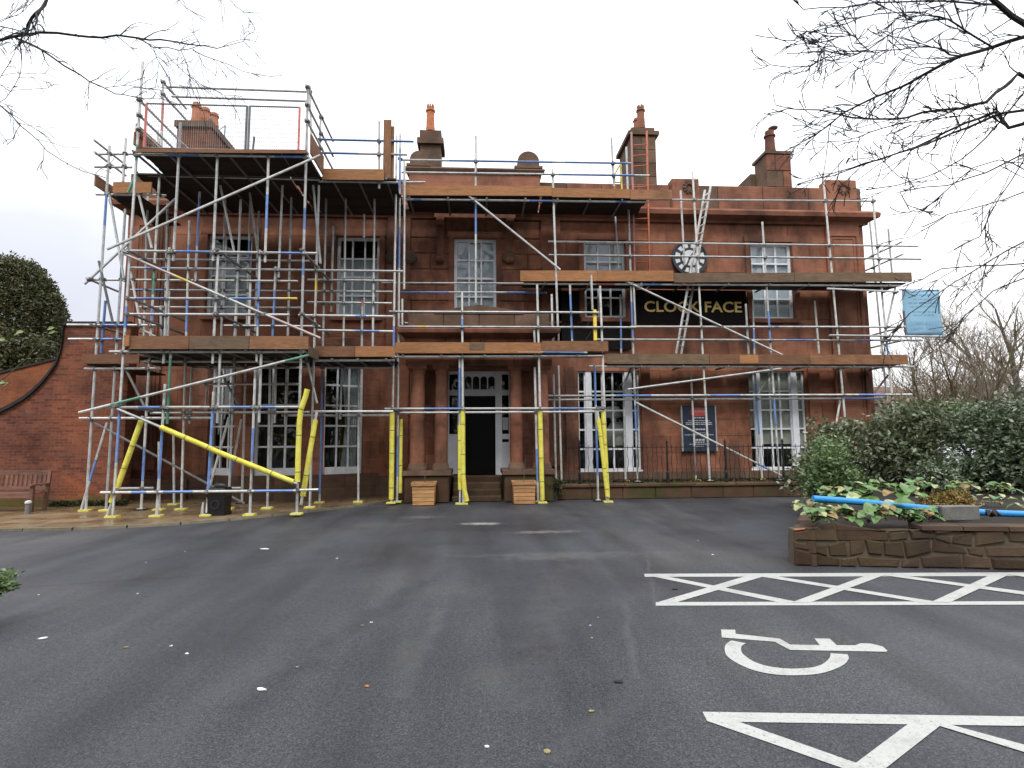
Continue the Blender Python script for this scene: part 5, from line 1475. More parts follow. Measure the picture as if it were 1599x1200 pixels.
# --- couplers where tubes cross
cb_ = MB()
cb_.box(-0.045, 0.045, -0.05, 0.05, -0.04, 0.04); cb_.box(-0.06, 0.06, -0.03, 0.03, -0.02, 0.02); cb_.tube((0.03, -0.075, 0.0), (0.03, 0.06, 0.0), 0.014, 6); cb_.tube((-0.03, -0.07, 0.02), (-0.03, 0.06, 0.02), 0.012, 6)
tmp = cb_.build('coupler', M['dgalv']); CME = tmp.data; bpy.data.objects.remove(tmp)
def closest(a0, a1, b0, b1):
    u, v, w0 = a1 - a0, b1 - b0, a0 - b0
    a, b, c, d, e = u.dot(u), u.dot(v), v.dot(v), u.dot(w0), v.dot(w0)
    D = a * c - b * b
    if D < 1e-6 * a * c: return None
    s = (b * e - c * d) / D; t_ = (a * e - b * d) / D
    if not (-0.002 <= s <= 1.002 and -0.002 <= t_ <= 1.002): return None
    p, q = a0 + u * s, b0 + v * t_
    return (p - q).length, (p + q) / 2, u.normalized()
for sc in (scL, scC, scR):
    ms_ = members[sc.name]
    n = 0
    st_ = [m for m in ms_ if m[3] in ('standard', 'brace')]
    ot_ = [m for m in ms_ if m[3] in ('ledger', 'guard_rail', 'transom')]
    for o, p0, p1, _ in st_:
        for o2, q0, q1, nm in ot_:
            if n >= 280: break
            r = closest(p0, p1, q0, q1)
            if r and r[0] < 0.14:
                share('coupler', CME, o, r[1], (rng.uniform(-0.3, 0.3), rng.uniform(-0.3, 0.3), rng.uniform(-0.4, 0.4))); n += 1

# ================================================================== ladders
def ladder(name, label, A0, A1, B0, B1, mats, rungm, step=0.27, sw=0.03, sd=0.016):
    """A and B are the two stiles from foot to top"""
    A0, A1, B0, B1 = map(Vector, (A0, A1, B0, B1))
    t = thing(name, (A0 + B0) / 2, label, 'ladder')
    ac = (B0 - A0).normalized()
    for P, Q, m in ((A0, A1, mats[0]), (B0, B1, mats[1])):
        d = (Q - P); nrm = d.normalized().cross(ac).normalized()
        MB().cbox((P + Q) / 2, d / 2, nrm * sw, ac * sd).build('stile', M[m], t)
    L_ = (A1 - A0).length; k = step
    while k < L_ - 0.1:
        MB().tube(A0.lerp(A1, k / L_), B0.lerp(B1, k / L_), 0.014, 6).build('rung', M[rungm], t); k += step
    return t
lf = W(988, 428, 16.95)
ladder('ladder', 'orange roof ladder standing against the tall stone chimney stack', W(991, 426, 16.95), W(986, 207, 16.95), W(1014, 426, 16.95), W(1010, 205, 16.95), ('pinklad', 'orange'), 'orange', 0.34, 0.035, 0.022)
ladder('ladder', 'pale aluminium ladder leaning steeply past the clock and gold lettering', W(1056, 552, 16.72), W(1101, 297, 16.72), W(1064, 553, 17.02), W(1110, 290, 17.02), ('alu', 'alu'), 'alu', 0.25, 0.03, 0.022)

# blue banner tied at the right end
Yb = RF + 0.05
bn = thing('banner', (W(1440, 525, Yb).x, Yb, W(1440, 525, Yb).z), 'sky blue advertising banner tied to scaffold at right end of house', 'banner')
q4 = [W(1408, 453, Yb), W(1465, 454.5, Yb), W(1474, 524, Yb), W(1414, 525, Yb)]
def bq(u, v):
    p = (q4[0].lerp(q4[1], u)).lerp(q4[3].lerp(q4[2], u), v)
    return Vector((p.x, p.y + 0.03 * math.sin(u * 5 + v * 3), p.z))
bb = MB()
for i in range(10):
    for j in range(10):
        bb.face([bq(i / 10, j / 10), bq((i + 1) / 10, j / 10), bq((i + 1) / 10, (j + 1) / 10), bq(i / 10, (j + 1) / 10)])
bo = bb.build('cloth', M['banner'], bn, True, True)
sol = bo.modifiers.new('thickness', 'SOLIDIFY'); sol.thickness = 0.004
hb = MB(); hb.tube(bq(0, 0) + Vector((-0.1, -0.01, 0.01)), bq(1, 0) + Vector((0.02, -0.01, 0.01)), 0.014, 6); hb.tube(bq(0, 1) + Vector((-0.02, -0.01, 0)), bq(1, 1) + Vector((0.03, -0.01, 0)), 0.014, 6)
hb.build('hem_rod', M['banner'], bn)
pt_ = MB()
for v, wf, h in ((0.1, 0.5, 0.012), (0.2, 0.4, 0.012), (0.28, 0.66, 0.022), (0.36, 0.6, 0.012), (0.48, 0.5, 0.012), (0.55, 0.5, 0.012)):
    x = 0.5 - wf / 2
    while x < 0.5 + wf / 2:
        x2 = x + rng.uniform(0.04, 0.12)
        pt_.face([bq(x, v - h) + Vector((0, -0.008, 0)), bq(x2, v - h) + Vector((0, -0.008, 0)), bq(x2, v + h) + Vector((0, -0.008, 0)), bq(x, v + h) + Vector((0, -0.008, 0))]); x = x2 + 0.03
pt_.build('print', M['bannertext'], bn)['kind'] = 'stuff'
for s, v in (('07000 621228', 0.72), ('08001 573918', 0.83)):
    c = bq(0.53, v)
    text_obj(s, 0.12, 'phone_number', 'bannertext', bn, c.x, c.y - 0.035, c.z, 0.001, (q4[2] - q4[3]).x * 0.86, 0.0, 0.085)
p0 = W(1411, 486, RF); p1 = W(1415, 527, RF)
MB().tube(p0, p1, 0.035, 6).build('clamp_post', M['dgalv'], scR)

# ================================================================== garden walls on the left
YW = 15.9
outl = [(205, 503), (102, 503), (100.5, 520), (98, 540), (91, 562), (81, 577), (69, 592), (55, 606), (39, 619), (20, 630), (0, 640), (-40, 656), (-120, 674), (-260, 690)]
top_ = [W(a, b, YW) for a, b in outl]
gw = thing('garden_wall', (W(60, 790, YW).x, YW, 0), 'old red brick garden wall with swept curved top left of house', 'wall')
poly = [(p.x, p.z - 0.1) for p in top_]
body = MB()
for a, b in zip(poly, poly[1:]):
    if abs(a[0] - b[0]) < 1e-3: continue
    body.prism([(b[0], 0.0), (a[0], 0.0), a, b], YW, YW + 0.36)
body.build('brickwork', M['brick'], gw)
cpm = MB()
for i in range(len(top_) - 1):
    a, b = top_[i], top_[i + 1]
    cpm.hexa([(a.x, YW - 0.07, a.z - 0.1), (b.x, YW - 0.07, b.z - 0.1), (b.x, YW + 0.43, b.z - 0.1), (a.x, YW + 0.43, a.z - 0.1),
              (a.x, YW - 0.07, a.z), (b.x, YW - 0.07, b.z), (b.x, YW + 0.43, b.z), (a.x, YW + 0.43, a.z)])
cpm.build('coping', M['coping'], gw)
YW2 = 19.5
a, b, c = W(-60, 600, YW2), W(0, 584, YW2), W(104, 558, YW2)
ow = thing('garden_wall', (b.x, YW2, 0), 'bright orange brick wall beyond the swept curve, under the evergreen', 'wall')
MB().prism([(a.x - 6, 0), (c.x, 0), (c.x, c.z), (b.x, b.z), (a.x, a.z), (a.x - 6, a.z)], YW2, YW2 + 0.3).build('brickwork', M['brick_orange'], ow)
MB().prism([(a.x - 6, a.z), (a.x, a.z), (b.x, b.z), (c.x, c.z), (c.x, c.z + 0.07), (b.x, b.z + 0.07), (a.x, a.z + 0.07), (a.x - 6, a.z + 0.07)], YW2 - 0.04, YW2 + 0.34).build('coping', M['coping'], ow)

# moss at the foot of the wall
def leaf_quads(pts, size, rs, up=0.35, aspect=0.5, jitter=0.35):
    """leaf-shaped quads at the points"""
    n = len(pts)
    d = rs.normal(size=(n, 3)); d[:, 2] = d[:, 2] * 0.7 + up * 0.3
    d /= np.linalg.norm(d, axis=1)[:, None] + 1e-9
    e = rs.normal(size=(n, 3)); e[:, 2] -= 0.0
    nrm = np.cross(d, e); 
    nrm /= np.linalg.norm(nrm, axis=1)[:, None] + 1e-9
    s = size * (1 + jitter * rs.uniform(-1, 1, n))[:, None]
    tip = pts + d * s; mid = pts + d * s * 0.45
    l_ = mid + nrm * s * aspect * 0.5; r_ = mid - nrm * s * aspect * 0.5
    v = np.stack([pts, l_, tip, r_], 1).reshape(-1, 3)
    q = np.arange(n * 4).reshape(n, 4)
    return v, q
ms_ = np.random.RandomState(3)
xs = ms_.uniform(W(78, 785, YW).x, W(200, 785, YW).x, 2600)
pts = np.stack([xs, YW - 0.02 - ms_.uniform(0, 0.22, 2600) ** 1.4, PZ + ms_.uniform(0, 0.14, 2600)], 1)
v, q = leaf_quads(pts, 0.05, ms_)
M['moss'] = leaf_mat('moss', (0.03, 0.05, 0.01), (0.07, 0.09, 0.02), (0.12, 0.12, 0.03))
mo = mesh_np('moss', v, q, M['moss']); tag(mo, 'green moss along the foot of the swept brick wall', 'moss', kind='stuff')

# ================================================================== bench and short post
bp = G(30, 800)
Yb0 = 14.55
bx1 = W(72, 780, 15.05).x; bx0 = bx1 - 1.75
bench = thing('garden_bench', ((bx0 + bx1) / 2, 14.85, PZ), 'weathered brown slatted wooden bench against the left brick wall', 'bench')
ya, yb = 14.6, 15.1
def bb_(name, x0, x1, y0, y1, z0, z1): return MB().box(x0, x1, y0, y1, z0, z1).build(name, M['bench'], bench)
sz = PZ + 0.42
for x in (bx0, bx1 - 0.07):
    bb_('leg', x, x + 0.07, ya, ya + 0.07, PZ, PZ + 0.62)
    MB().hexa([(x, yb - 0.07, PZ), (x + 0.07, yb - 0.07, PZ), (x + 0.07, yb, PZ), (x, yb, PZ), (x, yb + 0.06, PZ + 0.95), (x + 0.07, yb + 0.06, PZ + 0.95), (x + 0.07, yb + 0.11, PZ + 0.95), (x, yb + 0.11, PZ + 0.95)]).build('leg', M['bench'], bench)
    bb_('arm_rest', x - 0.01, x + 0.08, ya - 0.05, yb + 0.03, PZ + 0.621, PZ + 0.655)
for k in range(5):
    y = ya + 0.01 + k * 0.095
    bb_('seat_slat', bx0 + 0.005, bx1 - 0.005, y, y + 0.075, sz, sz + 0.025)
bb_('seat_rail', bx0 + 0.075, bx1 - 0.075, ya + 0.01, ya + 0.045, sz - 0.09, sz - 0.002)
def lean(z): return yb - 0.0 + (z - PZ) * 0.085
def brail(name, x0, x1, z0, z1, th=0.035):
    return MB().hexa([(x0, lean(z0), z0), (x1, lean(z0), z0), (x1, lean(z0) + th, z0), (x0, lean(z0) + th, z0), (x0, lean(z1), z1), (x1, lean(z1), z1), (x1, lean(z1) + th, z1), (x0, lean(z1) + th, z1)]).build(name, M['bench'], bench)
brail('back_rail', bx0 + 0.075, bx1 - 0.075, PZ + 0.86, PZ + 0.96); brail('back_rail', bx0 + 0.075, bx1 - 0.075, PZ + 0.50, PZ + 0.57)
n = 14
for k in range(n):
    x = bx0 + 0.12 + (bx1 - bx0 - 0.3) * k / (n - 1)
    brail('back_slat', x, x + 0.06, PZ + 0.572, PZ + 0.858, 0.02)
sp = G(43, 803, PZ)
st = thing('stub_post', (sp.x, sp.y, PZ), 'short grey pale-topped post standing in front of the bench', 'post')
MB().lathe((sp.x, sp.y, PZ), [(0.06, 0), (0.055, 0.24), (0.06, 0.245)], 12).build('post', M['concrete'], st, True)
MB().lathe((sp.x, sp.y, PZ), [(0.07, 0.246), (0.065, 0.29), (0.02, 0.31)], 12).build('cap', M['print'], st, True)

# ================================================================== black bin
bc = G(335, 806, PZ)
s_ = 0.2
bin_ = thing('square_tub', (bc.x, bc.y + s_, PZ), 'black square plastic tub standing on pavement under left scaffold', 'tub')
cy = bc.y + s_
def frus(b, h0, h1, w0, w1):
    b.hexa([(bc.x - w0, cy - w0, h0), (bc.x + w0, cy - w0, h0), (bc.x + w0, cy + w0, h0), (bc.x - w0, cy + w0, h0), (bc.x - w1, cy - w1, h1), (bc.x + w1, cy - w1, h1), (bc.x + w1, cy + w1, h1), (bc.x - w1, cy + w1, h1)])
    return b
frus(MB(), PZ, PZ + 0.07, s_, s_).build('foot', M['black_plastic'], bin_)
frus(MB(), PZ + 0.071, PZ + 0.42, s_ * 0.94, s_ * 0.98).build('body', M['black_plastic'], bin_)
frus(MB(), PZ + 0.421, PZ + 0.5, s_ * 0.98, s_ * 1.12).build('rim', M['black_plastic'], bin_)
frus(MB(), PZ + 0.501, PZ + 0.61, s_ * 1.08, s_ * 0.9).build('top', M['black_plastic'], bin_)
rg = MB()
for k in range(20):
    a0, a1 = 2 * math.pi * k / 20, 2 * math.pi * (k + 1) / 20
    f = lambda a, r, y: (bc.x + r * math.cos(a), y, PZ + 0.245 + r * math.sin(a))
    yy = cy - s_ * 0.965
    rg.hexa([f(a0, 0.07, yy - 0.015), f(a1, 0.07, yy - 0.015), f(a1, 0.07, yy + 0.01), f(a0, 0.07, yy + 0.01), f(a0, 0.105, yy - 0.015), f(a1, 0.105, yy - 0.015), f(a1, 0.105, yy + 0.01), f(a0, 0.105, yy + 0.01)])
M['ring'] = plain('dull_plastic_ring', (0.03, 0.03, 0.034), 0.5, 0.2, 9)
rg.build('round_moulding', M['ring'], bin_)
MB().path([(bc.x - 0.1, cy, PZ + 0.611), (bc.x - 0.06, cy, PZ + 0.635), (bc.x + 0.1, cy, PZ + 0.64), (bc.x + 0.14, cy, PZ + 0.611)], [0.06, 0.08, 0.07, 0.05], 8).build('rag', M['ring'], bin_, True)
bc2 = G(315, 803, PZ)
MB().hexa([(bc2.x - 0.03, bc2.y, PZ), (bc2.x + 0.03, bc2.y, PZ), (bc2.x + 0.03, bc2.y + 0.03, PZ), (bc2.x - 0.03, bc2.y + 0.03, PZ), (bc2.x, bc2.y, PZ + 0.26), (bc2.x + 0.035, bc2.y, PZ + 0.26), (bc2.x + 0.035, bc2.y + 0.03, PZ + 0.26), (bc2.x, bc2.y + 0.03, PZ + 0.26)]).build('white_strip', M['print'], bin_)

# ================================================================== slatted wooden planters at the porch
def slat_planter(px, label, twx):
    c = G(px, 786); c = W(px, 775, 15.2); cy = 15.2 + 0.27
    t = thing('slatted_planter', (c.x, cy, 0), label, 'planter')
    hh = 0.0
    n = 6
    for k in range(n):
        w_ = 0.272 + 0.004 * k + (0.022 if k == n - 1 else 0)
        z0 = 0.02 + k * 0.098
        for sgn in (-1, 1):
            MB().box(c.x - w_, c.x + w_, cy + sgn * (w_ - 0.02) - 0.018, cy + sgn * (w_ - 0.02) + 0.018, z0, z0 + 0.088).build('slat', M['planter_wood'], t)
            MB().box(c.x + sgn * (w_ - 0.02) - 0.018, c.x + sgn * (w_ - 0.02) + 0.018, cy - w_ + 0.04, cy + w_ - 0.04, z0, z0 + 0.088).build('slat', M['planter_wood'], t)
    MB().box(c.x - 0.22, c.x + 0.22, cy - 0.22, cy + 0.22, 0.02, 0.56).build('soil', M['soil'], t)
    tw = thing('bare_plant', (c.x, cy, 0.56), label.replace('slatted pine planter', 'single bare twig growing from planter'), 'plant')
    MB().path([(c.x, cy, 0.56), (c.x + twx * 0.4, cy, 0.85), (c.x + twx, cy, 1.3)], [0.012, 0.009, 0.004], 5).build('stem', M['bark_grey'], tw)
slat_planter(661, 'slatted pine planter at left of porch steps', 0.07)
slat_planter(819, 'slatted pine planter at right of porch steps', 0.08)

# ================================================================== low wall, raised bed and railing before the right wing
YL = 16.25
lx0, lx1 = W(862, 765, YL).x, W(1345, 765, YL).x
lw = thing('low_wall', ((lx0 + lx1) / 2, YL, 0), 'low mossy stone wall with iron railing before the right wing', 'wall')
x = lx0
while x < lx1 - 0.1:
    x2 = min(lx1, x + rng.uniform(0.7, 1.3))
    if lx1 - x2 < 0.4: x2 = lx1
    MB().block(x + 0.004, x2 - 0.004, YL, YL + 0.3, 0.0, 0.33, 0.02).build('wall_stone', M['stone_moss'], lw)
    x = x2
x = lx0 - 0.05
while x < lx1 - 0.1:
    x2 = min(lx1 + 0.05, x + rng.uniform(0.9, 1.4))
    if lx1 - x2 < 0.4: x2 = lx1 + 0.05
    MB().block(x + 0.004, x2 - 0.004, YL - 0.04, YL + 0.6, 0.331, LWZ - 0.005, 0.02).build('coping_stone', M['stone_moss'], lw)
    x = x2
be = MB().box(lx0 - 0.03, lx1 + 0.6, YL + 0.61, YF - 0.17, 0.0, LWZ - 0.03).build('raised_bed', M['soil']); tag(be, kind='structure')
xs = ms_.uniform(lx0, lx1, 2500); pts = np.stack([xs, YL + 0.62 + ms_.uniform(0, 0.5, 2500), LWZ - 0.03 + ms_.uniform(0, 0.05, 2500)], 1)
v, q = leaf_quads(pts, 0.09, ms_); mo = mesh_np('ground_cover', v, q, M['moss']); tag(mo, 'green weeds growing behind the iron railing', 'weeds', kind='stuff')
YR = YL + 0.12
rl = thing('iron_railing', ((lx0 + lx1) / 2, YR, LWZ), 'black wrought iron railing with wavy bars on the low wall', 'railing')
rz1 = W(1050, 698, YR).z
x0r = W(880, 700, YR).x; x1r = W(1260, 700, YR).x
bw = MB()
hgt = rz1 - LWZ + 0.06
bw.path([(0.018 * math.sin(k * 1.15) if 1 < k < 11 else 0, 0, hgt * k / 12) for k in range(13)], 0.0085, 5)
tmp = bw.build('railing_bar', M['black_iron']); BME = tmp.data; bpy.data.objects.remove(tmp)
x = x0r; k = 0
while x < x1r:
    share('railing_bar', BME, rl, (x, YR, LWZ - 0.005), (0, 0, 0 if k % 2 else math.pi)); x += 0.142; k += 1
MB().box(x0r, x1r, YR - 0.012, YR + 0.012, rz1 - 0.02, rz1).build('top_rail', M['black_iron'], rl)
MB().box(x0r, x1r, YR - 0.012, YR + 0.012, LWZ + 0.09, LWZ + 0.11).build('bottom_rail', M['black_iron'], rl)
for px in (905, 1042, 1133, 1223):
    pp = W(px, 720, YR)
    po = MB().lathe((pp.x, YR, LWZ - 0.005), [(0.05, 0), (0.05, 0.06), (0.035, 0.07), (0.03, 0.12), (0.045, 0.16), (0.045, 0.3), (0.028, 0.33), (0.026, hgt - 0.02), (0.045, hgt), (0.03, hgt + 0.03)], 10).build('railing_post', M['black_iron'], rl)
    MB().lathe((pp.x, YR, LWZ + hgt + 0.02), [(0.02, 0), (0.035, 0.05), (0.028, 0.09), (0.004, 0.15)], 10).build('finial', M['black_iron'], po)
# loose yellow sleeve on the asphalt
a, b = G(1095, 773), G(1122, 772)
ls = MB().path([a + Vector((0, 0, 0.05)), a.lerp(b, 0.6) + Vector((0, 0, 0.045)), b + Vector((0, 0, 0.06))], [0.02, 0.04, 0.055], 10).build('foam_sleeve', M['foam'], None, True)
tag(ls, 'loose yellow foam tube lying on asphalt before the low wall', 'foam tube')

# ================================================================== stone planter at the right
FL = G(1242, 884); FR = G(1720, 893)
FR = FL + (FR - FL).normalized() * 7.0
fd = (FR - FL).normalized(); fn = Vector((fd.y, -fd.x, 0))     # towards the camera
PH = W(1400, 822, FL.y + 0.02).z
pln = thing('stone_planter', (FL.x, FL.y, 0), 'dark rubble stone raised planter beside the hatched bay', 'planter')
BL = G(1262, 776, 0); BL = CAMP + (BL - CAMP) * (12.5 / BL.y); BL = Vector((W(1265, 740, 12.5).x, 12.5, 0))
BR = Vector((FR.x + 3, 13.0, 0))
ln = (FR - FL).length
def pp_(u, off, z): return FL + fd * u - fn * off + Vector((0, 0, z))
core = MB()
core.hexa([pp_(0.012, 0.012, 0), pp_(ln, 0.012, 0), pp_(ln, 0.3, 0), pp_(0.012, 0.3, 0), pp_(0.012, 0.012, PH - 0.03), pp_(ln, 0.012, PH - 0.03), pp_(ln, 0.3, PH - 0.03), pp_(0.03, 0.3, PH - 0.03)])
sd_ = (BL - FL).normalized(); sn = Vector((sd_.y, -sd_.x, 0))
ls_ = (BL - FL).length
core.build('mortar_core', M['mortar_planter'], pln)
# irregular stones laid in rough rows
rows_ = [0.0, 0.16, 0.33, 0.47, PH]
rs_ = random.Random(21)
for r in range(4):
    u = 0.0
    while u < ln - 0.05:
        w_ = rs_.choice((rs_.uniform(0.14, 0.26), rs_.uniform(0.3, 0.66)))
        if r == 3 and u < 0.2: w_ = 0.16
        u2 = min(ln, u + w_)
        g = 0.011
        j = lambda s=0.022: rs_.uniform(-s, s) * 1.6
        z0, z1 = rows_[r], rows_[r + 1]
        def bed(q_, u_): return 0.0 if q_ == 0 else (0.008 * math.sin(u_ * 9) if q_ == 4 else 0.034 * math.sin(u_ * 2.9 + q_ * 2.1) + 0.036 * math.sin(u_ * 7.1 + q_ * 1.3))
        jz = [bed(r, u), bed(r, u2), bed(r + 1, u2), bed(r + 1, u)]
        pr = rs_.uniform(0.0, 0.014)
        A = [(u + g + j(0.012), z0 + g + jz[0]), (u2 - g + j(0.012), z0 + g + jz[1]), (u2 - g + j(0.012), z1 - g + jz[2]), (u + g + j(0.012), z1 - g + jz[3])]
        b = MB(); c = (sum(a[0] for a in A) / 4, sum(a[1] for a in A) / 4)
        b.v = [tuple(pp_(a[0], 0.05, max(0, a[1]))) for a in A] + [tuple(pp_(a[0], -pr + 0.018, max(0, a[1]))) for a in A]
        I_ = [(c[0] + (a[0] - c[0]) * 0.88, c[1] + (a[1] - c[1]) * 0.82) for a in A]
        b.v += [tuple(pp_(a[0], -pr - rs_.uniform(0, 0.012), max(0, a[1]))) for a in I_]
        for k in range(4):
            k2 = (k + 1) % 4
            b.f += [(k, k2, 4 + k2, 4 + k), (4 + k, 4 + k2, 8 + k2, 8 + k)]; b.m += [0, 0]
        b.f += [(3, 2, 1, 0), (8, 9, 10, 11)]; b.m += [0, 0]
        b.build('planter_stone', M['stone'] if (r == 3 and u < 0.1) else M['stone_planter'], pln)
        u = u2
# end wall going back
for r in range(4):
    u = 0.06
    while u < ls_ - 0.1:
        u2 = min(ls_, u + rs_.uniform(0.3, 0.6))
        z0, z1 = rows_[r] + 0.008, rows_[r + 1] - 0.008
        p = [FL + sd_ * (u + 0.008), FL + sd_ * (u2 - 0.008), FL + sd_ * (u2 - 0.008) + sn * 0.25, FL + sd_ * (u + 0.008) + sn * 0.25]
        MB().hexa([x_ + Vector((0, 0, z0)) for x_ in p] + [x_ + Vector((0, 0, z1)) for x_ in p]).build('planter_stone', M['stone_planter'], pln)
        u = u2
soil = MB()
q0 = [pp_(0.1, 0.1, PH - 0.06), pp_(ln, 0.1, PH - 0.06), Vector((BR.x, BR.y, PH + 0.05)), Vector((BL.x + 0.1, BL.y, PH + 0.05))]
soil.hexa([Vector((p.x, p.y, 0.0)) for p in q0] + q0)
soil.build('soil', M['soil'], pln)
# flat capping slabs on the right part of the wall
u = 1.55
while u < ln - 0.1:
    u2 = min(ln, u + rs_.uniform(0.4, 0.6))
    MB().hexa([pp_(u + .006, -0.03, PH - 0.005), pp_(u2 - .006, -0.03, PH - 0.005), pp_(u2 - .006, 0.3, PH - 0.005), pp_(u + .006, 0.3, PH - 0.005), pp_(u + .006, -0.02, PH + 0.045), pp_(u2 - .006, -0.02, PH + 0.05), pp_(u2 - .006, 0.3, PH + 0.05), pp_(u + .006, 0.3, PH + 0.045)]).build('cap_slab', M['stone_planter'], pln)
    u = u2
# blue pipe, concrete block, dark scrap
Yp = FL.y + 0.2
pl = MB().path([W(1270, 779, Yp + 0.15), W(1340, 784, Yp + 0.1), W(1410, 791, Yp + 0.02), W(1485, 798, Yp), W(1560, 802, Yp), W(1640, 805, Yp), W(1760, 806, Yp)], 0.046, 12).build('water_pipe', M['pipe'], None, True)
tag(pl, 'bright blue plastic pipe lying across the planter leaves', 'pipe')
a = W(1473, 807, Yp - 0.12); b = W(1531, 807, Yp - 0.12); zt_ = W(1500, 791, Yp - 0.12).z
cbk = thing('concrete_block', ((a.x + b.x) / 2, Yp, PH + 0.05), 'grey concrete block weighing down the blue pipe on planter', 'block')
MB().block(a.x, b.x, Yp - 0.12, Yp - 0.052, PH + 0.052, zt_, 0.008).build('front_shell', M['concrete'], cbk)
MB().block(a.x, b.x, Yp + 0.052, Yp + 0.12, PH + 0.052, zt_ - 0.01, 0.008).build('back_shell', M['concrete'], cbk)
MB().box(a.x + 0.01, b.x - 0.01, Yp - 0.0515, Yp + 0.0515, zt_ - 0.04, zt_ - 0.004).build('web', M['concrete'], cbk)
a = W(1548, 803, Yp - 0.05)
ds_ = MB()
for k in range(7):
    an = k * 0.9
    ds_.path([a + Vector((0, 0, -0.02)), a + Vector((0.06 * math.cos(an), 0.05 * math.sin(an), 0.03)), a + Vector((0.11 * math.cos(an + .3), 0.08 * math.sin(an), -0.02))], [0.03, 0.035, 0.01], 6)
tag(ds_.build('crumpled_sack', M['black_plastic']), 'small crumpled black plastic beside the concrete block', 'plastic')

# ------------------------------------------------------------------ plants in the planter
M['deadleaf'] = plain('withered_leaf', (0.4, 0.27, 0.11), 0.8, 0.4, 14, pervar=0.3)
def broad_leaf(name, parent, p, d, up_, L_, w_, mat, rr):
    """cupped leaf on a short stalk"""
    d = d.normalized(); s_ = d.cross(up_).normalized(); n_ = s_.cross(d).normalized()
    b = MB(); N = 6
    b.path([p - d * L_ * 0.35 - n_ * L_ * 0.3, p], [0.008, 0.007], 4)
    prev = None
    for k in range(N + 1):
        t_ = k / N
        wd = w_ * math.sin(math.pi * min(0.97, t_ * 0.93 + 0.06)) ** 0.7
        c = p + d * L_ * t_ - n_ * L_ * 0.35 * t_ * t_
        cur = (c - s_ * wd + n_ * wd * 0.35, c, c + s_ * wd + n_ * wd * 0.35)
        if prev:
            b.face([prev[0], prev[1], cur[1], cur[0]]); b.face([prev[1], prev[2], cur[2], cur[1]])
        prev = cur
    return b.build(name, M[mat], parent, True)
def leafy_plant(px, py, Y, n, label, L0, spread, seed, pale=0.25):
    c = W(px, py, Y); rr = random.Random(seed)
    t = thing('broad_leaf_plant', (c.x, c.y, PH - 0.06), label, 'plant', 'broad-leaved plants in the planter')
    for k in range(n):
        a = rr.uniform(0, 2 * math.pi); e = rr.uniform(-0.3, 0.6)
        off = Vector((rr.uniform(-1, 1) * spread, rr.uniform(-0.5, 0.5) * spread, rr.uniform(-0.02, 0.1)))
        d = Vector((math.cos(a), math.sin(a) - 0.5, e))
        L_ = L0 * rr.uniform(0.45, 1.15)
        broad_leaf('leaf', t, c + off, d, Vector((rr.uniform(-.3, .3), -0.5 * rr.random(), 1)), L_, L_ * rr.uniform(0.33, 0.45), 'deadleaf' if rr.random() < 0.13 else ('bigleaf2' if rr.random() < pale else 'bigleaf'), rr)
    return t
leafy_plant(1275, 806, FL.y + 0.12, 16, 'broad green leaves at the left corner of stone planter', 0.16, 0.16, 1)
leafy_plant(1320, 806, FL.y + 0.1, 18, 'broad green leaves hanging below left half of blue pipe', 0.17, 0.18, 2, 0.15)
leafy_plant(1375, 798, FL.y + 0.15, 18, 'broad pale green leaves lapping over the middle of blue pipe', 0.2, 0.2, 3, 0.4)
leafy_plant(1425, 807, FL.y + 0.1, 16, 'broad leaves just left of the concrete block', 0.16, 0.17, 4, 0.5)
leafy_plant(1340, 775, FL.y + 0.55, 16, 'broad green leaves standing behind left half of blue pipe', 0.19, 0.25, 5, 0.15)
leafy_plant(1410, 768, FL.y + 0.9, 14, 'upright pale green leaf clump behind the blue pipe', 0.24, 0.22, 6, 0.5)
leafy_plant(1475, 782, FL.y + 1.0, 12, 'green leaves behind the russet clump by the concrete block', 0.16, 0.3, 8, 0.2)
leafy_plant(1570, 786, FL.y + 0.7, 18, 'yellow-green leaf clump at far right of planter', 0.14, 0.3, 9, 0.6)

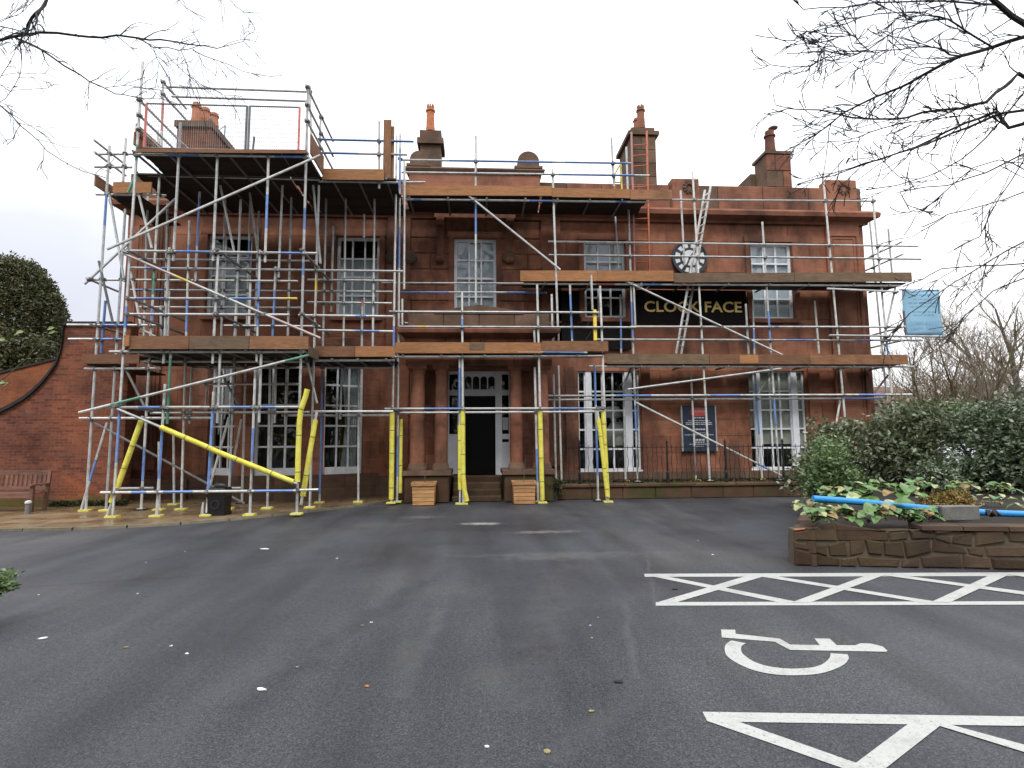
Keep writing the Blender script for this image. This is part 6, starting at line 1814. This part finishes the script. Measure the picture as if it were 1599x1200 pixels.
def lumpy(rs, n, c, rad, shell=0.55, lump=0.28, freq=1.6, seed=0, flat_bottom=True):
    d = rs.normal(size=(n, 3)); d /= np.linalg.norm(d, axis=1)[:, None]
    if flat_bottom: d[:, 2] = np.where(d[:, 2] < -0.55, -d[:, 2], d[:, 2])
    r = rs.uniform(shell ** 3, 1, n) ** (1 / 3)
    l_ = np.array([mnoise.noise(Vector((x[0] * freq + seed, x[1] * freq, x[2] * freq))) for x in d])
    l2 = np.array([mnoise.noise(Vector((x[0] * freq * 3.1 + seed, x[1] * freq * 3.1, x[2] * freq * 3.1 + 5))) for x in d])
    r = r * (1 + lump * l_ * 1.6 + lump * 0.8 * l2)
    return np.array(c) + d * r[:, None] * np.array(rad)
def shrub(name, label, px0, px1, py0, py1, Y, depth, n, size, mat, seed, cat='shrub', group=None, stemm='bark', aspect=0.5, lump=0.28):
    rs = np.random.RandomState(seed)
    a = W((px0 + px1) / 2, (py0 + py1) / 2, Y)
    rx = (W(px1, py0, Y) - W(px0, py0, Y)).x / 2; rz = (W(px0, py0, Y).z - W(px0, py1, Y).z) / 2
    zb = max(0.0, a.z - rz)
    t = thing(name, (a.x, Y, zb), label, cat, group)
    # a few overlapping boughs give the crown its uneven outline
    k = 7; parts = []
    for j in range(k):
        f = rs.uniform(-0.55, 0.55, 3)
        s = rs.uniform(0.45, 0.7)
        parts.append(lumpy(rs, n // k, (a.x + f[0] * rx, Y + f[1] * depth, a.z + f[2] * rz * 0.9), (rx * s, depth * s, rz * s), 0.35, lump, 1.6, seed * 3.1 + j))
    pts = np.concatenate(parts)
    pts = pts[pts[:, 2] > zb - 0.05]
    v, q = leaf_quads(pts, size, rs, aspect=aspect)
    o = mesh_np('crown', v, q, M[mat], t)
    s = MB()
    for j in range(9):
        an = j * 0.7
        s.path([(a.x + 0.1 * math.cos(an), Y + 0.1 * math.sin(an), zb - 0.05), (a.x + rx * 0.3 * math.cos(an), Y + depth * 0.3 * math.sin(an), a.z - rz * 0.2), (a.x + rx * 0.6 * math.cos(an + .2), Y + depth * 0.6 * math.sin(an), a.z + rz * 0.45)], [0.03, 0.02, 0.006], 5)
    s.build('stems', M[stemm], t)
    return t
for k, (px_, py_, dy_, nm_) in enumerate(((1262, 792, 0.5, 'leafy tuft behind the broken brick corner of planter'), (1300, 770, 1.2, 'leafy tuft before the dark glossy shrub'), (1365, 760, 1.9, 'leafy tuft left of the upright pale clump'),
        (1440, 756, 2.2, 'leafy tuft behind the upright pale clump'), (1500, 762, 2.0, 'leafy tuft behind the russet clump'), (1560, 764, 1.8, 'leafy tuft behind the yellow-green clump'), (1295, 806, 0.05, 'leaves trailing over the planter edge near its left corner'),
        (1350, 808, 0.05, 'leaves trailing over the planter edge below the blue pipe'), (1400, 806, 0.05, 'leaves trailing over planter edge under the pale leaves'), (1452, 808, 0.1, 'leaves creeping up to the concrete block'))):
    leafy_plant(px_, py_, FL.y + dy_, 20, nm_, 0.15, 0.24, 60 + k, 0.3)
GRP = 'shrubs behind the planter'
shrub('shrub', 'dark glossy shrub at the left end of the hedge', 1250, 1340, 675, 805, 11.6, 0.7, 7000, 0.08, 'shrub_green', 11, group=GRP, lump=0.45)
shrub('shrub', 'grey-green shrub nearest the house corner in the hedge', 1252, 1410, 645, 795, 13.2, 0.9, 11000, 0.11, 'shrub_grey', 12, group=GRP, lump=0.5)
shrub('shrub', 'brownish green shrub in the middle of the hedge', 1360, 1490, 630, 795, 13.0, 0.9, 11000, 0.11, 'shrub_grey', 13, group=GRP, lump=0.5)
shrub('shrub', 'big dark shrub at right end of the hedge', 1455, 1665, 615, 805, 11.8, 1.1, 16000, 0.105, 'shrub_dark', 14, group=GRP, lump=0.5)
shrub('shrub', 'dark shrub low between the hedge and the planter leaves', 1390, 1500, 715, 805, 11.2, 0.6, 7000, 0.07, 'shrub_dark', 15, group=GRP)
shrub('shrub', 'light green shoots rising above the hedge under bare tree', 1430, 1570, 630, 690, 15.5, 0.8, 4500, 0.09, 'shrub_green', 16, group=GRP)
shrub('shrub', 'dark hedge top at far right edge', 1560, 1720, 620, 740, 14.5, 1.0, 6000, 0.09, 'shrub_grey', 17, group=GRP)
shrub('russet_clump', 'russet and yellow low clump behind the concrete block', 1440, 1532, 764, 800, FL.y + 0.62, 0.25, 1500, 0.05, 'yellowleaf', 18, 'plant')
shrub('ivy_tuft', 'green tuft growing at the right foot of the porch', 846, 880, 745, 784, 15.9, 0.2, 700, 0.07, 'moss', 19, 'plant')
shrub('edge_shrub', 'clipped green plant cut off by the left frame edge', -75, 11, 898, 950, 5.6, 0.3, 2200, 0.045, 'shrub_green', 20)

# parked white car glimpsed through the hedge
cp_ = W(1510, 715, 19.0)
car = thing('parked_car', (cp_.x + 0.4, 19.0, 0), 'white parked car glimpsed through gaps in the hedge', 'car')
X0, X1 = cp_.x - 1.6, cp_.x + 2.4
prof_ = [(X0, 0.35), (X0 + 0.05, 0.75), (X0 + 0.9, 0.92), (X0 + 1.5, 1.42), (X0 + 2.9, 1.45), (X0 + 3.7, 0.95), (X1, 0.85), (X1, 0.35)]
MB().prism(prof_, 18.2, 19.9).build('body', M['carwhite'], car)
MB().prism([(X0 + 1.05, 0.95), (X0 + 1.56, 1.37), (X0 + 2.85, 1.39), (X0 + 3.5, 0.98)], 18.18, 18.199).build('side_glass', M['black'], car)
for xx in (X0 + 0.8, X0 + 3.2):
    MB().path([(xx, 18.17, 0.32), (xx, 18.4, 0.32)], 0.32, 16).build('wheel', M['black_plastic'], car)

# ================================================================== trees
def grow(b, p, d, ln, r, depth, rr, sides=4, droop=0.0, kids=(2, 4), spread=0.7, minr=0.003, up=0.0):
    """branch with side twigs, added to builder b"""
    n = 4
    pts = [Vector(p)]; rad = [r]
    d = Vector(d).normalized(); cur = Vector(p)
    for k in range(n):
        d = (d + Vector((rr.gauss(0, 0.13), rr.gauss(0, 0.13), rr.gauss(0, 0.13) + up - droop * (k / n)))).normalized()
        cur = cur + d * ln / n
        pts.append(cur.copy()); rad.append(max(minr, r * (1 - 0.62 * (k + 1) / n)))
    b.path(pts, rad, sides, caps=False)
    if depth > 0:
        for k in range(rr.randint(*kids)):
            i = rr.randint(1, n)
            ax = Vector((rr.gauss(0, 1), rr.gauss(0, 1), rr.gauss(0, 1)))
            dd = (d + ax.normalized() * spread * rr.uniform(0.7, 1.3)).normalized()
            grow(b, pts[i], dd, ln * rr.uniform(0.45, 0.75), rad[i] * rr.uniform(0.5, 0.75), depth - 1, rr, sides, droop, kids, spread, minr, up)
def traced_tree(name, label, Y, limbs, trunk, seed, tw_len, dens, mat='twig', trunkm='bark', rscale=1.0, curl=0.0, twr=0.0052, tng=0.9):
    rr = random.Random(seed)
    tb, tt = trunk
    t = thing(name, (tb.x, tb.y, 0), label, 'tree')
    MB().path([tb, tb.lerp(tt, 0.35) + Vector((0.1, 0.1, 0)), tb.lerp(tt, 0.7) + Vector((-0.08, 0, 0)), tt], [0.26, 0.2, 0.16, 0.09], 12).build('trunk', M[trunkm], t, True)
    lb = MB(); tw = MB()
    for j, (px, r0, r1, dy) in enumerate(limbs):
        pts = []
        for i, (a, c) in enumerate(px):
            u = i / max(1, len(px) - 1)
            pts.append(W(a, c, Y + dy[0] + (dy[1] - dy[0]) * u + 0.12 * math.sin(i * 1.7 + j)))
        # smooth with midpoints
        sm = [pts[0]]
        for a, c in zip(pts, pts[1:]):
            sm.append(a.lerp(c, 0.5) + Vector((rr.gauss(0, .012), rr.gauss(0, .02), rr.gauss(0, .012)))); sm.append(c)
        rad = [max(twr * 1.3, (r0 + (r1 - r0) * i / (len(sm) - 1)) * rscale) for i in range(len(sm))]
        lb.path(sm, rad, 6)
        for i in range(1, len(sm)):
            low_ = px[0][1] > 270 or px[-1][1] > 285
            for k in range((dens if rr.random() < 0.85 else dens + 1) if not low_ else 1):
                if rr.random() > (0.86 if not low_ else 0.72): continue
                tdir = (sm[i] - sm[i - 1]).normalized()
                ax = Vector((rr.gauss(0, 0.8), rr.gauss(0, 0.7), rr.gauss(0, 0.9)))
                d = (tdir * tng + ax.normalized() * 0.85)
                grow(tw, sm[i].lerp(sm[i - 1], rr.random()), d, tw_len * rr.uniform(0.4, 1.15), min(rad[i] * 0.75, 0.013), 2 if rr.random() < 0.4 else 1, rr, 4, -curl, (1, 3), 0.62, twr)
    lo = lb.build('limbs', M[trunkm], t, True); tw.build('twigs', M[mat], t)['kind'] = 'stuff'
    return t
R1 = [([(1760, 190), (1690, 120), (1640, 70), (1599, 37), (1560, 8), (1530, -15)], .07, .04, (0, -.3)),
      ([(1690, 20), (1640, 45), (1599, 58), (1550, 74), (1500, 88), (1455, 110), (1420, 130), (1385, 145), (1350, 160), (1320, 175), (1296, 195), (1265, 215), (1225, 237)], .045, .006, (0, .6)),
      ([(1550, 74), (1510, 50), (1480, 30), (1440, 35), (1400, 45), (1355, 78), (1330, 88), (1300, 82)], .018, .005, (0, -.5)),
      ([(1500, 88), (1470, 76), (1430, 74), (1380, 79), (1310, 80), (1297, 83)], .016, .005, (.1, .5)),
      ([(1355, 78), (1335, 55), (1310, 58), (1292, 66), (1275, 98), (1258, 113)], .009, .004, (-.3, -.4)),
      ([(1560, 8), (1500, 4), (1440, 2), (1380, 4), (1320, 12), (1255, 15), (1243, 0)], .02, .005, (0, .3)),
      ([(1480, 30), (1430, 20), (1370, 22), (1320, 38), (1262, 53)], .010, .004, (0, -.6)),
      ([(1760, 230), (1700, 165), (1640, 150), (1590, 115), (1570, 135), (1540, 160), (1500, 170), (1440, 176), (1400, 186), (1330, 184), (1280, 172), (1230, 170), (1199, 178)], .05, .005, (.5, 0)),
      ([(1640, 185), (1575, 200), (1555, 175), (1530, 185), (1480, 205), (1430, 230), (1370, 250), (1300, 275), (1245, 288)], .04, .005, (.4, .6)),
      ([(1640, 172), (1560, 178), (1510, 200), (1460, 220), (1400, 240), (1350, 255), (1310, 268), (1285, 278)], .03, .005, (.3, 0)),
      ([(1575, 200), (1540, 178), (1490, 182), (1430, 190), (1380, 200), (1340, 215)], .012, .004, (.3, -.3)),
      ([(1660, 205), (1599, 240), (1540, 270), (1480, 290), (1405, 300), (1420, 328)], .02, .004, (.2, -.5)),
      ([(1660, 360), (1599, 378), (1550, 405), (1510, 430), (1470, 455), (1420, 490), (1395, 520)], .02, .004, (.5, .4)),
      ([(1660, 405), (1599, 412), (1530, 415), (1470, 420), (1440, 437), (1410, 448)], .016, .004, (.2, .6)),
      ([(1660, 440), (1599, 435), (1550, 455), (1510, 490), (1480, 520)], .016, .005, (0, 0)),
      ([(1660, 200), (1599, 250), (1560, 310), (1530, 370), (1490, 390)], .018, .004, (.3, .3)),
      ([(1660, 290), (1599, 300), (1540, 320), (1480, 335), (1440, 355)], .016, .004, (-.2, .2)),
      ([(1660, 120), (1599, 145), (1540, 215), (1500, 250), (1450, 275), (1400, 290), (1352, 297)], .02, .004, (0, .5)),
      ([(1660, 250), (1599, 265), (1560, 250), (1520, 262), (1475, 300), (1440, 330)], .014, .004, (-.4, .1))]
Yr = 9.0
tbr, ttr = Vector((W(1860, 600, Yr).x, Yr + 0.3, 0)), W(1850, -60, Yr + 0.3)
# tie limbs back to the trunk outside the frame
for L_ in R1:
    a = L_[0][0]
    if a[0] >= 1640:
        L_[0].insert(0, (1850, min(a[1] + 130, 560)))
traced_tree('bare_tree', 'leafless tree reaching branches in from the top right corner', Yr, R1, (tbr, ttr), 31, 0.72, 2, rscale=1.0, twr=0.007, tng=1.25)
L1 = [([(-40, 72), (0, 63), (40, 54), (60, 51), (120, 56), (160, 59), (210, 59), (250, 62), (290, 69), (320, 72), (350, 73), (380, 65), (396, 50)], .03, .004, (0, .4)),
      ([(80, -10), (70, 8), (55, 22), (43, 40), (38, 56)], .026, .022, (0, 0)),
      ([(25, 60), (60, 75), (100, 103), (140, 128), (180, 147), (210, 152), (250, 155)], .02, .004, (0, -.4)),
      ([(210, 59), (240, 75), (280, 79), (310, 72)], .012, .006, (.2, .3)),
      ([(283, 80), (295, 115), (303, 150)], .008, .003, (.3, .3)), ([(300, 78), (340, 95), (380, 112), (425, 120)], .009, .003, (.3, .5)),
      ([(240, 76), (250, 100), (270, 130)], .007, .003, (.2, .4)), ([(258, 82), (290, 115), (330, 145)], .007, .003, (.2, .2)),
      ([(-60, 130), (0, 165), (30, 195), (60, 220), (95, 250), (130, 268), (165, 278)], .014, .003, (-.3, 0)),
      ([(165, 137), (200, 133), (245, 140)], .007, .003, (-.2, -.2)), ([(-40, 150), (0, 122), (18, 95)], .008, .003, (-.5, -.5)),
      ([(-40, 175), (8, 155), (30, 120), (33, 105)], .008, .003, (-.5, -.6)), ([(-50, 38), (0, 41), (40, 52)], .01, .01, (.2, 0)),
      ([(-40, 60), (10, 30), (45, 0)], .008, .003, (.3, .4)), ([(260, -15), (290, 12), (320, 28)], .005, .002, (.6, .7)), ([(345, -10), (370, 12), (392, 20)], .005, .002, (.6, .7))]
Yl = 8.0
for L_ in L1:
    a = L_[0][0]
    if a[0] <= -40: L_[0].insert(0, (-330, a[1] + 90))
tbl, ttl = Vector((W(-330, 600, Yl).x, Yl, 0)), W(-330, -80, Yl)
traced_tree('bare_tree', 'leafless tree hanging thin branches in from top left corner', Yl, L1, (tbl, ttl), 41, 0.42, 1, curl=-0.25, rscale=0.8, twr=0.0036)

# evergreen behind the left wall
def evergreen():
    rs = np.random.RandomState(5)
    Y = 24.0
    a = W(10, 520, Y); rx = W(92, 500, Y).x - a.x; ztop = W(20, 405, Y).z
    t = thing('evergreen_tree', (a.x, Y, 0), 'dense rounded dark evergreen tree behind the left garden wall', 'tree')
    parts = []
    zc = ztop - 3.2
    for j in range(26):
        an = rs.uniform(0, 6.28); h = rs.uniform(-1.0, 1.0)
        rr_ = math.sqrt(max(0, 1 - h * h)) * 0.62
        parts.append(lumpy(rs, 2600, (a.x + math.cos(an) * rr_ * rx, Y + math.sin(an) * rr_ * rx, zc + h * 2.4), (rx * 0.38, rx * 0.38, 0.95), 0.5, 0.25, 2.2, j, False))
    parts.append(lumpy(rs, 45000, (a.x, Y, zc), (rx * 1.02, rx * 1.02, 3.2), 0.86, 0.06, 2.4, 77, False))
    pts = np.concatenate(parts)
    v, q = leaf_quads(pts, 0.13, rs, aspect=0.4, up=1.4)
    mesh_np('crown', v, q, M['yew'], t)
    MB().path([(a.x, Y, 0), (a.x + 0.1, Y, 3), (a.x, Y, zc + 1.5)], [0.3, 0.22, 0.06], 10).build('trunk', M['bark'], t, True)
    low = thing('evergreen_bush', (W(60, 570, 21.5).x, 21.5, 0), 'dark leafy bush between the evergreen tree and swept wall', 'shrub')
    c = W(62, 548, 21.5)
    pts = np.concatenate([lumpy(rs, 3000, (c.x + dx, 21.5, c.z + dz), (0.9, 0.7, 0.75), 0.4, 0.3, 2.0, 5 + dx, False) for dx, dz in ((-0.2, -0.2), (-1.1, 0.1), (-2.2, 0.0), (-0.6, -0.9), (-1.8, -0.9))])
    v, q = leaf_quads(pts, 0.13, rs, aspect=0.5)
    mesh_np('crown', v, q, M['yew'], low)
    MB().path([(c.x - 0.8, 21.5, 0), (c.x - 0.7, 21.5, c.z)], [0.1, 0.05], 8).build('trunk', M['bark'], low)
evergreen()
# sprig with pale leaves in front of the left wall top
sp_ = thing('leafy_sprig', W(-20, 610, 10.5), 'thin sprig with a few pale leaves at the left edge', 'sprig')
pts = [W(a, b, 10.5) for a, b in ((-20, 612), (10, 588), (40, 562), (68, 530), (84, 512))]
MB().path(pts, [0.012, 0.01, 0.008, 0.006, 0.004], 5).build('stem', M['bark_green'], sp_)
rr = random.Random(4)
for a, b in ((84, 512), (36, 518), (8, 531), (4, 603), (0, 597), (22, 488), (86, 518), (-6, 560)):
    p = W(a, b, 10.5)
    broad_leaf('leaf', sp_, p, Vector((rr.uniform(-1, 1), -0.3, rr.uniform(-.3, 1))), Vector((0, -1, 0.4)), 0.1, 0.035, 'sprig', rr)

# background bare trees on the right
def bare(name, label, px, py, Y, h, r, seed, depth, stems=1, mat='bark_grey', lean=0.0, group=None, kids=(3, 5), fan=0.35, tm='twig_far'):
    b = W(px, py, Y); rr = random.Random(seed)
    t = thing(name, (b.x, Y, 0), label, 'tree', group)
    tk = MB(); tw = MB()
    for s in range(stems):
        an = 2 * math.pi * s / max(1, stems) + 0.4
        d = Vector((lean + math.cos(an) * fan * (stems > 1), math.sin(an) * fan * (stems > 1), 1)).normalized()
        cur = Vector((b.x + 0.12 * math.cos(an) * (stems > 1), Y, -0.02)); pts = [cur.copy()]; rad = [r]
        n = 7; hh = h * rr.uniform(0.8, 1.05)
        for k in range(n):
            d = (d + Vector((rr.gauss(0, .08), rr.gauss(0, .08), 0.05))).normalized()
            cur = cur + d * hh / n; pts.append(cur.copy()); rad.append(r * (1 - 0.85 * (k + 1) / n))
            if k >= 1:
                for j in range(3):
                    a2 = rr.uniform(0, 6.28)
                    dd = (d * 0.75 + Vector((math.cos(a2), math.sin(a2), 0.35)) * 0.8).normalized()
                    grow(tw, cur, dd, hh * rr.uniform(0.18, 0.36) * (1.15 - k / n * 0.5), rad[-1] * 0.55, depth, rr, 3, 0, kids, 0.6, 0.007, 0.05)
        tk.path(pts, rad, 7)
    tk.build('trunk', M[mat], t, True); tw.build('crown', M[tm], t)
    return t
GT = 'bare trees beyond the hedge'
bare('bare_tree', 'many-stemmed leafless tree rising from the hedge below the banner', 1488, 660, 21.0, 5.6, 0.09, 51, 2, 6, 'bark_green', 0, GT)
bare('bare_tree', 'leafless forked tree at far right edge behind hedge', 1600, 640, 25.0, 7.6, 0.24, 52, 3, 2, 'bark_grey', -0.1, GT, (2, 4), 0.22)
bare('bare_tree', 'slim leafless tree just right of the blue banner', 1455, 640, 30.0, 7.0, 0.1, 53, 3, 2, 'bark_grey', 0.02, GT, (2, 3), 0.2)
bare('bare_tree', 'slim leafless tree between forked tree and many-stemmed tree', 1545, 640, 34.0, 7.8, 0.12, 54, 3, 2, 'bark_grey', 0.0, GT, (2, 3), 0.25)
# distant wood: one mass of trunks and twigs
rr = random.Random(61)
wd = MB()
for k in range(100):
    px = rr.uniform(1375, 1720); Y = rr.uniform(34, 56)
    b = W(px, 640, Y); h = rr.uniform(3.0, 5.6)
    cur = Vector((b.x, Y, 0)); wd.path([cur, cur + Vector((rr.gauss(0, .3), 0, h))], [0.12, 0.04], 4)
    for j in range(22):
        p = cur + Vector((0, 0, h * rr.uniform(0.1, 1.0)))
        grow(wd, p, Vector((rr.gauss(0, 1), rr.gauss(0, .6), rr.uniform(0.2, 1.3))), rr.uniform(1.2, 2.6), 0.03, 1, rr, 3, 0, (3, 5), 0.7, 0.016)
wo2 = wd.build('distant_wood', M['twig_far']); tag(wo2, 'brown leafless wood far behind the hedge', 'wood', kind='stuff')
# house roof far behind
fp = W(1425, 640, 42.0)
fh = thing('distant_house', (fp.x, 42, 0), 'low grey house with brown tiled roof far behind the scaffold end', 'house')
xa, xb = W(1375, 640, 42).x, W(1462, 640, 42).x; z1 = W(1420, 630, 42).z; z2 = W(1420, 600, 42).z
MB().box(xa, xb, 42, 47, 0, z1).build('wall', M['farwall'], fh)
MB().hexa([(xa - 0.3, 41.6, z1 + 0.01), (xb + 0.3, 41.6, z1 + 0.01), (xb + 0.3, 47.4, z1 + 0.01), (xa - 0.3, 47.4, z1 + 0.01), (xa - 0.3, 44.4, z2), (xb - 1.2, 44.4, z2), (xb - 1.2, 44.6, z2), (xa - 0.3, 44.6, z2)]).build('roof', M['farroof'], fh)
for k in range(2):
    u = xa + (xb - xa) * (0.35 + 0.35 * k)
    MB().box(u - 0.4, u + 0.4, 41.96, 41.999, 0.9, z1 - 0.3).build('window', M['black'], fh)

# evergreens added unseen behind the viewer: windows mirror them, their height dims the front
rs = np.random.RandomState(9)
pp2 = []
for k in range(26):
    x = -46 + k * 3.7; h = rs.uniform(15, 21)
    pp2.append(lumpy(rs, 1500, (x, -17 + rs.uniform(-2, 2), h * 0.5), (3.0, 2.5, h * 0.5), 0.6, 0.25, 2.0, k, False))
v, q = leaf_quads(np.concatenate(pp2), 0.75, rs, aspect=0.6)
tbt = mesh_np('tree_belt', v, q, M['yew']); tag(tbt, 'dark belt of trees mirrored in the house windows', 'trees', kind='stuff')

# ================================================================== litter and leaves on the asphalt
def scrap(px, py, w_, l_, mat, label, cat, group=None, seed=0, name='scrap'):
    p = G(px, py); rr = random.Random(seed); a = rr.uniform(-0.4, 0.4); w_ *= 0.8; l_ *= 0.7
    n = 7; b = MB()
    ring = [(math.cos(k * 2 * math.pi / n) * w_ * rr.uniform(.7, 1.1), math.sin(k * 2 * math.pi / n) * l_ * rr.uniform(.7, 1.1)) for k in range(n)]
    lo = [Vector((p.x + x * math.cos(a) - y * math.sin(a), p.y + x * math.sin(a) + y * math.cos(a), 0.003)) for x, y in ring]
    hi = [q + Vector((0, 0, rr.uniform(0.003, 0.009))) for q in lo]
    c = Vector((p.x, p.y, 0.008))
    for k in range(n):
        k2 = (k + 1) % n
        b.face([lo[k], lo[k2], hi[k2], hi[k]]); b.face([hi[k], hi[k2], c])
    b.face(list(reversed(lo)))
    return tag(b.build(name, M[mat]), label, cat, group)
scrap(408, 1078, .05, .025, 'litter', 'white paper scrap on near asphalt left of centre', 'litter', seed=1, name='paper_scrap')
scrap(66, 998, .045, .025, 'litter', 'white scrap on asphalt near the left frame edge', 'litter', seed=2, name='paper_scrap')
scrap(413, 858, .11, .05, 'litter', 'pale flattened wrapper on asphalt before the pavement kerb', 'litter', seed=3, name='paper_scrap')
scrap(855, 1176, .03, .03, 'leafdead', 'pale dried splat at bottom centre of the asphalt', 'litter', seed=4, name='dry_splat')
scrap(196, 1012, .03, .02, 'leafdead', 'yellow dead leaf right of the white scrap at left', 'leaf', seed=5, name='dead_leaf')
scrap(924, 1112, .022, .02, 'leafdead', 'small dead leaf on asphalt left of the near hatching', 'leaf', seed=6, name='dead_leaf')
scrap(966, 1066, .05, .04, 'litterdark', 'black crumpled scrap on asphalt left of wheelchair symbol', 'litter', seed=7, name='dark_scrap')
scrap(573, 1073, .02, .02, 'terracotta', 'orange brick chip on asphalt in the middle foreground', 'brick chip', seed=8, name='brick_chip')
scrap(1054, 921, .05, .03, 'litterdark', 'black scrap at the left tip of criss-cross hatching', 'litter', seed=9, name='dark_scrap')
GS = 'tiny pale scraps scattered on the asphalt'
rr = random.Random(12)
for k, (x, y) in enumerate(((565, 978), (580, 973), (922, 978), (924, 998), (292, 1022), (267, 1010), (934, 966), (215, 928), (228, 879), (464, 1043), (289, 862), (526, 873), (694, 820), (1090, 845), (1113, 867), (1052, 936), (60, 930), (760, 1168))):
    scrap(x, y, rr.uniform(.012, .026), rr.uniform(.01, .02), 'litter' if k % 3 else 'leafdead', 'tiny pale scrap lying on the dark asphalt', 'litter', GS, 40 + k)
